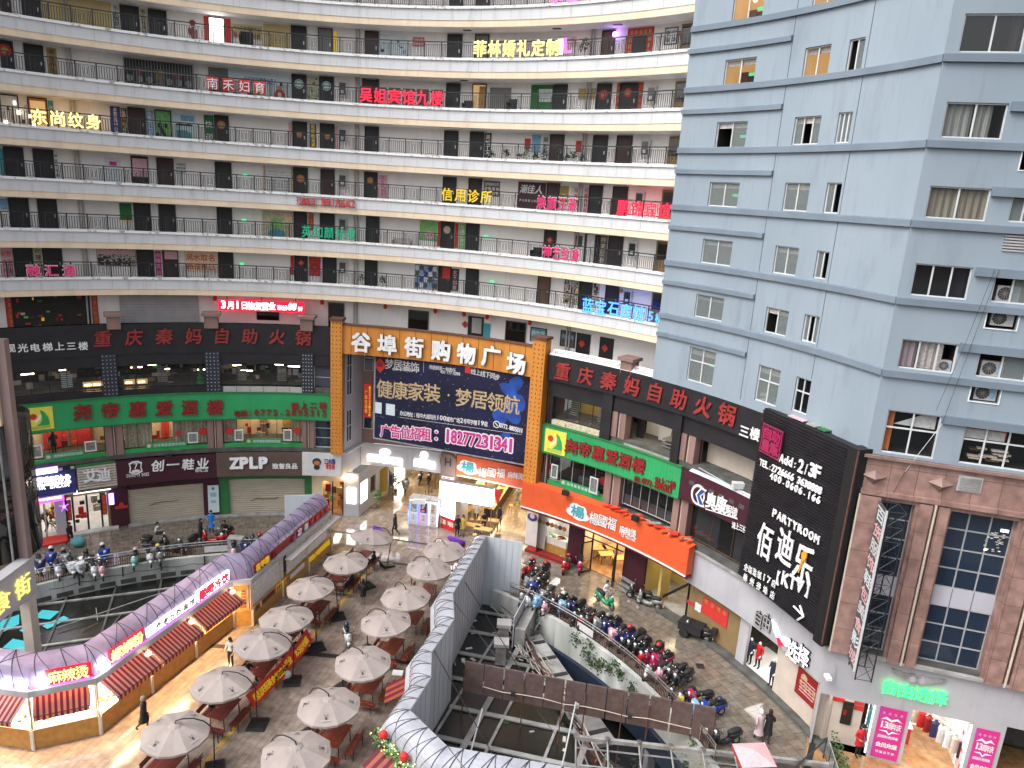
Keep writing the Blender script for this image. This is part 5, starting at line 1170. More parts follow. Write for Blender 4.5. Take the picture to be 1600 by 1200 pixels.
b=MB();u,z=onR(495,724,fr_);b.disc(f,u,z+.12,.32,0,.04,'char_dark',16,.3);b.disc(f,u+.02,z+.05,.22,.04,.05,'wood_orange',14,.17);b.disc(f,u,z-.3,.22,0,.04,'char_dark',12,.2);b.build('emblem','char_dark',t)
# flood lamps on brackets along the ledges
def flood(t_,R,z,label):
 L=P(t_,R,z);n=(P(t_,R-1,z)-L);tg=Vector((-n.y,n.x,0));o=thing('flood_lamp',L,label,'lamp')
 b=MB();b.obox(L+n*.3+Vector((0,0,.18)),tg*.22,n*.13,Vector((0,0,.16)),'plastic_black');b.build('housing','plastic_black',o);b=MB();b.bar(L-n*.3,L+n*.3,.03,'steel_dull');b.bar(L+n*.3,L+n*.3+Vector((0,0,.1)),.03,'steel_dull');b.build('bracket','steel_dull',o)
for x,R,z,lb in((103,28.6,5.15,'black flood lamp above the brown diamond grid sign'),(263,28.6,5.2,'black flood lamp above the maroon shoe shop sign'),(887,28.2,5.6,'black flood lamp above the left end of the orange red fascia'),(997,28.2,5.7,'black flood lamp above the middle of the orange red fascia')):flood(T(x,z,R),R,z,lb)
# ---- ground floor, left wing
q=MB();Rg=29.5
def gpan(x0,x1,z0,z1,m,R=Rg,d=.1,mb_=None):(mb_ or q).arc(T(x0,(z0+z1)/2,R),T(x1,(z0+z1)/2,R),R,R+d,z0,z1,m,4)
gpan(172,201,0,3.4,'sign_maroon',29.35,.3);gpan(318,344,0,3.4,'sign_maroon',29.38,.3);gpan(343,358,0,3.4,'board_green',29.36,.3);gpan(476,487,0,3.4,'board_green',29.36,.3);gpan(487,503,0,3.5,'shop_cream',29.4,.3)
gpan(201,318,2.66,3.4,'sign_maroon',29.38,.2);gpan(344,476,2.85,3.4,'board_green',29.38,.2);gpan(87,103,0,3.0,'wall_lilac',29.3,.4);gpan(168,174,0,3.2,'wall_brown',29.4,.3)
gpan(103,172,2.75,3.35,'wall_brown',29.35,.2);gpan(40,103,2.7,3.35,'dark_red',29.2,.3);gpan(503,537,2.75,3.5,'shop_cream',29.4,.3)
q.build('shopfront_frame','sign_maroon',pod)
for x0,x1,z1 in((201,318,2.66),(358,476,2.85)):
 b=MB();a,c=T(x0,1.4,Rg),T(x1,1.4,Rg)
 k=int(z1/.085)
 b.arcp(a,c,[(Rg+.06,z1)]+[(Rg+(.03 if j%2 else 0),z1-z1*j/(k))for j in range(k+1)]+[(Rg+.06,0)],'shutter',3);b.arc(a,c,Rg-.03,Rg+.05,0,.1,'steel_dull',3);b.build('roller_shutter','shutter',pod)
b=MB();f=arcmap(Rg-.02);u,z=onR(255,787,Rg);
for i,(x,y)in enumerate(((0,0),(.5,.12),(1.0,.2),(1.5,.1),(1.9,.16))):
 if i:b.bar(f(u-.9+px_,z+py_,.03),f(u-.9+x,z+y,.03),.018,'char_dark')
 px_,py_=x,y
u,z=onR(420,780,Rg)
for i,(x,y)in enumerate(((-1.3,-.1),(-.9,.12),(-.4,.05),(.5,.08),(.7,.2))):
 if i:b.bar(f(u+px_,z+py_,.03),f(u+x,z+y,.03),.022,'char_dark')
 px_,py_=x,y
b.build('shutter_graffiti','char_dark',label='dark scribbled graffiti strokes on the two closed roller shutters',cat='graffiti')
b=MB();f=arcmap(29.3);ua,ub=U(T(325,1.6,29.3),29.3),U(T(342,1.6,29.3),29.3);b.map(f,ua,ub,.35,2.5,0,.05,'paper_paleblue');o=b.build('banner_board','paper_paleblue',label='pale blue vertical board between the two roller shutters',cat='sign')
q=MB();letters(q,f,'招租',ua+.15,ub-.15,1.6,1.95,.055,'paper_teal');letters(q,f,'电话',ua+.2,ub-.2,1.1,1.35,.055,'paper_teal');q.disc(f,(ua+ub)/2,2.25,.12,.05,.06,'paper_teal',12);q.build('lettering','paper_teal',o)
b=MB();a,z=onarc(190,792,29.3);f=arcmap(29.3);u=U(a,29.3);b.map(f,u-.4,u+.4,z-.1,z+.1,0,.05,'paper_red');b.disc(f,u,z+.2,.16,0,.05,'pure_red',10);b.build('small_sign','paper_red',label='small red sign on the maroon pillar left of the first roller shutter',cat='sign')
# lit interiors
def room(t0,t1,R,d,z1,wall,light,floor='shop_white',n=2,label=None):
 b=MB();b.arc(t0,t1,R+d,R+d+.1,0,z1,wall,4);b.arc(t0,t1,R+.1,R+d,0.015,.06,floor,4);b.arc(t0,t1,R+.1,R+d,z1,z1+.05,wall,4)
 for a in(t0,t1):b.add([P(a,R+.1,0),P(a,R+d,0),P(a,R+d,z1),P(a,R+.1,z1)],[(0,1,2,3)],wall)
 for i in range(n):a=t0+(t1-t0)*(i+.5)/n;b.arc(a-.5,a+.5,R+.7,R+d-.7,z1-.06,z1-.01,light,4)
 b.build('shop_interior',wall,pod)
room(T(46,1.4,Rg),T(90,1.4,Rg),Rg,3.2,2.75,'shop_white','box_bright');room(T(104,1.4,Rg),T(171,1.4,Rg),Rg,3.2,2.8,'shop_white','box_bright');room(T(503,1.4,Rg),T(537,1.4,Rg),Rg,3,2.8,'shop_cream','lamp_soft','tile_warm',1)
q=MB();f=arcmap(Rg+.1)
for x in(104,115,137,159,170):a=T(x,1.3,Rg+.1);q.map(f,U(a,Rg+.1)-.06,U(a,Rg+.1)+.06,0,2.75,0,.06,'door_black')
q.map(f,U(T(104,2.5,Rg),Rg+.1),U(T(171,2.5,Rg),Rg+.1),2.68,2.78,0,.06,'door_black')
for x in(503,520,536):a=T(x,1.3,Rg+.1);q.map(f,U(a,Rg+.1)-.04,U(a,Rg+.1)+.04,0,2.75,0,.06,'door_black')
q.map(f,U(T(72,1,Rg),Rg+.1)-.05,U(T(72,1,Rg),Rg+.1)+.05,0,2.7,0,.06,'panel_grey');sect(q,'shop_door_frame','door_black',pod,(-60,-37.6,-10,10))
q=MB();g=random.Random(31)
for x0,x1,ms in((116,128,['paper_red','hair','pure_red']),(140,158,['paper_photo','char_dark']),(505,535,['pure_red','wood_orange','paper_gold','door_brown','paper_green','dark_red']),(76,88,['paper_red','paper_green','paper_gold'])):
 for i in range(16 if x0>500 else 6):R=Rg+g.uniform(.7,2.4);a=T(g.uniform(x0,x1),1.2,R);u=U(a,R);v=g.uniform(.1,1.9);q.map(arcmap(R),u,u+g.uniform(.2,.5),v,v+g.uniform(.15,.6),0,.12,g.choice(ms))
q.build('shop_goods','pure_red',label='jumble of goods and pictures inside the lit ground floor shops of the left wing',cat='goods',kind='stuff')
for x0,x1,y0,y1,m,lb,s in((105,112,820,782,'paper_red','red couplet left of the bright glass doors','新春大吉'),(160,167,808,772,'paper_red','red couplet right of the bright glass doors','生意兴隆')):
 R=Rg+.02;a,b_=T(x0,1.6,R),T(x1,1.6,R);f=arcmap(R);b=MB();b.map(f,U(a,R),U(b_,R),1.0,2.5,0,.03,m);o=b.build('couplet',m,label=lb,cat='couplet');q=MB()
 for i,c in enumerate(s):put(q,f,c,U(a,R)+.07,U(b_,R)-.07,2.15-.36*i,2.43-.36*i,.035,'paper_gold')
 q.build('lettering','paper_gold',o)
t,f=fascia('light_box',T(115,3,29.2),T(173,3,29.2),2.95,3.2,29.2,'neon_white','thin white light strip above the bright glass doors',.08)
t,f=fascia('light_box',T(48,3,29.0),T(100,3,29.0),2.75,3.3,29.0,'neon_pink','magenta light box with white text above the leftmost lit shop',.15);sgn(t,f,29.0,'专业烫染造型',52,781,96,774,.34,'neon_white',bold=.05)
for x,y,m,lb in((174,780,'neon_white','blue white wall lamp right of the bright glass doors'),(100,791,'neon_purple','violet star shaped lamp on the pillar between the lit shops')):
 R=29.1;a,z=onarc(x,y,R);f=arcmap(R);u=U(a,R);t=thing('wall_lamp',f(u,z-.4,0),lb,'lamp');b=MB()
 if x==174:b.map(f,u-.13,u+.13,z-.35,z+.4,0,.12,m);b.build('lamp_body',m,t);b=MB();b.map(f,u-.17,u+.17,z-.4,z+.45,-.04,0,'neon_purple');b.build('back_plate','neon_purple',t)
 else:
  for k in range(5):an=2*pi*k/5;b.bar(f(u,z,.06),f(u+.3*sin(an),z+.4*cos(an),.06),.07,m,4,.02)
  b.build('star',m,t);b=MB();b.disc(f,u,z,.08,.05,.12,'neon_white',8);b.build('core','neon_white',t)
# red step and marble step
b=MB();b.arc(T(47,0,28.9),T(110,0,28.9),28.2,29.45,0,.14,'paper_red');b.build('carpeted_step','paper_red',label='red carpeted step in front of the leftmost lit shop',cat='step')
b=MB();b.arc(T(112,0,28.9),T(186,0,28.9),28.9,29.45,0,.13,'concrete_pale');b.build('marble_step','concrete_pale',label='pale step in front of the bright glass doors',cat='step')
b=MB();b.arc(T(201,0,29.1),T(480,0,29.1),29.0,29.5,0,.1,'concrete');b.build('threshold_step','concrete',label='low grey kerb below the two closed roller shutters',cat='step')
# horse figure and flower stand in the left shop
Lh=P(T(60,.2,30.4),30.4,.06);t=thing('horse_sculpture',Lh,'black horse sculpture standing in the leftmost lit shop','sculpture');b=MB();tg=(P(-40,30,0)-P(-41,30,0)).normalized()
nr=Vector((-tg.y,tg.x,0));Zv=Vector((0,0,1))
b.path([Lh+tg*-.75+Zv*1.0,Lh+tg*-.5+Zv*1.2,Lh+Zv*1.15,Lh+tg*.45+Zv*1.25,Lh+tg*.8+Zv*1.6,Lh+tg*1.0+Zv*1.75,Lh+tg*1.3+Zv*1.5],[.06,.24,.25,.24,.15,.14,.07],'sign_black',8)
for s_,o_ in((-.5,.13),(-.45,-.13),(.4,.13),(.45,-.13)):b.path([Lh+tg*s_+nr*o_+Zv*1.1,Lh+tg*(s_+(.08 if s_<0 else.12))+nr*o_+Zv*.6,Lh+tg*(s_-(.1 if s_<0 else 0))+nr*o_+Zv*.02],[.13,.07,.05],'sign_black',6)
b.path([Lh+tg*-.75+Zv*1.0,Lh+tg*-.95+Zv*.8,Lh+tg*-.95+Zv*.3],[.06,.06,.02],'sign_black',5);b.build('body','sign_black',t,True)
Lf=P(T(81,.2,30.1),30.1,.06);t=thing('flower_stand',Lf,'tall flower stand with red and yellow blooms in the leftmost lit shop','flowers');b=MB()
for k in range(3):a=2*pi*k/3;b.bar(Lf+Vector((.35*cos(a),.35*sin(a),0)),Lf+Zv*1.2,.02,'door_brown')
b.build('tripod','door_brown',t);b=MB();g=random.Random(3)
for i in range(60):a,r=g.uniform(0,6.28),g.uniform(0,.45);z=g.choice([.7,1.3,1.7])+g.uniform(-.2,.2);b.ell(Lf+Vector((r*cos(a),r*sin(a),z)),.07,.07,.06,['leaf','pure_red','char_yellow','leaf','paper_pink'][i%5],5,3)
b.build('blooms','leaf',t)

# ---- gate ------------------------------------------------------------------------
gt=thing('gate_frame',P(14,28.5,5.3),'huge orange riveted gate frame with white characters over the passage','gate')
def rivet_col(a,b_,z0,z1,R=28.35):
 q=MB();q.arc(a,b_,R,R+.75,z0,z1,'gate_orange',9);f=arcmap(R);n=int((z1-z0)/.3)
 for j in range(n):
  for i in range(3):u=U(a+(b_-a)*(i+.5+(.0 if j%2 else.12))/3.1,R);v=z0+.15+.3*j;q.add([f(u-.05,v,.004),f(u,v-.07,.004),f(u+.05,v,.004),f(u,v+.05,.004),f(u,v-.03,.07)],[(0,1,4),(1,2,4),(2,3,4),(3,0,4)],'rivet_brown')
 o=q.build('riveted_column','gate_orange',gt);q=MB();q.arc(a-.12,b_+.12,R-.1,R+.9,z1,z1+.16,'rust',9);q.build('column_cap','rust',o)
rivet_col(-1.62,.02,5.3,15.2);rivet_col(28.0,29.95,5.4,15.5)
q=MB();q.arc(.02,28.0,28.5,28.9,12.85,14.92,'gate_orange')
for i in range(12):a=1.2+2.33*i;q.arc(a,a+.06,28.485,28.5,12.87,14.9,'rivet_brown')
q.arc(.02,28,28.42,28.95,14.92,14.98,'rust');o=q.build('beam','gate_orange',gt)
f=arcmap(28.5)
for ch,x,y in zip('谷埠街购物广场',(565,606,648,690,730,769,808),(534,538,542,547,552,556,567)):
 q=MB();u,z=onR(x,y,28.5);letters(q,f,ch,u-.66,u+.66,z-.68,z+.68,.08,'letter_white',.055,.1,side='char_dark');q.build('character','letter_white',o)
# recess walls, billboard
q=MB();a0=.1;RB=31.4;q.uvf=lambda co:(deg(atan2(co.x-CX,co.y-CY))*.5,co.z)
def radial(t0,R0,t1,R1):
 A,B=P(t0,R0,0),P(t1,R1,0);d=(B-A);L=d.length;d=d/L;n=Vector((-d.y,d.x,0));
 return(lambda u,v,w_=0:A+d*u+n*w_*-1+Vector((0,0,v))),L
fr1,L1=radial(.1,28.95,1.5,RB)
hl=[[.35,1.1,9.5,12.9],[.35,1.1,5.9,8.4]]
holed(q,fr1,0,L1,5.2,14.2,hl,'wall_lilac',reveal=.1,depth=.5)
holed(q,arcmap(RB),U(1.4,RB),U(30.4,RB),5.3,14.2,[[U(1.7,RB),U(3.0,RB),11.0,13.0],[U(1.7,RB),U(3.0,RB),6.4,7.8],[U(11.3,RB),U(13.0,RB),5.6,6.3],[U(16,RB),U(18,RB),5.7,6.3]],'granite_pink',reveal=.15,depth=.5)
fr2,L2=radial(30.2,28.95,28.3,RB);holed(q,fr2,0,L2,0,14.2,[],'granite_pink')
q.build('gate_recess_wall','granite_pink',pod)
for h in hl:window(fr1,*h,pod,2,[.33,.66]if h[3]-h[2]>2.6 else[.5],'glass_blue',None,-.05,t=.06,mull=.03)
for h in((1.7,3.0,11.0,13.0),(1.7,3.0,6.4,7.8),(11.3,13.0,5.6,6.3),(16,18,5.7,6.3)):window(arcmap(RB),U(h[0],RB),U(h[1],RB),h[2],h[3],pod,1,[.5]if h[3]>12 else None,'glass_blue',None,-.06)
A,B=P(4.25,29.35,0),P(27.6,28.95,0);ux=(B-A).normalized();W_=(B-A).length;fbb=flatmap(A,ux,(0,0,1))
if fbb(0,0,1).y>A.y:fbb=flatmap(A,ux,(0,0,1),Vector((ux.y,-ux.x,0)))
bb=thing('billboard',A+ux*W_/2+Zv*6.4,'large dark blue decorating billboard with gold characters and a red telephone number','billboard')
q=MB();q.map(fbb,0,W_,6.5,12.75,-.1,0,'paper_navy');MATS['paper_navy']
mk('night_blue',(.014,.015,.06),.45,(.005,.006,.022),.35,lo=.35,hi=.7);mk('glow_blue',(.015,.09,.42),.5,(.02,.04,.2),1.5)
q=MB();q.map(fbb,0,W_,6.5,12.75,-.1,0,'night_blue');q.build('panel','night_blue',bb)
q=MB();
for a in(0,W_):q.map(fbb,a-.06,a+.06,6.4,12.8,-.15,.03,'steel_dull')
q.map(fbb,0,W_,6.4,6.5,-.15,.03,'steel_dull');q.build('frame','steel_dull',bb)
def bxy(x,y):
 d=ray(x,y);n=Vector((ux.y,-ux.x,0));t_=(A-EYE).dot(n)/d.dot(n);p=EYE+d*t_;return(p-A).dot(ux),p.z
g=random.Random(17);q=MB()
for i in range(260):
 u=g.uniform(.1,W_-.1);v=g.uniform(6.6,12.6);r=g.uniform(.01,.028);q.add([fbb(u-r,v,.004),fbb(u,v-r,.004),fbb(u+r,v,.004),fbb(u,v+r,.004)],[(0,1,2,3)],'paper_paleblue' if i%4 else 'letter_white')
for(x,y,w_,h_,an)in((800,645,.55,1.1,.6),(788,690,.5,.9,-.3),(795,610,.4,.9,1.0),(806,600,.45,.8,-.7),(812,630,.4,.8,.2),(781,650,.5,.75,.9)):
 u,v=bxy(x,y);o_=[(u+w_*cos(k*pi/7)*cos(an)-h_*sin(k*pi/7)*sin(an)*.8,v+w_*cos(k*pi/7)*sin(an)+h_*sin(k*pi/7)*cos(an)*.8)for k in range(14)]
 q.shape(fbb,[(min(a,W_-.05),max(6.55,min(b,12.7)))for a,b in o_],.002,.008+.001*int(x%7),'glow_blue')
q.build('artwork','glow_blue',bb)
def bt(s,x0,y0,x1,y1,h,m,z=.015,**k):
 (u0,v0),(u1,v1)=bxy(x0,y0),bxy(x1,y1);q=MB();n=len(s);wch=k.pop('w',None)or min(h,(u1-u0)/n)
 for i,ch in enumerate(s):
  if ch==' ':continue
  f_=i/(n-1)if n>1 else.5;c=u0+wch/2+(u1-u0-wch)*f_;v=v0+(v1-v0)*f_;letters(q,fbb,ch,c-wch/2,c+wch/2,v-h/2,v+h/2,z,m,asp=wch/h,**k)
 q.build('lettering',m,bb)
bt('梦居装饰',602,568,655,575,.75,'letter_grey',bold=.01);bt('MENG JU DECORATION',613,577,655,579,.2,'letter_grey');bt('你选择是一种责任',671,573,712,579,.3,'letter_grey');bt('400-777-0398',688,581,719,585,.24,'letter_grey');bt('线上线下同步',736,580,781,590,.42,'letter_grey')
bt('健康家装',589,606,688,616,1.3,'char_gold',bold=.02);bt('梦居领航',712,620,812,634,1.3,'char_gold',bold=.02);bt('·',696,617,706,618,.5,'char_gold',bold=.1)
bt('办公地址：桂中大道阳光100城市广场2号写字楼19层',625,645,762,663,.36,'letter_white',bold=.02);bt('0772-8805011',781,665,817,674,.34,'letter_white',bold=.03)
bt('广告位招租：',595,672,690,681,.92,'paper_magenta',bold=.04,edge='letter_white',ew=.045);bt('18277231341',695,682,803,699,1.0,'paper_magenta',bold=.05,edge='letter_white',ew=.045)
q=MB();u,v=bxy(594,571);q.shape(fbb,[(u-.5,v),(u,v-.55),(u+.5,v),(u,v+.55)],0,.02,'pure_red')
for k in range(3):q.map(fbb,u-.2+.15*k,u-.12+.15*k,v-.1,v+.3-.1*abs(k-1),.02,.03,'night_blue')
u,v=bxy(776,663);q.disc(fbb,u,v,.26,.01,.02,'letter_white',16);q.disc(fbb,u,v,.2,.02,.025,'night_blue',16);q.bar(fbb(u-.1,v+.1,.03),fbb(u+.1,v-.1,.03),.04,'letter_white')
(u0,v0),(u1,v1)=bxy(625,652),bxy(815,679);q.bar(fbb(u0,v0,.01),fbb(u1,v1,.01),.012,'letter_grey')
u,v=bxy(662,571);q.map(fbb,u-.01,u+.01,v-.5,v+.4,0,.01,'letter_grey');u,v=bxy(731,578);q.map(fbb,u-.2,u+.2,v-.22,v+.22,0,.015,'pure_red');u,v=bxy(590,637);q.map(fbb,u-.35,u+.33,v-.42,v+.42,0,.01,'paper_paleblue');u,v=bxy(610,640);q.map(fbb,u-.36,u+.36,v-.42,v+.42,0,.01,'paper_paleblue')
q.build('emblem','pure_red',bb)
# red vertical sign left of the billboard
R=29.8;a,z0=onarc(568,652,R);b_,z1=onarc(581,601,R);f=arcmap(R);t=thing('vertical_sign',P(a,R,z0),'narrow red vertical sign beside the left edge of the blue billboard','sign');q=MB();q.map(f,U(a,R),U(b_,R),z0,z1,-.06,0,'banner_red');q.build('board','banner_red',t)
q=MB();ua,ub=U(a,R),U(b_,R)
for i,c in enumerate('广告位招租'):put(q,f,c,ua+.08,(ua+ub)/2-.02,z1-.75-.36*i,z1-.47-.36*i,.01,'char_yellow')
for i,c in enumerate('18277231341'):put(q,f,c,(ua+ub)/2+.08,ub-.08,z1-.32-.21*i,z1-.16-.21*i,.01,'char_yellow')
q.build('lettering','char_yellow',t)
q=MB();q.bar(f(ub,z1-.3,-.03),f(ub+.8,z1-.3,-.2),.02,'steel_dull');q.bar(f(ub,z0+.3,-.03),f(ub+.8,z0+.3,-.2),.02,'steel_dull');q.build('bracket','steel_dull',t)
# grey illuminated fascia, H pier, red fascia inside the gate
RB2=31.25
t,f=fascia('shop_sign',1.5,13.2,3.55,5.2,RB2,'wall_white','grey fascia with two groups of glowing white text over the left passage',.3)
for s,x0,y0,x1,y1,h in(('肯悦咖啡炸鸡汉堡',574,714,629,722,.55),('奶茶饮品店',647,722,680,727,.6)):sgn(t,f,RB2,s,x0,y0,x1,y1,h,'neon_white',bold=.06,depth=.08)
q=MB();u,z=onR(602,706,RB2);q.disc(f,u,z,.45,.03,.12,'neon_white',14,.28);u,z=onR(663,711,RB2);q.disc(f,u,z,.32,.03,.12,'neon_white',14);q.build('emblem','neon_white',t)
q=MB();q.map(fr1,-.25,L1,3.45,5.3,-.12,.0,'wall_white');q.map(fr1,.0,L1,5.2,5.3,-.1,.3,'letter_grey');q.build('shop_sign','wall_white',label='blank white return panel of the corner shop, turning into the passage',cat='sign')
q=MB();q.arc(13.3,15.5,31.0,31.6,2.3,7,'granite_mauve',4);q.arc(13.5,15.3,31.0,31.6,0,2.3,'granite_mauve',4);f=arcmap(31.0)
q.build('gate_pier','granite_mauve',pod)
q=MB();u,z=onR(701,721,31.0);q.disc(f,u,z,.68,0,.1,'wall_brown',24);q.disc(f,u,z,.6,.1,.13,'granite_mauve',24);o=q.build('medallion','wall_brown',label='round stone medallion with the letter H on the pier between the two passages',cat='emblem')
q=MB();put(q,f,'H',u-.24,u+.24,z-.3,z+.3,.135,'char_dark',.05);q.build('lettering','char_dark',o)
q=MB();ua,za=onR(691,735,30.95);ub,zb=onR(710,738,30.95);q.map(arcmap(30.95),ua,ub,2.6,3.5,0,.06,'paper_white');o=q.build('small_sign','paper_white',label='small white board with red lettering under the stone medallion',cat='sign');q=MB();letters(q,arcmap(30.95),'24H',ua+.1,ub-.1,3.05,3.4,.065,'paper_magenta',.05);letters(q,arcmap(30.95),'自助',ua+.15,ub-.15,2.7,2.95,.065,'paper_magenta');q.build('lettering','paper_magenta',o)
t,f=fascia('shop_sign',15.6,28.2,3.75,5.35,31.0,'sign_orange','orange red food shop fascia below the blue billboard inside the gate')
def yang(t,f,R,x,y,k):
 q=MB();u,z=onR(x,y,R)
 for dx,dy,rx,ry in((0,0,.62,.5),(-.5,-.12,.38,.28),(.48,-.2,.4,.26),(.1,-.3,.5,.26),(-.2,.25,.45,.3),(.35,.15,.35,.35)):q.disc(f,u+dx*k,z+dy*k,rx*k,.0,.03,'letter_white',14,ry*k)
 put(q,f,'楊',u-.5*k,u+.5*k,z-.36*k,z+.42*k,.04,'paper_teal',.05);q.build('emblem','paper_teal',t)
yang(t,f,31.0,731,730,1.0);sgn(t,f,31.0,'楊國福',747,736,790,740,.72,'letter_white',bold=.012,depth=.03,italic=.1);sgn(t,f,31.0,'麻辣烫',794,741,818,745,.5,'letter_white',bold=.02)
t,f=fascia('shop_sign',28.1,54.3,3.75,5.5,28.2,'sign_orange','long bright orange red food shop fascia on the right wing',.5)
b=MB();b.arcp(28.1,54.3,[(28.2,5.5),(28.75,5.62),(28.75,5.56),(28.25,5.42)],'sign_orange');b.build('top_flashing','sign_orange',t);b=MB();b.arc(28.1,54.3,28.12,28.22,3.68,3.75,'letter_white');b.arc(28.1,54.3,28.25,28.7,3.5,3.68,'dark_red');b.build('bottom_trim','letter_white',t)
yang(t,f,28.2,903,800,1.0);sgn(t,f,28.2,'楊國福',921,807,964,821,.82,'letter_white',bold=.012,depth=.03,italic=.1);sgn(t,f,28.2,'麻辣烫',969,826,995,836,.55,'letter_white',bold=.02,depth=.03);sgn(t,f,28.2,'YGF MALATANG',970,836,993,845,.2,'letter_white')
q=MB();g=random.Random(12);Q=P
for i in range(38):
 a=g.uniform(41,54);r=g.uniform(28.3,28.8);p=P(a,r,5.64+g.uniform(0,.12));q.obox(p,Vector((g.uniform(.1,.35),g.uniform(-.1,.1),0)),Vector((g.uniform(-.1,.1),g.uniform(.05,.2),0)),Vector((0,0,.02)),g.choice(['sign_orange','sign_orange','banner_red','concrete']))
q.build('torn_sheeting','sign_orange',label='torn orange sheeting lying on top of the long orange red fascia',cat='debris',kind='stuff')
# optician sign
t,f=fascia('optician_sign',51.05,61.2,7.9,9.75,28.7,'sign_maroon','dark maroon optician sign with a blue and white emblem on the right wing')
sgn(t,f,28.7,'奥康',1105,779,1136,792,.95,'letter_white',bold=.04,depth=.05);sgn(t,f,28.7,'眼镜',1136,795,1153,803,.62,'letter_white',bold=.03,depth=.04);sgn(t,f,28.7,'请上三楼',1144,819,1167,829,.38,'letter_white',bold=.03)
q=MB();u,z=onR(1093,774,28.7);q.disc(f,u-.1,z,.5,0,.03,'letter_white',20,.62);q.disc(f,u-.08,z,.38,.03,.04,'sign_maroon',18,.48);q.shape(f,[(u-.25,z),(u+.1,z+.55),(u+.5,z+.5),(u+.15,z),(u+.5,z-.55),(u+.1,z-.6)],.04,.06,'letter_white');q.shape(f,[(u-.14,z),(u+.13,z+.43),(u+.4,z+.4),(u+.05,z),(u+.4,z-.45),(u+.13,z-.48)],.06,.075,'glow_blue');ua,za=onR(1103,795,28.7);ub,zb=onR(1153,811,28.7);q.bar(f(ua,za,.03),f(ub,zb,.03),.03,'letter_white');q.build('emblem','letter_white',t)
b=MB();b.arcp(52,61,[(28.7,9.78),(29.3,9.95),(29.3,9.9),(28.75,9.72)],'paper_paleblue');b.build('blue_flashing','paper_paleblue',t);b=MB();b.bar(P(53,28.9,10.1),P(61,28.8,9.85),.03,'steel');b.obox(P(58.6,28.9,10.1),(.3,0,0),(0,.2,0),(0,0,.15),'letter_grey');b.build('conduit','steel',t)
# ---- black louvred billboard (party room)
kt=thing('louvred_sign',P(68,28,5.5),'tall black louvred sign with white party room lettering at the end of the right wing','sign')
KA,KB=P(61.4,28.35,0),P(73.3,28.05,0);kx=(KB-KA).normalized();KW=(KB-KA).length;kn=Vector((kx.y,-kx.x,0));
if kn.dot(Vector((CX,CY,0))-KA)<0:kn=-kn
fk_=flatmap(KA,kx,(0,0,1),kn)
KZ0,KZ1=5.6,14.9
q=MB();q.map(fk_,0,KW,KZ0,KZ1,-.5,-.05,'lattice_black')
for i in range(62):
 v=KZ0+.05+(KZ1-KZ0-.1)*i/62;q.add([fk_(0,v,.02),fk_(KW,v,.02),fk_(KW,v+.12,.055),fk_(0,v+.12,.055),fk_(KW,v+.125,-.02),fk_(0,v+.125,-.02)],[(0,1,2,3),(3,2,4,5)],'sign_black')
q.build('louvre_panel','sign_black',kt)
q=MB();q.map(fk_,KW,KW+.55,KZ0-.15,KZ1+.05,-1.0,.1,'lattice_black');q.map(fk_,KW+.54,KW+.6,KZ0,KZ1,.05,.12,'rust');q.build('side_box','lattice_black',kt)
def kxy(x,y):
 d=ray(x,y);t_=(KA+kn*.08-EYE).dot(kn)/d.dot(kn);p=EYE+d*t_;return(p-KA).dot(kx),p.z
def ktx(s,x0,y0,x1,y1,h,m='letter_white',**k):
 (u0,v0),(u1,v1)=kxy(x0,y0),kxy(x1,y1);q=MB();n=len(s);wch=k.pop('w',None)or min(h*.75,(u1-u0)/n)
 for i,ch in enumerate(s):
  if ch==' ':continue
  f_=i/(n-1)if n>1 else.5;c=u0+wch/2+(u1-u0-wch)*f_;v=v0+(v1-v0)*f_;letters(q,fk_,ch,c-wch/2,c+wch/2,v-h/2,v+h/2,.09,m,asp=wch/h,depth=.05,**k)
 q.build('lettering',m,kt)
ktx('Add:',1219,716,1247,727,.46,bold=.04);ktx('2/3F',1248,728,1283,742,.66,bold=.04);ktx('TEL:2726666 3638888',1188,722,1285,769,.36,bold=.04);ktx('400-0606-166',1204,743,1283,784,.36,bold=.04)
ktx('PARTYROOM',1208,801,1281,846,.42,bold=.05);ktx('佰迪',1185,838,1240,862,1.75,w=1.1,bold=.03);ktx('乐',1239,877,1275,887,1.95,w=1.2,bold=.03);ktx('【KTV】',1212,899,1268,926,.72,bold=.05);ktx('全国连锁17店',1164,884,1213,914,.38,bold=.03);ktx('柳州谷埠店',1163,900,1211,932,.4,bold=.03)
q=MB();u,v=kxy(1258,876);q.disc(fk_,u,v+.25,.16,.15,.22,'wood_orange',14,.25);q.bar(fk_(u-.02,v+.1,.18),fk_(u-.18,v-.7,.18),.09,'wood_orange',6,.04);u,v=kxy(1250,957)
mk('bright_orange',(.75,.33,.03),.5)
q.m=['bright_orange']*len(q.m)
for(a,b_),(c,d)in(((-.4,.1),(.32,0)),((-.02,.38),(.32,0)),((-.02,-.4),(.32,0))):q.bar(fk_(u+a,v+b_,.14),fk_(u+c,v+d,.14),.055,'letter_white')
q.build('emblem','bright_orange',kt)
u,v=kxy(1207,690);q=MB();q.map(fk_,u-.75,u+.75,v-.75,v+.75,.08,.14,'char_dark');t=q.build('seal_plate','char_dark',kt);q=MB()
for i,c in enumerate('自助量贩'):put(q,fk_,c,u-.62+.65*(i%2),u-.04+.65*(i%2),v+.06-.64*(i//2),v+.62-.64*(i//2),.145,'sc_magenta',.06,.04)
for a,b_,c,d in((-.75,-.69,-.75,.75),(.69,.75,-.75,.75),(-.69,.69,-.75,-.69),(-.69,.69,.69,.75)):q.map(fk_,u+a,u+b_,v+c,v+d,.14,.18,'sc_magenta')
q.build('lettering','sc_magenta',t)
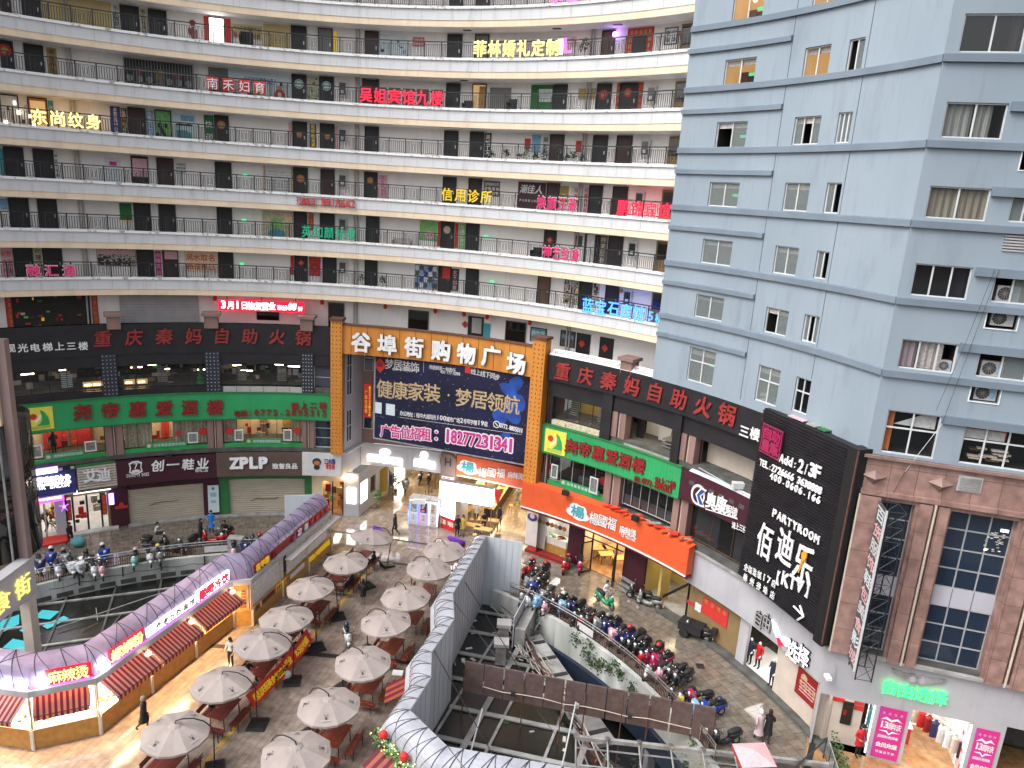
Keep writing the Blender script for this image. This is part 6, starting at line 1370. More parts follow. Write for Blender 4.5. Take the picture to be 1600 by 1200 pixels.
# litter lying on top of the black sign
q=MB();q.obox(P(65.5,28.5,14.97),P(66.5,28.5,0)-P(65.5,28.5,0),Vector((.15,.1,0)),Vector((0,0,.02)),'paper_pink');q.obox(P(67.6,28.5,14.97),P(68.2,28.5,0)-P(67.6,28.5,0),Vector((.2,.1,0)),Vector((0,0,.03)),'curtain_grey');q.obox(P(69,28.5,14.96),P(69.5,28.5,0)-P(69,28.5,0),Vector((.2,.05,0)),Vector((0,0,.03)),'board_green');q.build('litter','paper_pink',label='pink and grey scraps of sheeting lying on top of the black louvred sign',cat='debris')
# soot streak behind the sign
q=MB();q.arcp(61.5,74,[(RT-.012,14.8),(RT-.006,15.5),(RT-.003,15.1)],'soot',1,closed=False);

# ---- right wing, ground floor -------------------------------------------------------
q=MB();Rr=29.6
def rp(x0,x1,z0,z1,m,R=Rr,d=.25):q.arc(T(x0,(z0+z1)/2,R),T(x1,(z0+z1)/2,R),R,R+d,z0,z1,m,4)
rp(888,910,0,3.6,'sign_maroon');rp(976,1008,0,3.6,'sign_maroon');rp(1030,1034,0,3.6,'shop_yellow',Rr,.9);q.arc(T(822,1.5,Rr),T(888,1.5,Rr),Rr,Rr+.25,2.75,3.65,'paper_cream',4);q.arc(T(910,1.5,Rr),T(976,1.5,Rr),Rr,Rr+.2,2.85,3.6,'shop_cream',4)
q.build('shopfront_frame','dark_red',pod)
q=MB();q.arc(T(822,1.5,Rr),T(852,1.5,Rr),Rr,Rr+.2,.25,2.75,'poster_mix',4);q.build('wall_poster','poster_mix',label='pale green and violet poster panel left of the bakery display, right wing',cat='poster')
q=MB();f=arcmap(Rr-.01)
for i in range(7):u,z=onR(843+6.5*i,814+2.1*i,Rr);q.disc(f,u,z,.17,0,.03,['wood_orange','char_gold','door_brown'][i%3],12)
u,z=onR(832,808,Rr);q.disc(f,u,z,.4,0,.03,'paper_navy',14,.3);q.disc(f,u,z+.1,.2,.03,.04,'paper_pink',12);q.build('menu_strip','char_gold',label='cream strip of round food pictures above the display case, right wing',cat='sign')
room(T(852,1.5,Rr),T(888,1.5,Rr),Rr,2.6,2.75,'shop_white','box_bright',n=2);room(T(910,1.5,Rr),T(976,1.5,Rr),Rr,3.4,3.0,'shop_cream','lamp_soft','tile_warm',3);room(T(1008,1.5,Rr),T(1073,1.5,Rr),Rr,3.2,3.4,'shop_yellow','lamp_soft','concrete',1)
q=MB();q.arc(T(820,0,29),T(884,0,29),28.95,29.58,0,.22,'dark_red');q.build('red_step','paper_red',label='red plinth step below the poster and display case, right wing',cat='step')
t=thing('display_counter',P(T(868,.8,30),30,.22),'white glass display counter with trays of food, right wing','counter');q=MB();q.arc(T(854,.6,29.8),T(884,.6,29.8),29.8,30.4,.06,.75,'counter_wood',4);q.build('base','counter_wood',t);q=MB();q.arc(T(854,.6,29.8),T(884,.6,29.8),29.8,30.5,.75,1.25,'counter_white',4);g=random.Random(6)
for i in range(14):a=T(g.uniform(856,882),1.2,30.1);p=P(a,g.uniform(29.9,30.4),1.27);q.obox(p,(.14,0,0),(0,.1,0),(0,0,.03),g.choice(['paper_red','paper_gold','paper_green','letter_white','wood_orange']))
q.build('food_trays','counter_white',t)
q=MB();f=arcmap(Rr+.05)
for x in(911,925,962,975):a=T(x,1.3,Rr);q.map(f,U(a,Rr)-.05,U(a,Rr)+.05,0,2.9,0,.06,'door_black')
q.map(f,U(T(911,2.5,Rr),Rr),U(T(975,2.5,Rr),Rr),2.3,2.38,0,.06,'door_black');q.build('door_frame','door_black',pod)
for x,an,lb in((925,68,'left open glass door of the warmly lit food shop'),(961,118,'right open glass door of the warmly lit food shop')):
 a=T(x,1.2,Rr);L=P(a,Rr-.05,0);inn=(P(a,Rr-1,0)-P(a,Rr,0)).normalized();tg=Vector((inn.y,-inn.x,0));d=(inn*sin(rad(an))+tg*cos(rad(an)));fd=flatmap(L,d);t=thing('glass_door',L,lb,'door')
 q=MB();
 for u0,u1,v0,v1 in((0,.06,.03,2.3),(.94,1.0,.03,2.3),(.06,.94,.03,.12),(.06,.94,2.22,2.3)):q.map(fd,u0,u1,v0,v1,-.03,.03,'door_black')
 q.build('frame','door_black',t);q=MB();q.map(fd,.06,.94,.12,2.22,-.005,.005,'glass_clear');q.build('pane','glass_clear',t);q=MB();q.bar(fd(.86,.8,.06),fd(.86,1.4,.06),.02,'steel');q.build('handle','steel',t)
g=random.Random(44)
for i,(x,R)in enumerate(((935,31.6),(947,31.2),(952,32.2),(968,31.4))):
 L=P(T(x,.4,R),R,.06);t=thing('dining_table',L,'wooden table with stools inside the warmly lit food shop','table','wooden tables in the food shop');q=MB();q.obox(L+Zv*.73,(.5,.1,0),(-.07,.35,0),Zv*.025,'table_wood');q.build('tabletop','table_wood',t)
 for sx in(-1,1):
  for sy in(-1,1):q=MB();c=L+Vector((.42*sx-.06*sy,.08*sx+.28*sy,0));q.bar(c,c+Zv*.7,.025,'door_black');q.build('leg','door_black',t)
# stair hall: sloping soffit and steel rail
q=MB();A=P(T(1036,1.2,30.0),30.0,.3);B=P(T(1074,1.2,30.0),30.0,2.2);q.bar(A,B,.09,'door_black');q.bar(A+Zv*.1,A+Zv*.1+(B-A),.03,'black_iron');q.bar(P(T(1073,1,29.6),29.6,.0),P(T(1073,1,29.6),29.6,3.6),.06,'door_black');q.build('stair_rail','door_black',pod)
q=MB();q.arc(T(1075,1.2,29.4),T(1153,1.2,29.4),29.4,29.7,0,3.1,'wall_brown');q.build('blank_wall','wall_brown',pod)
for x0,y0,x1,y1,s,lb,m in((1098,941,1118,960,'安全','left of two large red notices on the brown wall','paper_red'),(1118,950,1136,976,'通知','right of two large red notices on the brown wall','paper_red'),(1074,940,1085,944,'','small red arrow sticker at the left of the brown wall','paper_red'),(1087,943,1095,955,'','small white poster on the brown wall beside the red notices','paper_white')):
 R=29.38;a,za=onarc(x0,y0,R);b_,zb=onarc(x1,y1,R);f=arcmap(R);hh=1.05 if s else(.2 if m=='paper_red' else.5);zc=(za+zb)/2;q=MB();q.map(f,U(a,R),U(b_,R),zc-hh/2,zc+hh/2,0,.03,m);o=q.build('wall_notice',m,label=lb,cat='notice')
 if s:
  q=MB()
  for j in range(5):q.map(f,U(a,R)+.1,U(b_,R)-.1,zc-.4+.17*j,zc-.34+.17*j,.03,.035,'banner_red')
  letters(q,f,s,U(a,R)+.15,U(b_,R)-.15,zc+.2,zc+.45,.036,'paper_gold');q.build('lettering','banner_red',o)
q=MB();q.arc(T(1030,0,29.2),T(1300,0,29.0),28.75,29.4,0,.14,'concrete_dark');q.build('gutter_kerb','concrete_dark',pod)
# ---- white clothes shop (curved front and the front on the tower's right face)
ws=thing('clothes_shop',P(68,28.8,0),'white walled clothes shop wrapping the foot of the corner tower','shop')
q=MB();q.arc(52.9,TC,28.85,29.1,3.0,5.15,'wall_white');q.arc(52.9,TC,28.7,29.3,5.15,5.25,'concrete')
holed(q,ff,-.05,14,0,5.25,[[.06,onface(1344,1100)[0]+.7,.02,2.8],[3.95,6.42,.0,3.0],[7.7,10.5,.0,3.2]],'wall_white',reveal=.3,depth=3.5,room='shop_white',rm=['wall_beige','shop_white','concrete_dark'])
q.build('facade','wall_white',ws)
q=MB();q.map(ff,-.1,14,5.25,5.38,-.1,.3,'concrete');q.build('ledge','concrete',ws)
x1a,x1b=T(1166,1.4,29.2),T(1212,1.4,29.2)
q=MB();q.arc(T(1153,1.4,29.2),x1a,29.2,29.4,.1,3.05,'wall_white',4);q.arc(x1b,TC,29.2,29.4,.1,3.05,'wall_beige',4);q.arc(53,TC+1,29.05,29.5,0,.12,'concrete_dark');q.arc(x1a,x1b,31.8,31.9,.1,3.0,'shop_white');q.arc(x1a-1.5,x1b+1.5,29.4,31.8,.1,.15,'shop_white');q.arc(x1a-1.5,x1b+1.5,29.4,31.8,2.95,3.0,'shop_white');q.build('shop_wall','wall_white',ws)
q=MB();q.arc(x1a,x1b,29.9,31.2,2.88,2.93,'box_bright');q.map(ff,4.1,6.3,2.9,2.95,-3.0,-.5,'box_bright');q.map(ff,.5,2.3,2.72,2.76,-.42,-.2,'box_white');q.build('ceiling_light','box_bright',ws)
f=arcmap(28.85);t=thing('shop_sign',P(66,28.8,4),'grey and glowing white characters with a bow emblem on the curved white shop fascia','sign')
sgn(t,f,28.85,'自由',1181,962,1207,977,.95,'steel_dull',bold=.03,depth=.1);sgn(t,f,28.85,'选择',1234,1009,1267,1032,1.0,'soft_white',bold=.04,depth=.12,side='char_dark')
q=MB();u,z=onR(1221,996,28.85)
for sx in(-1,1):q.shape(f,[(u,z),(u+sx*.3,z+.32-sx*.1),(u+sx*.75,z+.3-sx*.3),(u+sx*.5,z-.05-sx*.15),(u+sx*.2,z-.12)],.02,.12,'soft_white')
q.shape(f,[(u-.3,z-.05),(u,z-.5),(u+.3,z-.15),(u,z-.1)],.02,.1,'neon_red');q.build('emblem','neon_white',t)
s_,z_=onface(1428,1078);t=thing('neon_sign',ff(s_,z_-.6,.1),'green neon characters below dark metal wings on the white shop front','sign')
q=MB();letters(q,ff,'自由选择',s_-1.35,s_+1.35,z_-.42,z_+.32,.12,'neon_green',-.015,.04,asp=.95);q.build('neon_tube','neon_green',t)
q=MB()
for sx in(-1,1):
 q.shape(ff,[(s_+sx*x,z_+.42+y)for x,y in((.12,.05),(.35,.38),(.75,.42),(1.1,.5),(1.0,.3),(.7,.22),(.4,.05),(.2,-.1))],.06,.14,'steel_dull')
 q.disc(ff,s_+sx*.2,z_+.6,.2,.06,.15,'steel_dull',12,.26);q.disc(ff,s_+sx*.2,z_+.6,.11,.15,.16,'wall_white',12,.16)
q.build('wing_emblem','steel_dull',t)
# big maroon poster on the curved wall
R=29.15;a,z=onarc(1242,1078,R);b_,z2=onarc(1280,1080,R);f=arcmap(R);zc=(onarc(1242,1060,R)[1]+onarc(1280,1090,R)[1])/2;q=MB();q.map(f,U(a,R),U(b_,R),zc-.72,zc+.72,0,.04,'dark_red');o=q.build('wall_poster','dark_red',label='large maroon poster with gold text on the curved white shop wall',cat='poster')
q=MB();ua,ub=U(a,R),U(b_,R);q.disc(f,ua+.5,zc+.42,.22,.04,.05,'char_gold',12,.16);letters(q,f,'全场优惠',ua+.2,ua+1.4,zc-.05,zc+.2,.045,'char_gold');letters(q,f,'会员充值',ua+.3,ua+1.4,zc-.3,zc-.1,.045,'char_gold')
for j in range(5):q.map(f,ub-1.25,ub-.2,zc-.42+.17*j,zc-.37+.17*j,.04,.045,'paper_pink')
q.build('lettering','char_gold',o)
# black framed window, little red plates on the angled wall
wb=MB();s0,z0=onface(1308,1122);s1,z1=onface(1330,1098);z0,z1=1.15,2.35;off=-.3
fb2=lambda u,v,w_=0:ff(u+.25,v,w_-.5)
q=MB();q.map(ff,.06,2.1,.02,2.8,-.6,-.5,'wall_beige');q.build('recess_wall','wall_beige',ws)
wb.map(fb2,s0,s1,z0,z1,0,.08,'door_black');wb.map(fb2,s0+.1,s1-.1,z0+.1,z1-.1,.08,.09,'glass_dark');wb.map(fb2,s0+.2,s1-.4,z0+.5,z0+.8,.09,.095,'dark_red');wb.build('display_window','door_black',ws)
for x,y,w_,h_,lb in((1303,1101,.55,.22,'small red arrow plate left of the black framed window'),(1336,1107,.42,.2,'upper red plate right of the black framed window'),(1336,1115,.42,.25,'lower red plate right of the black framed window')):
 s_,z_=onface(x,y);q=MB();q.map(fb2,s_-w_/2,s_+w_/2,z_-h_/2,z_+h_/2,0,.03,'paper_red');q.build('small_sign','paper_red',label=lb,cat='sign')
# pillars with banners
for i,(sa,sb,lb)in enumerate(((2.55,3.88,'red and magenta anniversary banner on the white pillar left of the clothes shop entrance'),(6.5,7.62,'red and magenta anniversary banner on the white pillar right of the clothes shop entrance'))):
 fo=lambda u,v,w_=0:ff(u,v,w_+.02);q=MB();c0,c1=sa+.08,sb-.12;q.map(fo,c0,c1,.15,2.85,.0,.03,'paper_magenta');o=q.build('hanging_banner','paper_magenta',label=lb,cat='banner');q=MB();w_=c1-c0
 letters(q,fo,'自由选择',c0+.12*w_,c1-.12*w_,2.5,2.62,.035,'paper_pink');letters(q,fo,'13周年庆',c0+.1*w_,c1-.1*w_,1.75,2.1,.035,'letter_white',.04,asp=.7);letters(q,fo,'回馈新老顾客',c0+.12*w_,c1-.12*w_,1.25,1.4,.035,'letter_white');letters(q,fo,'会员充值',c0+.1*w_,c1-.1*w_,.75,1.0,.035,'letter_white',.04);letters(q,fo,'惊喜送不停',c0+.15*w_,c1-.15*w_,.42,.55,.035,'letter_white')
 q.shape(fo,[(c0+.1*w_,2.2),(c0+.3*w_,2.38),(c0+.5*w_,2.25),(c0+.7*w_,2.38),(c0+.9*w_,2.2),(c0+.7*w_,2.26),(c0+.5*w_,2.14),(c0+.3*w_,2.26)],.03,.04,'letter_white');q.shape(fo,[(c0+.1*w_,1.62),(c0+.4*w_,1.66),(c0+.5*w_,1.52),(c0+.6*w_,1.66),(c0+.9*w_,1.62),(c0+.62*w_,1.58),(c0+.5*w_,1.44),(c0+.38*w_,1.58)],.03,.04,'letter_white');q.build('lettering','letter_white',o)
 fs2=lambda u,v,w2=0,s=(2.45,6.42)[i]:Tp(s-w2,-u,v);q=MB();q.map(fs2,.1,.85,.2,2.8,.0,.04,['paper_teal','paper_pink'][i]);
 for k in range(9):q.map(fs2,.15+.07*k,.3+.07*k,.4+.25*((k*4)%9),.6+.25*((k*4)%9),.04,.05,['letter_white','paper_green','paper_paleblue'][k%3]if i==0 else['paper_red','letter_white','paper_pink'][k%3])
 q.map(fs2,.06,.1,.15,2.85,0,.06,'neon_white');q.map(fs2,.85,.89,.15,2.85,0,.06,'neon_white');q.build('light_box','paper_teal',label=['green and white light box on the side of the left banner pillar','pink and red light box on the side of the right banner pillar'][i],cat='light box')
q=MB();s_,z_=onface(1292,1050);q.bar(ff(s_+.3,z_+.5,.1),ff(s_+.3,z_-.1,.1),.02,'panel_grey');q.bar(ff(s_+.3,z_-.1,.1),ff(s_,z_-.1,.35),.02,'panel_grey');q.obox(ff(s_,z_,.4),(.12,0,0),(0,.2,0),(0,0,.07),'letter_white');q.build('security_camera','letter_white',label='white security camera on the corner of the white clothes shop',cat='camera')
# ================================================================ GROUND
RP=23.35 # edge of the ring walk above the sunken court
AX=rad(11.5);ax=Vector((sin(AX),cos(AX),0));ay=Vector((cos(AX),-sin(AX),0)) # long axis of the plaza and its right hand side
def off(pts,w_):
 r=[];n=len(pts);pts=[Vector((p[0],p[1],0))for p in pts]
 for i in range(n):
  d0=(pts[i]-pts[i-1]).normalized()if i else(pts[1]-pts[0]).normalized();d1=(pts[i+1]-pts[i]).normalized()if i<n-1 else d0
  n0=Vector((d0.y,-d0.x,0));n1=Vector((d1.y,-d1.x,0));m=(n0+n1).normalized();k=w_/max(.4,m.dot(n0));r.append(pts[i]+m*k)
 return r
b=MB();b.box(-400,400,-400,400,-6.4,-6.2,'ground_mat');b.build('ground','ground_mat',kind='structure')
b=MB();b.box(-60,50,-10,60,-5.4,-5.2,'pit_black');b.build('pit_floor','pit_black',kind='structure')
b=MB();b.uvf=lambda co:(rad(deg(atan2(co.x-CX,co.y-CY)))*26,hypot(co.x-CX,co.y-CY))
b.arc(-64,0,RP,33.5,-.35,0,'pave_ring');b.arc(30,100,RP,33.5,-.35,0,'pave_ring');b.build('walkway','pave_ring',kind='structure')
LF=[(-26.5,27.0),(-19.62,26.39),(-17.35,27.53),(-14.71,36.21),(-13.77,36.5),(-11.73,46.0)] # fronts of the left kiosks
RBk=[(8,22.6),(-1.6,24.0),(-3.35,25.9),(-2.75,28.1),(-2.95,29.9),(-2.15,32.8),(-2.45,35.2),(-1.0,42.3)]
LB=[tuple(p[:2])for p in off(LF,-1.1)] # their back wall
pts=[(-26.5,5),(8,5)]+RBk+[tuple(P(30,24.0,0)[:2]),tuple(P(30,31,0)[:2])]+[tuple(P(t_,31,0)[:2])for t_ in(24,18,12,6,0)]+[tuple(P(0,RP,0)[:2])]+list(reversed(LB))
b=MB();b.prism(pts,-.35,.004,'pave_plaza');b.build('plaza','pave_plaza',kind='structure')
b=MB();b.arc(1.8,10,31,46,-.3,0,'pave_hall');b.arc(10,30,31,46,-.3,0,'pave_hall');b.build('passage_floor','pave_hall',kind='structure')
b=MB();s0,_=onface(1290,1150);b.hexa([ff(-.6,-.1,3.6),ff(14,-.1,3.6),ff(14,-.1,-3.3),ff(.3,-.1,-3.3),ff(-.6,.02,3.6),ff(14,.02,3.6),ff(14,.02,-3.3),ff(.3,.02,-3.3)],'tile_warm');b.build('shop_floor','tile_warm',kind='structure')
b=MB();b.add([ff(-.9,.025,3.9),ff(-.7,.025,3.9),ff(.25,.025,-.2),ff(.05,.025,-.2)],[(0,1,2,3)],'drain_dark');b.add([ff(-.9,.03,3.9),ff(-.6,.03,3.9),ff(.3,.03,-.1),ff(.05,.03,-.1)],[(0,1,2,3)],'drain_dark');b.build('gutter','drain_dark',kind='structure')
# painted line and drains on the plaza
def strip(a,b_,w_,m,z=.009):
 a=Vector((a[0],a[1],z));b_=Vector((b_[0],b_[1],z));d=(b_-a).normalized();n=Vector((-d.y,d.x,0))*w_/2;return[a-n,b_-n,b_+n,a+n]
q=MB();q.poly(strip((-12.6,24),(-8.2,45.4),.22,0));q.build('painted_line','line_yellow',kind='structure')
q=MB()
for a,c,w_ in(((-15.6,34.4),(-2.6,34.0),.34),((-11.9,45.2),(-1.6,43.9),.22),((-13.5,48.9),(-2.5,47.2),.18)):q.poly(strip(a,c,w_,0,.012),'drain_dark')
q.build('drain_channel','drain_dark',kind='structure')
# ---- sunken court walls and glass roofs
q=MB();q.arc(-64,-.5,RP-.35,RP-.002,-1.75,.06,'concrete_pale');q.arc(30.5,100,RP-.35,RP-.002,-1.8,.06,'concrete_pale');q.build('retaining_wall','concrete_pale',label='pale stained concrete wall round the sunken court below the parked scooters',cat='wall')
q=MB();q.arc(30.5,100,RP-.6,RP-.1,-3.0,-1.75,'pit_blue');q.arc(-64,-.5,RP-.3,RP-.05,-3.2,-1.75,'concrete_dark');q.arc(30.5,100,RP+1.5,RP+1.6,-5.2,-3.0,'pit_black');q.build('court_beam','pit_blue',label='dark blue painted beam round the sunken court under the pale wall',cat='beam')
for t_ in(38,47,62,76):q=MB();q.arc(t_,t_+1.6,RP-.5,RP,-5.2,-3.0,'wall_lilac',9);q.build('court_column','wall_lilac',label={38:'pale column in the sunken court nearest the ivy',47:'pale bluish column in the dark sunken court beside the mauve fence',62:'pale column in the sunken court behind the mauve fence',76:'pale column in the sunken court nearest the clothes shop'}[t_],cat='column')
# left row of little openings over the roof
q=MB();
for i in range(16):a=-43+2.9*i;q.arc(a,a+2.2,RP-.37,RP-.34,-1.12,-.82,'concrete_dark',9)
q.build('vent_opening','concrete_dark',label='row of dark vent panels low on the wall above the left glass roof',cat='vents')
gr=thing('glass_roof',(-20,36,-1.2),'dark dirty glass roof with steel glazing bars over the left sunken court','roof')
lpoly=[(-30,27.5),(-19.75,27.0),(-17.6,28.0),(-15,36.1),(-14.2,36.6),(-12.7,44.9)]+[tuple(P(t_,RP-.4,0)[:2])for t_ in range(-2,-52,-4)]
q=MB();q.prism(lpoly,-1.25,-1.2,'glass_roof');q.build('glass','glass_roof',gr)
q=MB();g=random.Random(3)
def inpoly(x,y,L):
 c=False;n=len(L)
 for i in range(n):
  (x1,y1),(x2,y2)=L[i],L[(i+1)%n]
  if(y1>y)!=(y2>y)and x<(x2-x1)*(y-y1)/(y2-y1)+x1:c=not c
 return c
def clipbars(L,d,sp,w_,mb_,m,z=-1.16,off=0):
 d=Vector((d[0],d[1],0)).normalized();n=Vector((-d.y,d.x,0));c0=Vector((sum(p[0]for p in L)/len(L),sum(p[1]for p in L)/len(L),0))
 k=-14
 while k<15:
  run=None;s_=-25.0
  while s_<=25:
   p=c0+n*(k*sp+off)+d*s_;ins=inpoly(p.x,p.y,L)
   if ins and run is None:run=s_
   if run is not None and(not ins or s_>24.7):
    if s_-run>.6:mb_.obox(c0+n*(k*sp+off)+d*((run+s_)/2)+Vector((0,0,z)),d*((s_-run)/2),n*w_/2,Vector((0,0,.04)),m)
    run=None
   s_+=.25
  k+=1
clipbars(lpoly,(.92,.38),2.3,.16,q,'steel_dull');clipbars(lpoly,(-.35,.94),2.6,.12,q,'concrete_dark',-1.165)
for i in range(26): # cables and rubbish on the glass
 p=Vector((g.uniform(-26,-16),g.uniform(30,42),-1.1))
 if inpoly(p.x,p.y,lpoly):a=g.uniform(0,3);q.bar(p,p+Vector((cos(a),sin(a),0))*g.uniform(.2,1.6),.02,g.choice(['steel_dull','concrete','wall_brown']))
q.build('glazing_bar','steel_dull',gr)
q=MB()
for a,c in(((-24.5,33),(-16.5,41.5)),((-25,36.5),(-18,43.5)),((-22,31.2),(-16.6,37.5))):q.path([Vector((a[0],a[1],-1.0)),Vector(((a[0]+c[0])/2,(a[1]+c[1])/2,-.85)),Vector((c[0],c[1],-1.0))],.035,'steel_dull')
q.build('conduit','steel_dull',label='pale conduits running across the left glass roof',cat='pipe')
tl=[atq for atq in((66,953,52,965,78,968,93,955),(100,962,66,978,74,983,108,966),(30,985,58,998,64,990,40,979),(20,998,4,1012,42,1018,52,1004),(0,970,0,990,30,975,30,960),(40,962,36,975,52,972,56,955))]
q=MB()
for a in tl[:5]:q.add([at(a[2*i],a[2*i+1],-1.14)for i in range(4)],[(0,1,2,3)],'glass_teal')
q.build('teal_panel','glass_teal',gr)
gr2=thing('glass_roof',(0,34,-1.2),'dark dirty glass roof with pale beams behind the white kiosk wall','roof')
rpoly=[(-1.2,42.2),(-2.6,35.1),(-2.2,32.8),(-3.0,30.0),(-2.85,28.0),(-3.4,25.9),(-1.5,24.2),(9,23),(9,27.0),(5.2,29.8),(3.5,33.6),(1.6,38.0),(2.2,41.3)]
q=MB();q.prism(rpoly,-1.25,-1.2,'glass_roof');q.build('glass','glass_roof',gr2)
q=MB();clipbars(rpoly,(.97,-.2),2.25,.26,q,'concrete',-1.13);clipbars(rpoly,(.3,.95),2.7,.14,q,'steel_dull',-1.14,.4);clipbars(rpoly,(.3,.95),5.4,.3,q,'concrete',-1.12,1.5)
q.build('glazing_bar','concrete',gr2)
q=MB();E0,E1=Vector((1.7,38.4,-1)),Vector((5.2,29.9,-1));dE=(E1-E0).normalized();nE=Vector((-dE.y,dE.x,0))
q.obox((E0+E1)/2+nE*.5,(E1-E0)/2,nE*.55,Vector((0,0,.12)),'concrete')
for i in range(6):c=E0.lerp(E1,(i+.5)/6)+nE*.5+Vector((0,0,.14));q.obox(c,dE*.12,nE*.5,Vector((0,0,.03)),'char_dark')
q.build('roof_edge_beam','concrete',gr2)
q=MB();g=random.Random(14)
for i in range(46):
 f_=g.random();c=Vector((0.9,39.4,-.9)).lerp(Vector((5.4,28.6,-.9)),f_)+Vector((g.uniform(-.5,.5),g.uniform(-.5,.5),g.uniform(0,.35)));d=Vector((3.6,-8.3,0)).normalized();d=Vector((d.x+g.uniform(-.25,.25),d.y+g.uniform(-.2,.2),g.uniform(-.06,.06))).normalized();q.bar(c-d*g.uniform(.8,2.2),c+d*g.uniform(.8,2.2),g.uniform(.02,.045),g.choice(['steel_dull','concrete','wall_beige','rust']))
for i in range(22):p=Vector((1.6+g.uniform(-.7,.7),36.8+g.uniform(-1.4,2.0),-.8));q.bar(p,p+Vector((g.uniform(-1,1),g.uniform(-1,1),g.uniform(0,.9))),.025,g.choice(['steel_dull','rust','concrete']))
q.build('scrap_poles','steel_dull',label='heap of scrap poles and pipes lying along the edge of the right glass roof',cat='scrap',kind='stuff')
q=MB()
for i in range(90):
 p=Vector((g.uniform(-3,7),g.uniform(24.5,41),-1.17));
 if inpoly(p.x,p.y,rpoly):a=g.uniform(0,6);r=g.uniform(.04,.2);q.obox(p,Vector((cos(a),sin(a),0))*r,Vector((-sin(a),cos(a),0))*r*g.uniform(.1,.6),Vector((0,0,.015)),g.choice(['paper_white','wall_beige','concrete','leaf_dark','curtain_tan']))
q.build('litter','paper_white',label='scattered litter and leaves on the right glass roof',cat='debris',kind='stuff')
q=MB();c0=Vector((-1.0,26.8,-1.15));
for i in range(6):q.obox(c0+Vector((.36*i,-.08*i,0)),Vector((.16,-.03,0)),Vector((.35,1.2,0)),Vector((0,0,.03)),'paper_navy')
q.build('solar_panel','paper_navy',label='dark blue ribbed panel set in the right glass roof',cat='panel')
q=MB();c0=Vector((5.6,25.2,-1.1));q.lathe(c0,[(.22,0),(.25,.05),(.15,.07)],'letter_white',12);q.build('white_basin','letter_white',label='small white basin on the right glass roof near the bottom of the picture',cat='basin')
q=MB();
for a in range(12):t0=a*pi/6;t1=(a+1)*pi/6;c0=Vector((2.1,28.6,-1.1));q.bar(c0+Vector((.2*cos(t0),.2*sin(t0),0)),c0+Vector((.2*cos(t1),.2*sin(t1),0)),.035,'letter_white')
q.build('ring','letter_white',label='white ring lying on the right glass roof',cat='ring')
q=MB()
for a,c in(((-.4,29.7),(-1.2,25.8)),((4.1,30.6),(2.7,24.8))):q.bar(Vector((a[0],a[1],.9)),Vector((c[0],c[1],-.8)),.035,'letter_grey')
for a,c in(((-2.9,35.5),(3.2,30.5)),((-2.6,38.2),(1.8,34.5)),((-2.9,30.2),(1.3,26.6))):q.bar(Vector((a[0],a[1],3.6)),Vector((c[0],c[1],-.9)),.022,'char_dark')
q.build('stay_cable','char_dark',label='dark stay cables and leaning pale poles over the right glass roof',cat='cable')
# grey sheet screen and cabinets at the far end of the right roof
q=MB();A,B=Vector((2.0,41.2,0)),Vector((1.0,37.6,0));d=(B-A).normalized();n=Vector((-d.y,d.x,0));q.obox((A+B)/2+Vector((0,0,-.1)),(B-A)/2,n*.03,Vector((0,0,1.0)),'wall_lilac');q.obox((A+B)/2+n*.4+Vector((0,0,-.4)),(B-A)/2,n*.3,Vector((0,0,.6)),'concrete');q.build('sheet_screen','wall_lilac',label='dull grey sheet screen beside the scrap heap at the far end of the right roof',cat='screen')
for i,(x,y)in enumerate(((.45,38.0),(.35,36.1))):q=MB();q.box(x-.3,x+.3,y-.25,y+.25,-1.1,.1,'steel_dull');q.box(x-.42,x+.42,y-.36,y+.36,.1,.3,'panel_grey');q.build('roof_cabinet','steel_dull',label=['grey roof cabinet next to the sheet screen, farther one','grey roof cabinet amid the scrap poles, nearer one'][i],cat='cabinet')

# ---- railings round the sunken court
def railing(name,t0,t1,label,plaq):
 t=thing(name,P((t0+t1)/2,RP,0),label,'railing');R=RP-.06
 b=MB();n=int((t1-t0)*R*pi/180/.13)
 for i in range(n+1):p=P(t0+(t1-t0)*i/n,R,0);b.box(p.x-.011,p.x+.011,p.y-.011,p.y+.011,.05,.66,'rail_brown')
 b.arc(t0,t1,R-.02,R+.02,.08,.12,'rail_brown');b.arc(t0,t1,R-.02,R+.02,.62,.66,'rail_brown');b.build('baluster','rail_brown',t)
 b=MB();k=max(2,int((t1-t0)/3));b.path([P(t0+(t1-t0)*i/(k*2),R-.02,.95)for i in range(k*2+1)],.035,'steel',6);b.path([P(t0+(t1-t0)*i/(k*2),R-.02,.78)for i in range(k*2+1)],.018,'steel',5)
 for i in range(k+1):p=P(t0+(t1-t0)*i/k,R,0);b.bar(p,p+Vector((0,0,.95)),.025,'steel',6)
 b.build('handrail','steel',t)
 for a,b_ in plaq:b=MB();b.arc(a,b_,R-.06,R-.045,.2,.62,'letter_grey');b.build('plaque','letter_grey',t)
railing('court_railing',-44,-4,'brown railing with steel handrail along the left walk, behind the purple kiosk roof',[(-19,-15.2)])
railing('court_railing',33.5,74.5,'brown railing with steel handrail in front of the long row of scooters',[(46.5,49.6)])
b=MB();c0=P(-14.2,RP,0);b.box(c0.x-.45,c0.x+.45,c0.y-.25,c0.y+.3,0,1.05,'concrete');b.box(c0.x-.5,c0.x+.5,c0.y-.3,c0.y+.35,1.05,1.1,'steel_dull');b.build('utility_box','concrete',label='grey utility box standing in the left railing',cat='box')
b=MB();pts_=[]
for i in range(40):t_=-41+i*.7;pts_.append(P(t_,RP-.42,-.35-.12*abs(sin(i*.55))))
b.path(pts_,.02,'char_dark',4)
for t_ in(-37,-31,-25.5,-19):b.bar(P(t_,RP-.4,-.6),P(t_,RP-.4,.1),.04,'char_dark')
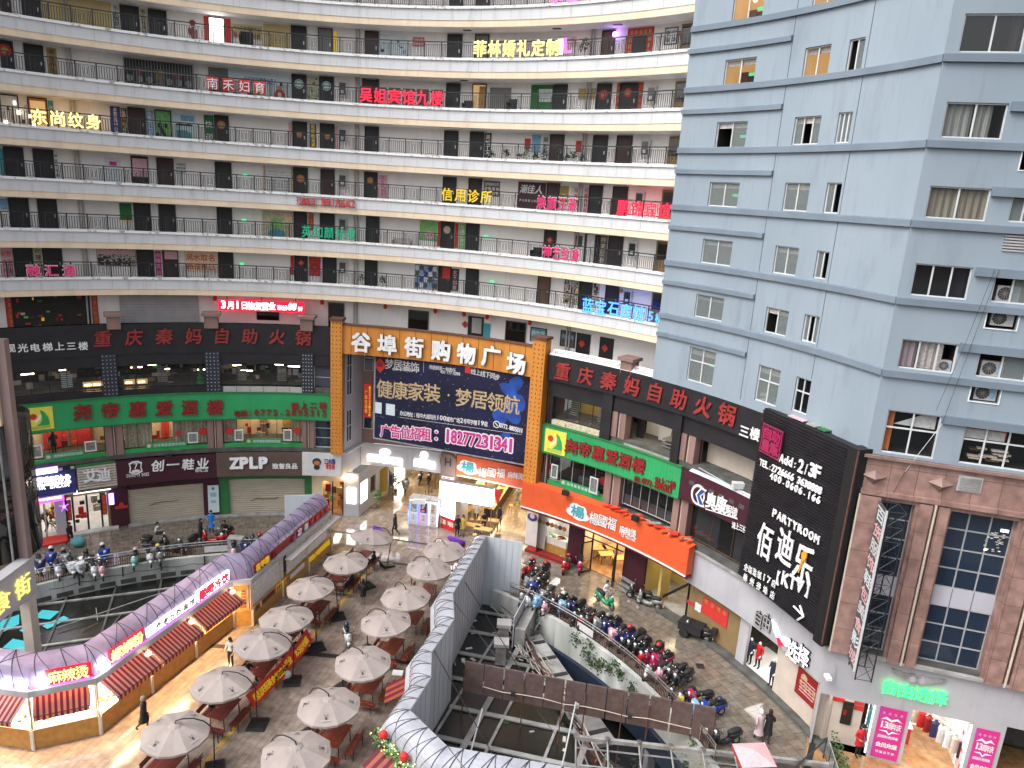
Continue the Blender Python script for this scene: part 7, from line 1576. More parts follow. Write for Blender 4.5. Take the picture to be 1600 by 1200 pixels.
b.build('hanging_cable','char_dark',label='black cable looping along the wall under the left railing',cat='cable')
# ivy on the right wall
b=MB();g=random.Random(77)
for t0,t1,z0,z1,n in((38.2,40,-1.3,.1,90),(46.5,48.5,-.5,.05,60),(48.5,53,-1.5,.0,240),(54,59.5,-1.7,.05,360),(60,65,-1.6,0,200),(70.5,76,-1.6,.1,260)):
 cs=[(g.uniform(t0,t1),g.uniform(z0,z1))for _ in range(7)]
 for i in range(n):
  c_=g.choice(cs);t_=c_[0]+g.gauss(0,.45);z=max(z0-.3,min(.2,c_[1]+g.gauss(0,.22)));p=P(t_,RP-.38-g.uniform(0,.12),z);d=Vector((g.uniform(-1,1),g.uniform(-1,1),g.uniform(-1,.6))).normalized();u=d.orthogonal().normalized();s_=g.uniform(.05,.11)
  b.add([p-u*s_*.6,p+d*s_,p+u*s_*.6,p-d*s_*.7],[(0,1,2,3)],'leaf_dark' if i%4 else 'leaf')
b.build('ivy','leaf_dark',label='straggling green ivy on the pale wall below the scooters',cat='ivy',kind='stuff')
b=MB()
for i in range(420):
 p=Vector((g.gauss(6.2,.9),g.gauss(27.6,.45),g.uniform(-1.2,-.5)));d=Vector((g.uniform(-1,1),g.uniform(-1,1),g.uniform(-.3,1))).normalized();u=d.orthogonal().normalized();s_=g.uniform(.06,.13);b.add([p-u*s_*.5,p+d*s_,p+u*s_*.5,p-d*s_*.7],[(0,1,2,3)],'leaf_dark' if i%3 else 'leaf')
b.build('undergrowth','leaf_dark',label='dark weeds growing in the court behind the mauve fence',cat='weeds',kind='stuff')

# ================================================================ KIOSK ROWS with quilted tube roofs
def tuberoof(parent,line,width,z0,z1,m,cordn,back=True,lit=None):
# line: back edge; the roof bulges to the right of it
 seg=8;prof=[(width*sin(pi/2*i/seg)**.9,z0+(z1-z0)*cos(pi/2*i/seg)**.8)for i in range(seg+1)]
 rows=[off(line,w_)for w_,_ in prof];b=MB();n=len(line);v=[]
 for j,(w_,z)in enumerate(prof):v+=[p+Vector((0,0,z))for p in rows[j]]
 b.add(v,[(j*n+i,j*n+i+1,(j+1)*n+i+1,(j+1)*n+i)for j in range(seg)for i in range(n-1)],m)
 b.build('tube_roof',m,parent)
# cords: hoops with slight diagonals
 c=MB()
 def pt(s,a): # s along 0..n-1, a across 0..1
  i=min(n-2,max(0,int(s)));f_=s-i;x=a*seg;j=min(seg-1,int(x));g_=x-j
  p=rows[j][i].lerp(rows[j][i+1],f_).lerp(rows[j+1][i].lerp(rows[j+1][i+1],f_),g_);return p+Vector((0,0,prof[j][1]*(1-g_)+prof[j+1][1]*g_+.02))+Vector((0,0,0))
 for i in range(n-1):
  L=(Vector(line[i+1]+(0,))-Vector(line[i]+(0,))).length;k=max(1,int(L/cordn))
  for q in range(k):
   s0=i+q/k;ds=1/k
   c.path([pt(s0+ds*.05*a,a/6)for a in range(7)],.022,'tube_cord',4);c.path([pt(min(n-1.001,s0+ds*a/6),a/6)for a in range(7)],.016,'tube_cord',4)
   if q%2==0:c.path([pt(max(0,s0-ds*.9*(a/6)),a/6)for a in range(7)],.016,'tube_cord',4)
 c.build('roof_cord','tube_cord',parent)
kl=thing('kiosk_row',(-16,34,0),'long food kiosk row under a violet lit quilted tube roof, left of the plaza','kiosk row')
tuberoof(kl,LB,.92,2.85,4.0,'tube_lilac',.85)
b=MB();bw=off(LB,.76*.02);fo_=off(LB,.76*1.15)
for i in range(len(LB)-1):
 a,c=bw[i],bw[i+1];b.add([a-Vector((0,0,1.2)),c-Vector((0,0,1.2)),c+Vector((0,0,3.95)),a+Vector((0,0,3.95))],[(0,1,2,3)],'sheet_white')
b.build('back_wall','sheet_white',kl)
b=MB()
fa=off(LB,.76*1.1);fb_=off(LB,.76*1.42)
for i in range(len(LB)-1):
 for za,zb in((2.55,2.86),):
  b.hexa([fa[i]+Vector((0,0,za)),fa[i+1]+Vector((0,0,za)),fb_[i+1]+Vector((0,0,za)),fb_[i]+Vector((0,0,za)),fa[i]+Vector((0,0,zb)),fa[i+1]+Vector((0,0,zb)),fb_[i+1]+Vector((0,0,zb)),fb_[i]+Vector((0,0,zb))],'fascia_grey')
b.build('fascia','fascia_grey',kl)
b=MB();bw2=off(LB,.76*.05);fr2_=off(LB,.76*1.1)
for i in range(len(LB)-1):b.add([bw2[i]+Zv*2.5,bw2[i+1]+Zv*2.5,fr2_[i+1]+Zv*2.5,fr2_[i]+Zv*2.5],[(0,1,2,3)],'counter_white')
b.build('ceiling','counter_white',kl)
ct0=off(LB,.76*.75);ct1=off(LB,.76*1.45)
b=MB()
for i in range(len(LB)-1):
 b.hexa([ct0[i],ct0[i+1],ct1[i+1],ct1[i]]+[p+Zv*.95 for p in(ct0[i],ct0[i+1],ct1[i+1],ct1[i])],'counter_wood')
 L=(ct1[i+1]-ct1[i]).length;k=max(1,int(L/2.6));d=(ct1[i+1]-ct1[i]).normalized();n=Vector((d.y,-d.x,0))
 for j in range(k+1):p=ct1[i].lerp(ct1[i+1],j/k);b.obox(p+n*.03+Zv*.48,d*.06,n*.04,Zv*.5,'counter_white');b.bar(p-n*.1+Zv*.95,p-n*.1+Zv*2.56,.035,'wall_beige')if j in(0,k)or i>3 else None
b.build('counter','counter_wood',kl)
# under-awning strip lamps, bright food displays
b=MB()
def segp(L,i,f_):return L[i].lerp(L[i+1],f_)
dl=off(LB,.76*1.0);dl2=off(LB,.76*1.12)
for i,f0,f1 in((0,.3,.98),(1,.06,.95),(2,.02,.3),(2,.36,.6),(2,.66,.97)):b.bar(segp(dl2,i,f0)+Zv*2.42,segp(dl2,i,f1)+Zv*2.42,.05,'lamp_kiosk',4)
b.build('strip_lamp','lamp_kiosk',kl)
for i,f0,f1,lb in((0,.35,.97,'glowing food display at the left end of the kiosk row'),(1,.06,.94,'glowing food display under the striped front awning'),(2,.01,.2,'glowing food display at the open corner of the kiosk row')):
 t=thing('food_display',segp(ct0,i,(f0+f1)/2)+Zv*.95,lb,'food display');b=MB();A,B=segp(off(LB,.76*.8),i,f0),segp(off(LB,.76*.8),i,f1);A2,B2=segp(off(LB,.76*1.4),i,f0),segp(off(LB,.76*1.4),i,f1);b.hexa([A+Zv*.96,B+Zv*.96,B2+Zv*.96,A2+Zv*.96,A+Zv*1.3,B+Zv*1.3,B2+Zv*1.12,A2+Zv*1.12],'box_bright');b.build('light_case','box_bright',t)
 b=MB();g=random.Random(i+5)
 for k in range(int(34*(B-A).length/3)):p=A.lerp(B,g.random()).lerp(A2.lerp(B2,g.random()),g.random())+Zv*1.3;b.ell(p,.09,.09,.06,g.choice(['paper_green','wood_orange','pure_red','leaf','paper_cream','char_yellow']),6,4)
 b.build('food','paper_green',t)
# striped awnings
def awning(L,i,f0,f1,za,zb,w_,lit,label,n=16):
 A,B=segp(off(LB,.76*1.3),i,f0),segp(off(LB,.76*1.3),i,f1);d=(B-A).normalized();nn=Vector((d.y,-d.x,0));t=thing('awning',(A+B)/2+Zv*zb,label,'awning','striped awnings of the kiosk row')
 b=MB();n=max(4,int((B-A).length/.11))
 for k in range(n):
  p,q=A.lerp(B,k/n),A.lerp(B,(k+1)/n);m='awning_red' if k%2 else 'awning_pale';b.hexa([p+Zv*(za-.03),q+Zv*(za-.03),q+nn*w_+Zv*(zb-.03),p+nn*w_+Zv*(zb-.03),p+Zv*za,q+Zv*za,q+nn*w_+Zv*zb,p+nn*w_+Zv*zb],m);b.hexa([p+nn*w_+Zv*(zb-.2+.03*(k%2)),q+nn*w_+Zv*(zb-.2+.03*(k%2)),q+nn*(w_+.02)+Zv*(zb-.2),p+nn*(w_+.02)+Zv*(zb-.2),p+nn*w_+Zv*zb,q+nn*w_+Zv*zb,q+nn*(w_+.02)+Zv*zb,p+nn*(w_+.02)+Zv*zb],m)
 b.build('canopy','awning_red',t);b=MB()
 for f_ in(0,1):p=A.lerp(B,f_);b.bar(p+Zv*(za-.4),p+nn*w_+Zv*(zb-.03),.018,'black_iron')
 b.bar(A+nn*w_+Zv*zb,B+nn*w_+Zv*zb,.025,'black_iron');b.build('frame','black_iron',t)
awning(LB,0,.3,.99,2.6,2.05,1.0,1,'striped red awning at the far left end of the kiosk row')
awning(LB,1,.05,.9,2.6,1.75,.35,1,'steep striped red awning facing the camera below the red glowing characters')
awning(LB,2,.02,.31,2.6,2.0,1.0,1,'striped red awning nearest the camera on the long kiosk front');awning(LB,2,.315,.62,2.6,2.0,1.0,1,'middle striped red awning in violet light on the long kiosk front');awning(LB,2,.64,.97,2.6,2.0,.95,1,'farthest striped red awning of the kiosk row, before the jog')
for i_,f_,lb in((2,.63,'bright lamp between the middle and the far striped awnings'),(2,.31,'bright lamp between the near and the middle striped awnings'),(2,.98,'white lamp at the end of the far striped awning')):
 b=MB();p=segp(off(LB,.76*1.75),i_,f_)+Zv*2.45;b.ell(p,.14,.14,.1,'lamp_soft',8,5);b.bar(p,p+Zv*.2-Vector((.3,0,0)),.02,'black_iron');b.build('kiosk_lamp','lamp_soft',label=lb,cat='lamp')
# glowing letters along the fascia
def kmap(i,w_=1.2,z=0):
 L=off(LB,.76*w_);A,B=L[i],L[i+1];d=(B-A).normalized();n=Vector((d.y,-d.x,0));return flatmap(A+Zv*z,d,(0,0,1),n),(B-A).length
def ksign(i,f0,f1,s,m,h,label,back=None,z=2.95,tilt=0,edge=None,**k):
 fn,L=kmap(i);t=thing('kiosk_sign',fn(L*(f0+f1)/2,z,0),label,'sign');u0,u1=L*f0,L*f1
 if back:b=MB();b.map(fn,u0-.1,u1+.1,z-.06,z+h+.06,-.02,.03,back);b.build('back_plate',back,t)
 b=MB();letters(b,fn,s,u0,u1,z,z+h,.05,m,k.pop('bold',.04),.05,edge=edge,**k);b.build('lettering',m,t);return t,fn
ksign(1,.3,.93,'麻辣烫','neon_yellow',.62,'glowing yellow and red three character sign facing the camera on the kiosk roof edge','led_red',bold=.0)
ksign(2,.1,.3,'螺蛳粉','neon_yellow',.6,'glowing yellow and red three character sign left of the long white light box','led_red',bold=.0)
t,fn=ksign(2,.34,.68,'广西老友粉面馆','sign_brown',.36,'long white light box with thin dark characters on the kiosk fascia','box_bright',z=3.02,bold=0)
ksign(2,.72,.97,'酸嘢冷饮','neon_red',.55,'white glowing light box with red characters above the far striped awning','box_bright',z=2.98)
ksign(4,.06,.2,'花甲粉','char_yellow',.4,'yellow characters on a dark red strip in the far part of the kiosk roof','dark_red');ksign(4,.24,.5,'奶茶','dark_red',.36,'plain dark red strip between the yellow and white characters of the kiosk roof','dark_red');ksign(4,.55,.68,'凉茶','letter_white',.42,'white characters on a dark red strip near the far end of the kiosk roof','dark_red');ksign(4,.72,.97,'烧烤小吃','pure_red',.36,'red characters on a dark red strip at the far end of the kiosk roof','dark_red')
for i_,fs,lb in((1,(.2,),'round white glowing globe left of the three red and yellow characters'),(2,(.05,),'oval white glowing globe at the corner of the kiosk roof')):
 fn,L=kmap(i_);b=MB();p=fn(L*fs[0],3.2,.12);b.ell(p,.26,.2,.3,'lamp_cool',12,8);b.build('globe_light','lamp_cool',label=lb,cat='lamp')
for k,f_ in enumerate((.62,.74,.86,.96)):fn,L=kmap(0);b=MB();b.ell(fn(L*f_,3.1,.12),.2,.15,.2,'lamp_cool',10,6);b.build('globe_light','lamp_cool',label='round white glowing globe in the row at the left end of the kiosk roof',cat='lamp',group='row of globe lights at the left end of the kiosk roof')
# violet light washing the tube
b=MB()
for i in range(3):
 L=off(LB,.76*1.3);b.bar(L[i].lerp(L[i+1],.02)+Zv*2.9,L[i].lerp(L[i+1],.98)+Zv*2.9,.03,'neon_purple')
b.build('violet_tube','neon_purple',kl)
# closed far section: panels, yellow letters, posters
for i_,f0,f1,m in((3,.05,.95,'shop_cream'),(4,.03,.38,'paper_white'),(4,.42,.97,'paper_white')):
 fn,L=kmap(i_,1.15);b=MB();b.map(fn,L*f0,L*f1,.96,2.5,-.05,0,m);b.build('front_panel',m,kl)
fn,L=kmap(4,1.5);g=random.Random(15);b=MB()
for k in range(16):u=L*(.03+.36*k/16);b.map(fn,u,u+.16,.78,1.08,0,.03,g.choice(['dark_red','paper_dark','pure_red','char_yellow','paper_cream']))
b.map(fn,L*.25,L*.38,.75,1.1,0,.025,'char_yellow');b.map(fn,L*.42,L*.6,.7,1.0,0,.03,'paper_white');b.build('menu_board','dark_red',label='row of red and yellow menu boards on the far kiosk counter',cat='sign')
b=MB();letters(b,fn,'特色小吃铁板鱿鱼',L*.66,L*.96,.62,1.0,.02,'char_yellow',.06,.02);letters(b,fn,'烧烤啤酒',L*.68,L*.95,2.1,2.4,.02,'char_yellow',.06);b.build('yellow_letters','char_yellow',label='yellow characters on the far end of the kiosk front',cat='lettering')
fn,L=kmap(3,1.18);b=MB();
for k in range(6):b.map(fn,L*.45+.02*k,L*.8,1.05+.2*k,1.2+.2*k,0,.02,['wood_orange','door_brown','paper_red','paper_gold'][k%4])
b.map(fn,L*.1,L*.9,2.15,2.45,0,.03,'counter_wood');b.build('food_poster','wood_orange',label='food picture panel on the angled kiosk front at the jog',cat='poster')
b=MB();e=fa[-1];d=(fa[-1]-fa[-2]).normalized();n=Vector((d.y,-d.x,0));b.hexa([fa[-2].lerp(fa[-1],.35)+n*.3+Zv*2.3,fa[-1]+d*.4+n*.3+Zv*2.3,fa[-1]+d*.4+n*.75+Zv*2.3,fa[-2].lerp(fa[-1],.35)+n*.75+Zv*2.3,fa[-2].lerp(fa[-1],.35)+n*.3+Zv*2.38,fa[-1]+d*.4+n*.3+Zv*2.38,fa[-1]+d*.4+n*.75+Zv*2.38,fa[-2].lerp(fa[-1],.35)+n*.75+Zv*2.38],'panel_grey');b.build('rolled_shade','panel_grey',kl)
# white end panel beyond the kiosk row
b=MB();A,B=Vector((LB[-1][0]-.2,LB[-1][1]+.2,0)),Vector((-14.9,45.9,0));d=(B-A).normalized();n=Vector((-d.y,d.x,0));b.obox((A+B)/2+Zv*1.6,(B-A)/2,n*.04,Zv*2.2,'sheet_white');b.build('end_screen','sheet_white',label='plain white sheet screen beyond the far end of the violet kiosk roof',cat='screen')
# right hand row: white sheet back seen from behind
kr=thing('kiosk_row',(-1,30,0),'right kiosk row seen from behind, with white sheet back and corded tube roof','kiosk row')
RL=RBk;tuberoof(kr,[p for p in RL],-.0001 or 0,0,0,'tube_white',99)if 0 else None
RLr=list(reversed(RL));bwall=MB();rr_=[Vector((p[0],p[1],0))for p in RLr]
for i in range(len(rr_)-1):
 a,c=rr_[i],rr_[i+1];d=(c-a).normalized();n=Vector((-d.y,d.x,0));bwall.hexa([a-n*.02-Zv*1.25,c-n*.02-Zv*1.25,c+n*.02-Zv*1.25,a+n*.02-Zv*1.25,a-n*.02+Zv*3.6,c-n*.02+Zv*3.6,c+n*.02+Zv*3.6,a+n*.02+Zv*3.6],'sheet_white')
 L=(c-a).length;k=int(L/.55)
 for j in range(1,k):p=a.lerp(c,j/k);bwall.obox(p+n*.03+Zv*1.2,d*.012,n*.012,Zv*2.4,'wall_white');bwall.obox(p-n*.03+Zv*1.2,d*.012,n*.012,Zv*2.4,'wall_white')
bwall.build('back_wall','sheet_white',kr)
tuberoof(kr,list(RL),-.95,2.6,3.62,'tube_white',.62)
fr3=off(RL,-.95);b=MB();fr4=off(RL,-1.15);ctr=off(RL,-.5);ctr1=off(RL,-1.2)
for i in range(len(RL)-1):
 b.hexa([fr3[i]+Zv*2.3,fr3[i+1]+Zv*2.3,fr4[i+1]+Zv*2.3,fr4[i]+Zv*2.3,fr3[i]+Zv*2.62,fr3[i+1]+Zv*2.62,fr4[i+1]+Zv*2.62,fr4[i]+Zv*2.62],'fascia_grey');b.hexa([ctr[i],ctr[i+1],ctr1[i+1],ctr1[i]]+[p+Zv*.95 for p in(ctr[i],ctr[i+1],ctr1[i+1],ctr1[i])],'counter_wood')
b.build('counter','counter_wood',kr)
def rawn(i,f0,f1,label,w_=.9):
 A,B=segp(fr4,i,f0),segp(fr4,i,f1);d=(B-A).normalized();nn=Vector((-d.y,d.x,0));t=thing('awning',(A+B)/2+Zv*1.8,label,'awning');b=MB();n=max(4,int((B-A).length/.2))
 for k in range(n):p,q=A.lerp(B,k/n),A.lerp(B,(k+1)/n);b.hexa([p+Zv*2.3,q+Zv*2.3,q+nn*w_+Zv*1.8,p+nn*w_+Zv*1.8,p+Zv*2.33,q+Zv*2.33,q+nn*w_+Zv*1.83,p+nn*w_+Zv*1.83],'awning_red' if k%2 else 'bench_orange')
 b.build('canopy','awning_red',t)
rawn(1,.1,.9,'striped red awning peeping out below the garland at the bottom of the picture');rawn(3,.2,.9,'striped red awning peeping out beside the white tube roof')
t=thing('garland',fr4[1]+Zv*2.6,'green garland with yellow fairy lights and red lamps along the right kiosk roof edge','garland');b=MB();g=random.Random(2)
GA,GB=segp(off(RL,-1.2),1,-.15),segp(off(RL,-1.2),1,1.02)
for i in range(420):p=GA.lerp(GB,g.random())+Vector((g.gauss(0,.1),g.gauss(0,.1),2.6+g.gauss(0,.13)));d=Vector((g.uniform(-1,1),g.uniform(-1,1),g.uniform(-.5,1))).normalized();u=d.orthogonal().normalized();b.add([p-u*.05,p+d*.09,p+u*.05,p-d*.06],[(0,1,2,3)],'leaf' if i%3 else 'paper_green')
b.build('leaves','leaf',t);b=MB()
for i in range(36):p=GA.lerp(GB,i/36)+Vector((g.gauss(0,.1),g.gauss(0,.1),2.7+g.gauss(0,.12)));b.ell(p,.025,.025,.025,'fairy',5,3)
b.build('fairy_light','fairy',t)
for f_ in(.2,.5,.85):b=MB();p=GA.lerp(GB,f_)+Zv*2.95;b.ell(p,.2,.16,.22,'pure_red',10,6);b.bar(p-Zv*.3,p,.03,'pure_red');b.build('red_lamp','pure_red',t)
b=MB();A,B=Vector((-1.05,42.35,0)),P(34.2,23.9,0);d=(B-A).normalized();n=Vector((-d.y,d.x,0));b.obox((A+B)/2+Zv*1.15,(B-A)/2,n*.03,Zv*2.4,'sheet_white')
for k in range(6):b.obox(A.lerp(B,(k+.5)/6)+Zv*1.15-n*.03,d*.012,n*.012,Zv*2.4,'wall_white')
b.build('end_screen','sheet_white',label='white sheet screen closing the far end of the right kiosk row',cat='screen')

# ================================================================ mauve slatted fence on posts and the glazed truss at the bottom right
lf=thing('slatted_fence',at(900,1110,0),'long mauve slatted fence panel crossing the sunken court at lower right','fence')
A,B=at(724,1080,.2),at(1112,1156,.2);d=(B-A).normalized();n=Vector((-d.y,d.x,0));b=MB();W_=(B-A).length;hA=1.42
nb=12
for k in range(nb):
 p,q=A.lerp(B,k/nb),A.lerp(B,(k+1)/nb);c=(p+q)/2+Zv*hA*.62;b.obox(c,d*(W_/nb/2-.04),n*.02,Zv*hA*.62,'lattice_mauve')
 for j in range(14):x=p.lerp(q,(j+.7)/14.5);b.obox(x+Zv*hA*.62-n*.03,d*.018,n*.012,Zv*hA*.6,'lattice_mauve')
b.build('slat_panel','lattice_mauve',lf)
for k in range(nb+1):
 if k%3==0:b=MB();p=A.lerp(B,k/nb);b.bar(p-Zv*2.4-n*.08,p+Zv*1.3-n*.08,.04,'rust');b.build('post','rust',lf)
b=MB();b.path([A.lerp(B,k/12)-n*.15+Zv*(.55+.06*sin(k*2.2))for k in range(1,12)],.022,'wall_beige');b.build('cable','wall_beige',lf)
for k,f_ in enumerate((.21,.47,.68,.97)):b=MB();p=A.lerp(B,f_)-n*.16+Zv*(.55);b.obox(p,d*.1,n*.06,Zv*.12,['char_dark','panel_grey','char_dark','wall_beige'][k]);b.build('junction_box','panel_grey',lf)
tr=thing('glazed_roof',at(1150,1195,0),'warmly lit glazed canopy with steel trusses at the bottom of the picture','canopy')
A,B=at(900,1152,.4),at(1300,1196,.4);d=(B-A).normalized();n=Vector((-d.y,d.x,0));n=n if n.y<0 else-n;b=MB();b.obox((A+B)/2,(B-A)/2,n*.08,Zv*.1,'steel_dull');b.bar(A+n*.3-Zv*.3,B+n*.3-Zv*.3,.05,'steel_dull')
for k in range(9):p=A.lerp(B,k/8);b.bar(p,p+n*3.6-Zv*.5,.045,'steel_dull');b.obox(p+Zv*.1,d*.1,n*.1,Zv*.06,'steel')
for k in range(1,3):b.bar(A+n*1.4*k-Zv*.25*k,B+n*1.4*k-Zv*.25*k,.04,'steel_dull')
b.build('truss','steel_dull',tr);b=MB();b.add([A+n*.1-Zv*.12,B+n*.1-Zv*.12,B+n*3.6-Zv*.62,A+n*3.6-Zv*.62],[(0,1,2,3)],'glass_clear');b.build('glass','glass_clear',tr)
b=MB();b.add([A+n*.1-Zv*2.2,B+n*.1-Zv*2.2,B+n*4.4-Zv*2.2,A+n*4.4-Zv*2.2],[(0,1,2,3)],'shop_cream');b.build('ceiling_below','shop_cream',tr);b=MB()
for k in range(8):p=A.lerp(B,(k+.5)/8)+n*.7-Zv*1.5;dd=(n+d*(.45 if k%3 else-.2)).normalized();b.bar(p,p+dd*1.3,.045,'lamp_warm')
b.build('strip_lamp','lamp_warm',tr)
# post, red post and stays near the fence
b=MB()
for x,y,h in((875,1085,2.2),(966,1120,2.6)):p=at(x,y+40,.2);b.bar(p-Zv*1.4,p+Zv*h,.035,'rust')
b.build('rusty_post','rust',label='pair of thin rusty posts rising in front of the mauve fence',cat='post')
# pink parasol canvas, gate railing and planter at lower right
t=thing('stall_canopy',at(1180,1200,1.8),'wet pink square stall canopy at the bottom edge beside the two pedestrians','canopy');b=MB();C_=[at(x,y,1.9)for x,y in((1144,1162),(1195,1160),(1214,1198),(1160,1200))];c0=sum(C_,Vector())/4+Zv*.25
for k in range(4):b.add([C_[k],C_[(k+1)%4],c0],[(0,1,2)],'paper_pink');b.add([C_[k],C_[(k+1)%4],C_[(k+1)%4]-Zv*.2,C_[k]-Zv*.2],[(0,1,2,3)],'paper_red')
b.build('canvas','paper_pink',t);b=MB();b.bar(Vector((c0.x,c0.y,0)),c0,.03,'steel_dull');b.build('pole','steel_dull',t)
t=thing('steel_gate',at(1285,1195,0),'dark railing gate with diagonal brace beside a hedge at lower right','gate');b=MB();A,B=at(1287,1200,0),at(1318,1290,0);A=at(1286,1185,0);
for k in range(6):p=A.lerp(B,k/5);b.bar(p,p+Zv*1.25,.025,'black_iron')
b.bar(A+Zv*1.25,B+Zv*1.25,.03,'steel_dull');b.bar(A+Zv*.3,B+Zv*.3,.02,'black_iron');b.add([A+Zv*.3,B+Zv*.3,B+Zv*1.2,A+Zv*1.2],[(0,1,2,3)],'glass_grey');b.bar(A+Zv*1.1,at(1225,1215,.2),.05,'char_dark');b.build('frame','black_iron',t)
t=thing('hedge',at(1295,1175,0),'narrow green hedge behind the dark railing gate at lower right','hedge');b=MB();g=random.Random(19)
for i in range(420):p=at(1291,1180,0).lerp(at(1325,1275,0),g.random())+Vector((g.gauss(.25,.1),g.gauss(.1,.08),g.uniform(.2,1.25)));d=Vector((g.uniform(-1,1),g.uniform(-1,1),g.uniform(-.4,1))).normalized();u=d.orthogonal().normalized();s_=g.uniform(.05,.1);b.add([p-u*s_*.6,p+d*s_,p+u*s_*.6,p-d*s_*.7],[(0,1,2,3)],'leaf' if i%3 else 'leaf_dark')
b.build('foliage','leaf',t)

# ================================================================ LIFT TOWER at the left edge
lt=thing('lift_tower',(-22,29,0),'dark glazed lift tower with a white sign beam at the left edge','tower');b=MB()
b.lathe(Vector((-23.3,30.6,0)),[(1.78,7.1),(1.78,13.6)],'glass_dark',28);
b.build('dark_glazing','glass_dark',lt,True);b=MB();b.lathe(Vector((-23.3,30.6,0)),[(1.6,7.0),(1.6,13.5)],'room_dark',20);b.build('shaft','room_dark',lt);b=MB()
for k in range(4):
 for j in range(24):a0,a1=2*pi*j/24,2*pi*(j+1)/24;c0=Vector((-23.3,30.6,8.2+1.35*k));b.bar(c0+Vector((1.8*cos(a0),1.8*sin(a0),0)),c0+Vector((1.8*cos(a1),1.8*sin(a1),0)),.012,'char_dark',4)
b.build('ring_joint','char_dark',lt);b=MB()
for dx,dy in((-21.85,29.5),(-21.6,30.4)):b.bar(Vector((dx,dy,7.1)),Vector((dx,dy,13.6)),.05,'steel_dull',8)
b.build('mullion','steel_dull',lt)
b=MB();b.box(-21.75,-21.33,29.75,30.05,7.0,17.3,'granite_mauve');b.build('side_pier','granite_mauve',lt);b=MB();b.box(-22.3,-21.76,29.6,29.95,13.5,22,'shop_cream');b.build('cream_frame','shop_cream',lt)
b=MB();b.box(-21.85,-21.3,21,30.05,5.35,7.05,'wall_white');b.box(-21.8,-21.25,21,30.1,7.05,7.2,'fascia_grey');b.build('sign_beam','wall_white',lt)
b=MB();b.box(-21.8,-21.35,29.5,30.0,-1.2,5.35,'wall_beige');b.build('post','wall_beige',lt);b=MB();fn=flatmap((-21.3,21,0),(0,1,0),(0,0,1),(1,0,0))
letters(b,fn,'谷埠美食街',2.3,8.6,5.7,6.7,.04,'neon_lemon',.0,.04);b.build('lettering','neon_yellow',lt)
# dark fins of fence below the beam
b=MB()
for k in range(24):b.box(-26.5+.2*k,-26.47+.2*k,32.2,32.23,-1.15,.1,'steel_dull')
b.build('low_fence','steel_dull',label='thin grey bars behind the lift tower post over the teal glass',cat='fence')
# ================================================================ PARASOLS, TABLES
def proto_parasol():
 t=thing('cantilever_parasol',(0,0,0),'x','parasol','grey cantilever parasols on the plaza')
 b=MB();b.hexa([(-.42,-.42,0),(.42,-.42,0),(.42,.42,0),(-.42,.42,0),(-.38,-.38,.14),(.38,-.38,.14),(.38,.38,.14),(-.38,.38,.14)],'plastic_black')
 for s_ in(-1,1):b.box(-.36,.36,s_*.2-.03,s_*.2+.03,.14,.16,'plastic_black')
 b.build('base','plastic_black',t)
 b=MB();b.bar((0,0,.1),(0,0,2.0),.03,'black_iron',8);b.bar((0,0,1.0),(.16,0,1.12),.015,'black_iron');b.build('pole','black_iron',t)
 b=MB();b.path([(0,0,1.9),(-.12,0,2.25),(-.35,0,2.55),(-.75,0,2.78),(-1.15,0,2.84),(-1.42,0,2.8),(-1.45,0,2.66)],.028,'black_iron',7);b.bar((0,0,2.0),(.2,0,1.75),.02,'black_iron');b.build('arm','black_iron',t)
 b=MB();c=Vector((-1.45,0,0));n=8;R=1.37;rows=[]
 for r,z in((.02,2.62),(.45,2.54),(.9,2.4),(R,2.22)):
  row=[]
  for k in range(n*2):a=2*pi*k/(n*2)+pi/8;q=r*(1 if k%2==0 else.955);row.append(c+Vector((q*cos(a),q*sin(a),z-(0 if k%2==0 else.03*r))))
  rows.append(row)
 v=[p for r_ in rows for p in r_];m=n*2
 b.add(v,[(j*m+i,j*m+(i+1)%m,(j+1)*m+(i+1)%m,(j+1)*m+i)for j in range(3)for i in range(m)],'canopy_grey')
 v2=rows[-1];b.add(list(v2)+[p-Vector((0,0,.1))for p in v2],[(i,(i+1)%m,m+(i+1)%m,m+i)for i in range(m)],'canopy_grey')
 ca=b.build('canopy','canopy_grey',t)
 b=MB();b.lathe(c+Vector((0,0,2.56)),[(.3,0),(.2,.07),(.04,.12)],'canopy_grey',8);b.build('vent','canopy_grey',ca)
 b=MB()
 for k in range(8):a=2*pi*k/8+pi/8;b.bar(c+Vector((.03*cos(a),.03*sin(a),2.56)),c+Vector((1.34*cos(a),1.34*sin(a),2.18)),.012,'black_iron')
 b.bar(c+Vector((0,0,2.15)),c+Vector((0,0,2.7)),.03,'black_iron');b.build('rib','black_iron',t)
 b=MB() # printed deer-like emblem and a word line on alternate panels
 for k in range(0,8,2):
  a=2*pi*(k+.5)/8+pi/8;rr=Vector((cos(a),sin(a),0));tt=Vector((-sin(a),cos(a),0));o=c+rr*.98+Vector((0,0,2.37));up=(rr*-1+Vector((0,0,.44))).normalized();nn=tt.cross(up)
  fm=lambda u,v,w_=0,o=o,tt=tt,up=up,nn=nn:o-tt*u+up*v+(nn if nn.z>0 else-nn)*(w_+.012)
  for s_ in(-1,1):b.bar(fm(.02*s_,.02),fm(.06*s_,.16),.008,'char_dark',3);b.bar(fm(.05*s_,.1),fm(.1*s_,.13),.007,'char_dark',3)
  b.map(fm,-.035,.035,-.07,.03,0,.006,'char_dark');b.map(fm,-.2,.2,-.16,-.13,0,.006,'panel_grey')
 b.build('emblem','char_dark',ca)
 return t
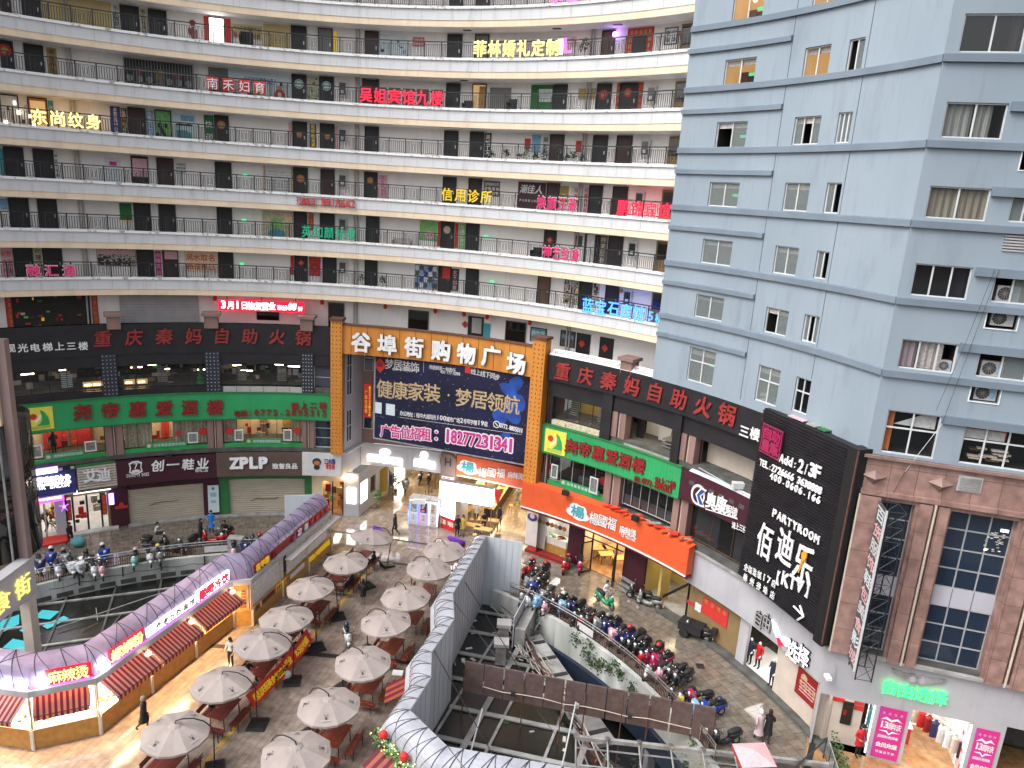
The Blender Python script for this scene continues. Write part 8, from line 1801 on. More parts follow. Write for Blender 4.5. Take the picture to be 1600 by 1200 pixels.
def proto_table(m):
 t=thing('picnic_table',(0,0,0),'x','table','wooden picnic tables under the parasols')
 b=MB()
 for k in range(7):b.box(-.42+.12*k,-.42+.12*k+.1,-.75,.75,.72,.76,m)
 b.build('tabletop',m,t)
 for sx in(-1,1):
  for sy in(-1,1):b=MB();b.bar((sx*.36,sy*.6,0),(sx*.33,sy*.6,.72),.025,'black_iron');b.build('leg','black_iron',t)
 return t
def proto_bench(m):
 t=thing('bench',(0,0,0),'x','bench','slatted benches round the picnic tables')
 b=MB()
 for k in range(3):b.box(-.17+.125*k,-.17+.125*k+.1,-.65,.65,.42,.45,m)
 b.build('seat',m,t);b=MB()
 for z in(.6,.75):b.hexa([(.2,-.65,z),(.23,-.65,z),(.23,.65,z),(.2,.65,z),(.23,-.65,z+.09),(.26,-.65,z+.09),(.26,.65,z+.09),(.23,.65,z+.09)],m)
 b.build('backrest',m,t)
 for sy in(-1,1):b=MB();b.bar((-.15,sy*.5,0),(-.15,sy*.5,.42),.02,'black_iron');b.bar((.2,sy*.5,0),(.22,sy*.5,.8),.02,'black_iron');b.bar((-.15,sy*.5,.3),(.2,sy*.5,.3),.015,'black_iron');b.build('leg','black_iron',t)
 return t
PAR=[ # base column,row ; canopy centre column,row ; table column,row ; side ; where
(596,884,575,834,568,868,'L','farthest parasol of the left row, tilted, beside the purple cushions'),(564,918,542,867,535,900,'L','second parasol from the far end of the left row'),(526,963,488,907,498,948,'L','third parasol from the far end of the left row, behind the jog of the kiosks'),
(484,1013,451,953,449,996,'L','parasol of the left row at the far end of the red banner'),(438,1064,408,995,412,1043,'L','parasol of the left row over the middle of the red banner'),(384,1130,350,1053,351,1106,'L','parasol of the left row at the near end of the red banner'),(316,1203,272,1129,268,1188,'L','nearest parasol of the left row, right of the woman in the black coat'),
(667,877,695,848,704,874,'R','farthest parasol of the right row, touching the white sheet wall'),(638,921,670,878,668,922,'R','second parasol from the far end of the right row'),(609,958,635,922,647,964,'R','third parasol from the far end of the right row'),(574,1014,608,963,615,1009,'R','parasol of the right row just right of the parked white and blue scooter'),
(535,1074,570,1021,580,1068,'R','parasol of the right row behind the dark drain channel'),(482,1144,516,1092,527,1148,'R','second nearest parasol of the right row'),(430,1226,459,1164,470,1226,'R','nearest parasol of the right row, cut by the bottom edge')]
par0=proto_parasol();tb0={'L':proto_table('bench_red'),'R':proto_table('bench_orange')};bn0={'L':proto_bench('bench_red'),'R':proto_bench('bench_orange')}
used=set();angax=-AX
def use(proto,loc,rz,label):
 loc=Vector(loc)
 if proto.name not in used:
  used.add(proto.name);proto.location=loc;proto.rotation_euler=(0,0,rz);proto['_at']=tuple(loc);proto['label']=label;return proto
 return copy_tree(proto,None,loc,rz,label)
SEATS=[]
SH=['tilted farthest left parasol','second farthest left parasol','third farthest left parasol',"parasol at the banner's far end","parasol over the banner's middle","parasol at the banner's near end",'nearest left parasol','farthest right parasol','second farthest right parasol','third farthest right parasol','parasol beside the lone scooter','parasol behind the dark drain','second nearest right parasol','nearest right parasol']
for k_,(bx,by,cx_,cy_,tx,ty,sd,wh)in enumerate(PAR):
 base=at(bx,by,.1);base.z=0.01;ctr_=at(cx_,cy_,2.68);dv=ctr_-base;dv.z=0;base=Vector((ctr_.x,ctr_.y,.01))-dv.normalized()*1.45;pa_=use(par0,base,0,wh);pa_.rotation_euler=(rad(RNG.uniform(-2.5,2.5)),rad(RNG.uniform(-3,3)if k_ else 9),atan2(-dv.y,-dv.x)+RNG.uniform(-.05,.05));s1=RNG.uniform(.96,1.04);pa_.scale=(s1,s1,RNG.uniform(.97,1.03))
 tc_=at(tx,ty,.75);tc_.z=.01;cn=('dark red ','orange red ')[sd=='R'];un=' under the '+SH[k_]
 use(tb0[sd],tc_,angax,cn+'slatted table'+un);ex=Vector((cos(angax),sin(angax),0));ey=Vector((-sin(angax),cos(angax),0))
 use(bn0[sd],tc_-ex*.78,angax+pi,cn+'bench, left side of the table'+un);use(bn0[sd],tc_+ex*.78,angax,cn+'bench, right side of the table'+un)
 if sd=='L' or ty>990:use(bn0[sd],tc_-ey*1.1,angax-pi/2,cn+'bench, near end of the table'+un)
 SEATS.append((tc_.copy(),ex,ey))
# red banner strung along the left parasols
pA,pB=at(384,1100,.9),at(474,1003,.9);pA=at(386,1120,0)+Zv*.0;pB=at(481,1012,0);d=(pB-pA).normalized();n=Vector((d.y,-d.x,0));t=thing('red_banner',(pA+pB)/2+n*.05+Zv*.35,'long red cloth banner with yellow characters tied between three parasol poles','banner');L_=(pB-pA).length
fb3=lambda u,v,w_=0:pA+d*u+Zv*(v+.55+.25*((u/L_-.5)**2)*4-.25)+n*(w_+.3-.55*v+.03*sin(u*3))
b=MB();b.map(fb3,.0,L_,.0,.62,0,.015,'banner_red',30);b.build('cloth','banner_red',t);b=MB();letters(b,fb3,'热烈庆祝美食街盛大开业 欢迎光临',.3,L_-.3,.14,.48,.03,'char_yellow',.03);b.build('lettering','char_yellow',t)
# clear bag and straw hat on parasol bases
b=MB();b.ell(at(447,1055,.2),.28,.25,.25,'paper_white',9,6);b.build('plastic_bag','paper_white',label='pale plastic bag on the parasol base in the middle of the red banner',cat='bag')
b=MB();b.lathe(at(478,1008,.15),[(.24,0),(.22,.03),(.11,.06),(.09,.15),(.02,.17)],'paper_cream',12);b.build('straw_hat','paper_cream',label='straw hat lying on the parasol base at the far end of the red banner',cat='hat')
b=MB();p=at(621,1057,.1);b.box(p.x-.25,p.x+.25,p.y-.2,p.y+.2,.01,.3,'shop_cream');b.box(p.x-.27,p.x+.27,p.y-.22,p.y+.22,.3,.33,'letter_white');b.build('foam_box','letter_white',label='small white box at the foot of the white tube roof',cat='box')
# purple bean bag cushions
for x,y,x2,y2,lb in((584,828,606,840,'purple lounge cushion beside the tilted parasol'),(700,844,726,850,'purple lounge cushion behind the farthest right parasol')):
 a,c=at(x,y,.5),at(x2,y2,.2);b=MB();b.path([a+Zv*.3,a.lerp(c,.3)+Zv*.1,a.lerp(c,.7),c],[.12,.26,.3,.2],'purple_cushion',9);b.build('lounge_cushion','purple_cushion',smooth=True,label=lb,cat='cushion')

# ================================================================ SCOOTERS
def proto_scooter():
 t=thing('parked_scooter',(0,0,0),'x','scooter','scooters parked round the court');Y=lambda y,z,x=0:Vector((x,y,z))
 b=MB();b.path([Y(.52,.9),Y(.58,.62),Y(.5,.34),Y(.2,.25),Y(-.12,.26),Y(-.3,.42)],[.1,.17,.15,.14,.14,.16],'sc_body',8);b.path([Y(-.2,.48),Y(-.5,.55),Y(-.82,.62),Y(-.92,.66)],[.15,.19,.13,.05],'sc_body',8);b.hexa([Y(.44,.4,-.2),Y(.44,.4,.2),Y(.52,.4,.2),Y(.52,.4,-.2),Y(.44,.86,-.16),Y(.44,.86,.16),Y(.54,.86,.14),Y(.54,.86,-.14)],'sc_body');b.path([Y(.5,.48),Y(.66,.44),Y(.8,.3)],[.08,.12,.05],'sc_body',7);b.build('body','sc_body',t,True)
 b=MB();b.path([Y(-.12,.7),Y(-.35,.74),Y(-.62,.78),Y(-.78,.77)],[.1,.15,.15,.1],'rubber',8);b.build('seat','rubber',t,True)
 for y in(.66,-.62):
  b=MB();n=14
  for k in range(n):a0,a1=2*pi*k/n,2*pi*(k+1)/n;b.bar(Y(y+.2*cos(a0),.23+.2*sin(a0)),Y(y+.2*cos(a1),.23+.2*sin(a1)),.05,'rubber',5)
  w_=b.build('wheel','rubber',t);b=MB();b.bar(Y(y,.23,-.05),Y(y,.23,.05),.12,'chrome',10);b.build('rim','chrome',w_)
 b=MB();b.path([Y(.4,1.0,-.34),Y(.5,.98,-.12),Y(.5,.98,.12),Y(.4,1.0,.34)],.022,'rubber',6)
 for s_ in(-1,1):b.bar(Y(.47,1.0,s_*.2),Y(.5,1.2,s_*.3),.008,'chrome');b.ell(Y(.5,1.22,s_*.31),.06,.015,.045,'chrome',7,4)
 b.build('handlebar','rubber',t);b=MB();b.ell(Y(.6,.92),.1,.06,.08,'lens_glass',8,5);b.build('headlight','lens_glass',t);b=MB();b.bar(Y(-.9,.5,-.08),Y(-.9,.5,.08),.03,'pure_red');b.box(-.08,.08,-.98,-.96,.32,.44,'letter_white');b.build('tail_light','pure_red',t);b=MB();b.bar(Y(-.3,.26,.16),Y(-.85,.3,.18),.045,'chrome',7);b.build('exhaust','chrome',t)
 return t
def add_cover(t,m,top=False): # quilted wind cover hung on the handlebar
 b=MB();Y=lambda y,z,x=0:Vector((x,y,z));b.add([Y(.36,.4,-.24),Y(.62,.34,-.12),Y(.62,.34,.12),Y(.36,.4,.24),Y(.42,.9,-.36),Y(.62,.98,-.15),Y(.62,.98,.15),Y(.42,.9,.36),Y(.36,1.03,-.24),Y(.36,1.03,.24)],[(0,1,5,4),(1,2,6,5),(2,3,7,6),(4,5,8),(5,6,9,8),(6,7,9)],m);b.build('wind_cover',m,t)
def add_helmet(t,m):
 b=MB();b.ell((0,-.42,.98),.15,.17,.14,m,10,6);b.map(lambda u,v,w_=0:Vector((u,-.24-w_,.9+v)),-.11,.11,0,.12,-.015,.02,'glass_dark');b.build('helmet',m,t,True)
def add_box(t):
 b=MB();b.hexa([(-.2,-1.15,.72),(.2,-1.15,.72),(.2,-.8,.72),(-.2,-.8,.72),(-.18,-1.12,1.02),(.18,-1.12,1.02),(.18,-.83,1.02),(-.18,-.83,1.02)],'plastic_black');b.build('top_box','plastic_black',t)
def variant(kind):
 t=proto_scooter()
 if 'c' in kind:add_cover(t,'sc_cover')
 if 'h' in kind:add_helmet(t,'sc_helmet')
 if 'b' in kind:add_box(t)
 return t
PROTO={}
CN=dict(red='red',blue='blue',black='black',white='white',teal='mint green',green='green',pink='pink',grey='grey',magenta='crimson',navy='navy',yellow='yellow',sky='pale blue')
def scooter(x,y,kind,c,label,rz=None,cov='navy',hel='black',z=.0,group=True,lean=0):
 if kind not in PROTO:PROTO[kind]=[variant(kind),False]
 p=at(x,y,.55);p.z=z;a=deg(atan2(p.x-CX,p.y-CY))
 rz=-rad(a)+pi+RNG.uniform(-.16,.16)if rz is None else rz # nose towards the railing
 sw={'sc_body':'sc_'+c,'sc_cover':'sc_'+cov,'sc_helmet':'sc_'+hel}
 t=copy_tree(PROTO[kind][0],None,p,rz,label,sw)
 if group is not True:
  if group:t['group']=group
  elif 'group' in t:del t['group']
 return t
OLD=set(bpy.data.objects.keys())
RROW=[(826,886,'h','red',0,0,'red','red scooter nearest the white screen at the far end of the right walk'),(846,891,'h','black',0,0,'red','black scooter with a red helmet at the far corner of the right walk'),(848,906,'','black',0,0,0,'black scooter lined up behind the blue one in the far corner'),(829,904,'','white',0,0,0,'white scooter in the far corner cluster of the right walk'),(836,916,'c','blue',0,'blue',0,'bright blue scooter with a cover in the far corner cluster'),
(822,930,'','grey',0,0,0,'grey scooter behind the start of the steel handrail'),(833,936,'','white',0,0,0,'white scooter with chrome front, second along the right handrail'),(846,938,'c','sky',0,'sky',0,'pale blue covered scooter, third along the right handrail'),(855,929,'c','grey',0,'grey',0,'grey covered scooter standing behind the pale blue one'),(861,945,'','pink',0,0,0,'pink scooter in the first part of the right row'),(873,940,'h','black',0,0,'white','black scooter with a white helmet beside the pink one'),(886,946,'ch','sky',0,'sky','black','pale blue covered scooter with a black helmet'),
(899,948,'c','black',0,'navy',0,'scooter with a tall navy cover facing away from the rail'),(909,962,'','black',0,0,0,'black scooter just before the white plaque on the railing'),(917,966,'','red',0,0,0,'small red scooter behind the start of the white plaque'),(928,968,'','black',0,0,0,'black chrome scooter behind the middle of the white plaque'),(941,974,'ch','grey',0,'grey','grey','grey hooded scooter behind the end of the white plaque'),(955,978,'ch','navy',0,'navy','black','navy covered scooter with a black helmet after the white plaque'),(964,990,'c','pink',0,'pink',0,'pink covered scooter squeezed between two navy ones'),(974,992,'ch','blue',0,'navy','red','blue covered scooter with a bright red helmet'),
(983,1002,'b','black',0,0,0,'black scooter with a top box beside the blue one with the red helmet'),(993,1006,'','black',0,0,0,'black scooter in the middle of the right row without helmet'),(1002,1010,'h','black',0,0,'black','black scooter with a black helmet in the middle of the right row'),(1012,1023,'b','red',0,0,0,'red scooter with a black box in the middle of the right row'),(1020,1022,'h','magenta',0,0,'red','crimson scooter with a red helmet'),(1033,1032,'ch','magenta',0,'magenta','black','crimson covered scooter with a black helmet'),(1025,1046,'','white',0,0,0,'white scooter with rounded back near the lower end of the right row'),(1043,1050,'','pink',0,0,0,'pink scooter near the lower end of the right row'),
(1056,1050,'','black',0,0,0,'black chrome motor scooter beside the lower pink one'),(1066,1058,'','black',0,0,0,'black scooter with wide chrome bars near the lower end'),(1064,1084,'','black',0,0,0,'black scooter lying close to the end of the handrail'),(1078,1092,'','yellow',0,0,0,'yellow scooter beside the maroon covered one'),(1092,1090,'c','black',0,'magenta',0,'scooter under a maroon cover at the lower end of the row'),(1098,1106,'c','sky',0,'sky',0,'pale blue covered scooter at the lower end of the row'),(1112,1106,'ch','blue',0,'blue','navy','bright blue covered scooter with a navy helmet at the lower end of the row'),(1134,1150,'','black',0,0,0,'black motor scooter standing alone past the end of the mauve fence')]
for x,y,k,c,_,cov,hel,lb in RROW:scooter(x,y,k,c,lb,None,cov or 'navy',hel or 'black',group='scooters in the long row behind the right railing')
LROW=[(62,880,'c','navy','navy',0,'navy covered scooter nearest the lift tower'),(80,870,'ch','blue','blue','white','blue scooter with a white helmet near the lift tower'),(101,872,'ch','grey','grey','grey','grey hooded scooter left of the white ones'),(90,888,'','white',0,0,'white scooter low behind the left handrail'),(112,884,'c','white','white',0,'white covered scooter, left one of a pair'),(123,884,'c','grey','white',0,'white covered grey scooter, right one of a pair'),(137,874,'ch','black','black','black','black hooded scooter behind the left handrail'),(146,888,'','white',0,0,'white front scooter with dark seat behind the left handrail'),(158,888,'','pink',0,0,'pink scooter behind the left handrail'),(162,864,'ch','blue','blue','white','royal blue covered scooter with a white helmet standing back from the rail'),(211,872,'h','teal',0,'pink','mint green scooter with a pink helmet'),(233,868,'','white',0,0,'white scooter right of the mint green one'),(248,866,'h','grey',0,'yellow','grey scooter with a yellow helmet beside the plaque'),
(365,860,'h','pink',0,'black','pink scooter with a black helmet right of the utility box'),(384,853,'c','navy','navy',0,'navy covered scooter right of the utility box'),(393,850,'h','blue',0,'navy','blue scooter with a navy helmet right of the utility box'),(404,848,'h','white',0,'red','white scooter with a red helmet near the violet roof'),(420,840,'','sky',0,0,'pale blue scooter half hidden by the violet roof'),(432,832,'','red',0,0,'red scooter almost hidden by the violet roof')]
for x,y,k,c,cov,hel,lb in LROW:scooter(x,y,k,c,lb,None,cov or 'navy',hel or 'black',group='scooters parked behind the left railing')
scooter(270,852,'','black','black scooter parked along the plaque of the left railing',rad(80),group=None);scooter(292,846,'','black','thin black scooter with one mirror raised, left of the utility box',rad(150),group=None);scooter(242,842,'','black','black motorcycle with a rider in a pale jacket on the left walk',rad(-75),group=None)
scooter(333,838,'','red','red scooter beside the person in blue on the left walk',rad(95),group=None);scooter(354,836,'h','red','red scooter with rider in black facing the camera on the left walk',rad(170),hel='black',group=None)
scooter(543,992,'h','white','white and blue scooter parked alone in the middle of the plaza',rad(200),hel='navy',group=None)
scooter(946,934,'','green','green scooter ridden by a person in white on the right walk',rad(215),group=None);scooter(1000,927,'','black','left of two black scooters by the stair hall',rad(60),group=None);scooter(1014,936,'','grey','right of two dark scooters by the stair hall',rad(60),group=None)
scooter(885,880,'h','red','red scooter at the foot of the dark red pillar beside the display case',rad(160),hel='red',group=None);scooter(907,880,'','magenta','crimson scooter in front of the open glass door',rad(170),group=None)
scooter(634,756,'c','grey','grey covered scooter deep in the left passage',rad(185),'grey',group=None);scooter(657,744,'','black','left of two black motorcycles at the back of the left passage',rad(180),group=None);scooter(671,744,'','black','right of two black motorcycles at the back of the left passage',rad(180),group=None)
scooter(1089,985,'b','black','black delivery scooter beside the brown wall',rad(60),group=None)
t=thing('cargo_trike',at(1082,988,0),'dark cargo tricycle parked against the brown wall','tricycle');p=at(1080,984,.4);p.z=0;b=MB();ex_,ey_=Vector((.83,-.56,0)),Vector((.56,.83,0));b.obox(p+Zv*.62,ex_*.7,ey_*.42,Zv*.22,'plastic_black');b.obox(p+Zv*.86,ex_*.72,ey_*.44,Zv*.03,'cloth_black');b.build('cargo_bed','plastic_black',t)
for s_ in(-1,1):b=MB();b.bar(p+ex_*-.3+ey_*.45*s_+Zv*.3-ey_*.04,p+ex_*-.3+ey_*.45*s_+Zv*.3+ey_*.04,.28,'rubber',12);b.build('wheel','rubber',t)
for k in list(PROTO): # remove the unplaced masters
 def rm(o):
  for ch in list(o.children):rm(ch)
  bpy.data.objects.remove(o)
 rm(PROTO[k][0])

# ================================================================ PEOPLE
_body={}
def body_mesh(pose):
 if pose in _body:return _body[pose]
 H=1.7;J={};E=[];R={}
 def j(n,p,r,par=None):J[n]=Vector(p);R[n]=r;(E.append((par,n))if par else None)
 def leg(s,hip,knee,ank,toe):j('hip'+s,hip,(.095,.1),'pelvis');j('knee'+s,knee,(.062,.062),'hip'+s);j('ank'+s,ank,(.042,.045),'knee'+s);j('toe'+s,toe,(.045,.035),'ank'+s)
 def arm(s,sh,el,wr,d):
  j('sh'+s,sh,(.062,.062),'chest');j('el'+s,el,(.045,.045),'sh'+s);j('wr'+s,wr,(.03,.03),'el'+s);d=Vector(d).normalized();x=d.orthogonal().normalized();c=Vector(wr)+d*.06;j('palm'+s,c,(.04,.022),'wr'+s)
  for k in range(4):a=c+d*.035+x*(.03-.02*k);j('f%d'%k+s,a+d*.02,(.0095,.0095),'palm'+s);j('g%d'%k+s,a+d*(.065+.012*(k in(1,2)))+x.cross(d)*.02,(.008,.008),'f%d'%k+s)
  j('th'+s,c-d*.02+x*.05,(.0105,.0105),'palm'+s);j('tt'+s,c+d*.025+x*.075,(.009,.009),'th'+s)
 zp=.92 if pose in('walk','stand')else.5
 lean=.02 if pose!='ride' else.12
 j('pelvis',(0,0,zp),(.14,.11));j('waist',(0,lean*.4,zp+.16),(.125,.095),'pelvis');j('chest',(0,lean,zp+.4),(.15,.105),'waist');j('neck',(0,lean+.01,zp+.56),(.052,.052),'chest');j('head',(0,lean+.03,zp+.66),(.08,.09),'neck');j('crown',(0,lean+.03,zp+.75),(.07,.08),'head');j('nose',(0,lean+.125,zp+.67),(.014,.014),'head')
 if pose=='walk':leg('l',(-.09,0,.86),(-.09,.16,.5),(-.09,.1,.1),(-.09,.26,.05));leg('r',(.09,0,.86),(.09,-.02,.48),(.09,-.34,.16),(.09,-.24,.05));arm('l',(-.2,.0,1.36),(-.26,-.16,1.12),(-.24,-.1,.88),(0,.2,-1));arm('r',(.2,0,1.36),(.26,.1,1.12),(.22,.28,.95),(0,.5,-.8))
 elif pose=='stand':leg('l',(-.09,0,.86),(-.1,.02,.48),(-.1,-.02,.09),(-.12,.14,.045));leg('r',(.09,0,.86),(.1,.03,.48),(.1,.0,.09),(.12,.16,.045));arm('l',(-.2,.0,1.36),(-.27,-.02,1.1),(-.24,.14,.92),(.2,.5,-.8));arm('r',(.2,0,1.36),(.27,-.02,1.1),(.2,.2,1.04),(-.5,.8,.1))
 else:leg('l',(-.1,.04,.47),(-.12,.42,.5),(-.12,.42,.1),(-.13,.56,.05));leg('r',(.1,.04,.47),(.12,.42,.5),(.12,.42,.1),(.13,.56,.05));arm('l',(-.2,lean,.94),(-.27,.14,.72),(-.2,.4,.78),(.3,1,0));arm('r',(.2,lean,.94),(.27,.14,.72),(.2,.4,.78),(-.3,1,0))
 ns=list(J);me=bpy.data.meshes.new('person_body');me.from_pydata([J[n]for n in ns],[(ns.index(a),ns.index(b_))for a,b_ in E],[]);o=bpy.data.objects.new('tmp',me);col.objects.link(o)
 md=o.modifiers.new('s','SKIN');md.use_smooth_shade=True
 for i,n in enumerate(ns):me.skin_vertices[0].data[i].radius=R[n];me.skin_vertices[0].data[i].use_root=(n=='pelvis')
 sb=o.modifiers.new('d','SUBSURF');sb.levels=1;sb.render_levels=1
 dg=bpy.context.evaluated_depsgraph_get();m2=bpy.data.meshes.new_from_object(o.evaluated_get(dg));bpy.data.objects.remove(o)
 for n in('skin','cloth_black','cloth_grey','rubber'):m2.materials.append(MATS[n]) # skin, trousers, top, shoes
 for p in m2.polygons:
  c=p.center;p.use_smooth=True;hd=c.z>zp+.57;
  hand=min((c-J['palm'+s]).length for s in 'lr')<.1 or min((c-J['tt'+s]).length for s in 'lr')<.05
  shoe=min((c-J['toe'+s]).length for s in 'lr')<.13 and c.z<.13 or c.z<.08
  top=c.z>zp+.05 or(pose in('sit','ride')and c.y<.1 and c.z>.6)
  p.material_index=0 if hd or hand else(3 if shoe else(2 if top else 1))
 _body[pose]=(m2,zp,lean);return _body[pose]
_pers={}
def person(loc,rz,pose,top,legs,label,coat=None,hair='hair',h=1.68,hat=None,bag=None,long_hair=False,cat='person',name='person'):
 m0,zp,lean=body_mesh(pose);key=(pose,top,legs,cat)
 if key not in _pers:
  m=m0.copy();m.materials[1]=MATS[legs];m.materials[2]=MATS[top];_pers[key]=m
  if cat=='mannequin':m.materials[0]=MATS['letter_white']
 t=thing(name,loc,label,cat);o=bpy.data.objects.new('body',_pers[key]);col.objects.link(o);o.parent=t
 def add(mb_,n,m,sm=True):
  me_o=mb_.build(n,m,None,sm,origin=(0,0,0));me_o.parent=t;me_o.location=(0,0,0);return me_o
 z=zp+.7
 if cat=='person' or hair!='hair':
  b=MB();b.ell((0,lean+.005,z+.03),.1,.105,.1,hair,10,7);b.ell((0,lean-.03,z-.04),.095,.085,.13,hair,9,6)
  if long_hair:b.ell((0,lean-.07,z-.18),.1,.06,.2,hair,8,6)
  add(b,'hair',hair)
  b=MB()
  for s_ in(-1,1):b.ell((s_*.032,lean+.112,z-.005),.012,.008,.009,'hair',6,4);b.ell((s_*.088,lean+.02,z-.02),.016,.025,.035,'skin',6,4)
  b.ell((0,lean+.108,z-.075),.022,.008,.008,'dark_red',6,4);add(b,'face','skin')
 if coat:
  b=MB();sit=pose in('sit','ride');prof=[(.2,.16,zp-.3),(.19,.15,zp-.05),(.165,.13,zp+.15),(.19,.14,zp+.36),(.2,.125,zp+.46),(.09,.08,zp+.55)]
  if sit:prof=prof[2:]
  elif coat.endswith('+'):prof=[(.24,.22,zp-.5)]+prof
  v=[];n=12
  for rx,ry,z_ in prof:v+=[Vector((rx*cos(2*pi*i/n),ry*sin(2*pi*i/n)+lean*(z_-zp)/.4,z_))for i in range(n)]
  b.add(v,[(k*n+i,k*n+(i+1)%n,(k+1)*n+(i+1)%n,(k+1)*n+i)for k in range(len(prof)-1)for i in range(n)],coat.rstrip('+'));add(b,'coat',coat.rstrip('+'))
 if hat:b=MB();b.ell((0,lean+.02,z+.07),.115,.12,.08,hat,10,5);b.map(lambda u,v,w_=0:Vector((u,lean+.1+v,z+.06+w_)),-.08,.08,0,.08,0,.015,hat);add(b,'hat',hat)
 if bag:b=MB();b.ell((0,-.2+lean,zp+.3),.16,.11,.22,bag,9,6);add(b,'backpack',bag)
 t.rotation_euler=(0,0,rz);k=h/1.7;t.scale=(k,k,k);return t
def G(x,y):p=at(x,y,0);p.z=.012;return p
person(G(226,1139),rad(-75),'walk','cloth_black','cloth_black','person in a long black coat with short grey hair walking past the kiosks','cloth_black+','cloth_grey')
person(G(361,1041),rad(165),'stand','cloth_white','cloth_black','person in a white jacket and black trousers standing by the kiosks',long_hair=True)
person(G(617,837),rad(70),'walk','cloth_black','cloth_black','person in black walking left across the far end of the plaza','cloth_black')
person(G(567,945),rad(20),'stand','cloth_black','cloth_grey','person in a dark puffer jacket with a black backpack standing by the yellow line','cloth_black',bag='cloth_black')
person(G(714,838),rad(200),'stand','cloth_black','cloth_black','person in dark clothes standing left of the stall tables','cloth_black')
person(G(723,838),rad(150),'stand','cloth_yellow','cloth_grey','person in a mustard top standing beside the one in dark clothes at the stall','cloth_yellow',long_hair=True)
person(G(314,846),rad(-60),'stand','cloth_black','cloth_black','person in a black coat standing left of the red scooter on the left walk','cloth_black+')
person(G(331,832),rad(180),'stand','cloth_blue','cloth_navy','person in a bright blue raincoat standing behind the red scooter','cloth_blue+')
p=at(353,837,.3);p.z=.25;person(p,rad(170),'ride','cloth_black','cloth_black','rider in black sitting on the red scooter facing the camera','cloth_black')
p=at(244,842,.3);p.z=.27;person(p,rad(-75),'ride','cloth_grey','cloth_black','rider in a pale jacket sitting on the black motorcycle','wall_beige')
person(G(111,853),rad(-110),'walk','cloth_black','cloth_black','person in a black top leaning towards a teal bundle near the red step','cloth_black')
b=MB();b.ell(at(122,846,.35),.5,.4,.36,'cloth_teal',10,6);b.build('bundle','cloth_teal',smooth=True,label='teal bundle on the ground beside the person in black',cat='bundle')
p=at(945,932,.35);p.z=.26;person(p,rad(215),'ride','cloth_white','cloth_grey','rider in a white jacket on the green scooter','cloth_white')
person(G(1183,1157),rad(10),'walk','cloth_pink','cloth_navy','person in a long pale pink coat with a white hood walking away','cloth_pink+','cloth_white')
person(G(1197,1157),rad(-20),'walk','cloth_black','cloth_black','person in a black padded coat walking beside the pink coat','cloth_black+',long_hair=True)
p=ff(onface(1343,1154)[0],.03,.15);person(p,rad(195),'stand','cloth_red','cloth_black','person in a red sweater and cap standing at the shop corner','cloth_red',hat='cloth_black',h=1.72)
for x,y,R,top,legs,coat,lb in((1174,1030,29.6,'cloth_navy','cloth_black','cloth_navy','mannequin in a grey blue denim top at the left of the lit clothes shop doorway'),(1187,1028,29.75,'cloth_red','cloth_black','cloth_red','mannequin in a red coat at the left of the lit clothes shop doorway'),(1209,1058,29.35,'cloth_navy','cloth_black','cloth_navy','mannequin in dark navy at the right edge of the lit clothes shop doorway')):
 a=thx(x,1.2,R);person(P(a,R,.15),-rad(a)+pi,'stand',top,legs,lb,coat,cat='mannequin',name='mannequin')
p=P(thx(83,6.6,30.6),30.6,5.52);person(p,rad(60),'stand','cloth_black','cloth_black','person in black standing in the second floor dining room window','cloth_black')
def sit(k,ox,oy,rz,top,lb,**kw):
 c,ex_,ey_=SEATS[k];person(c+ex_*ox+ey_*oy+Zv*-.03,rz,'sit',top,'cloth_black',lb,top,**kw)
sit(5,-.75,.1,angax-pi/2,'cloth_black',"person in black seated on the kiosk side under the banner's near end parasol");sit(4,-.75,-.3,angax-pi/2,'cloth_black','person in dark clothes sitting at the table over the middle of the banner')
sit(3,.75,.2,angax+pi/2,'cloth_white','person in white sitting at the table at the far end of the red banner',long_hair=True);sit(2,.0,-1.05,angax,'cloth_navy','person in navy sitting at the third far left table');sit(1,.75,-.2,angax+pi/2,'cloth_navy','person in a dark blue jacket sitting at the second far left table');sit(1,.75,.4,angax+pi/2,'cloth_yellow','person in light brown sitting at the second far left table',long_hair=True);sit(0,.8,-.1,angax+pi/2,'cloth_black','person in black sitting under the tilted parasol')

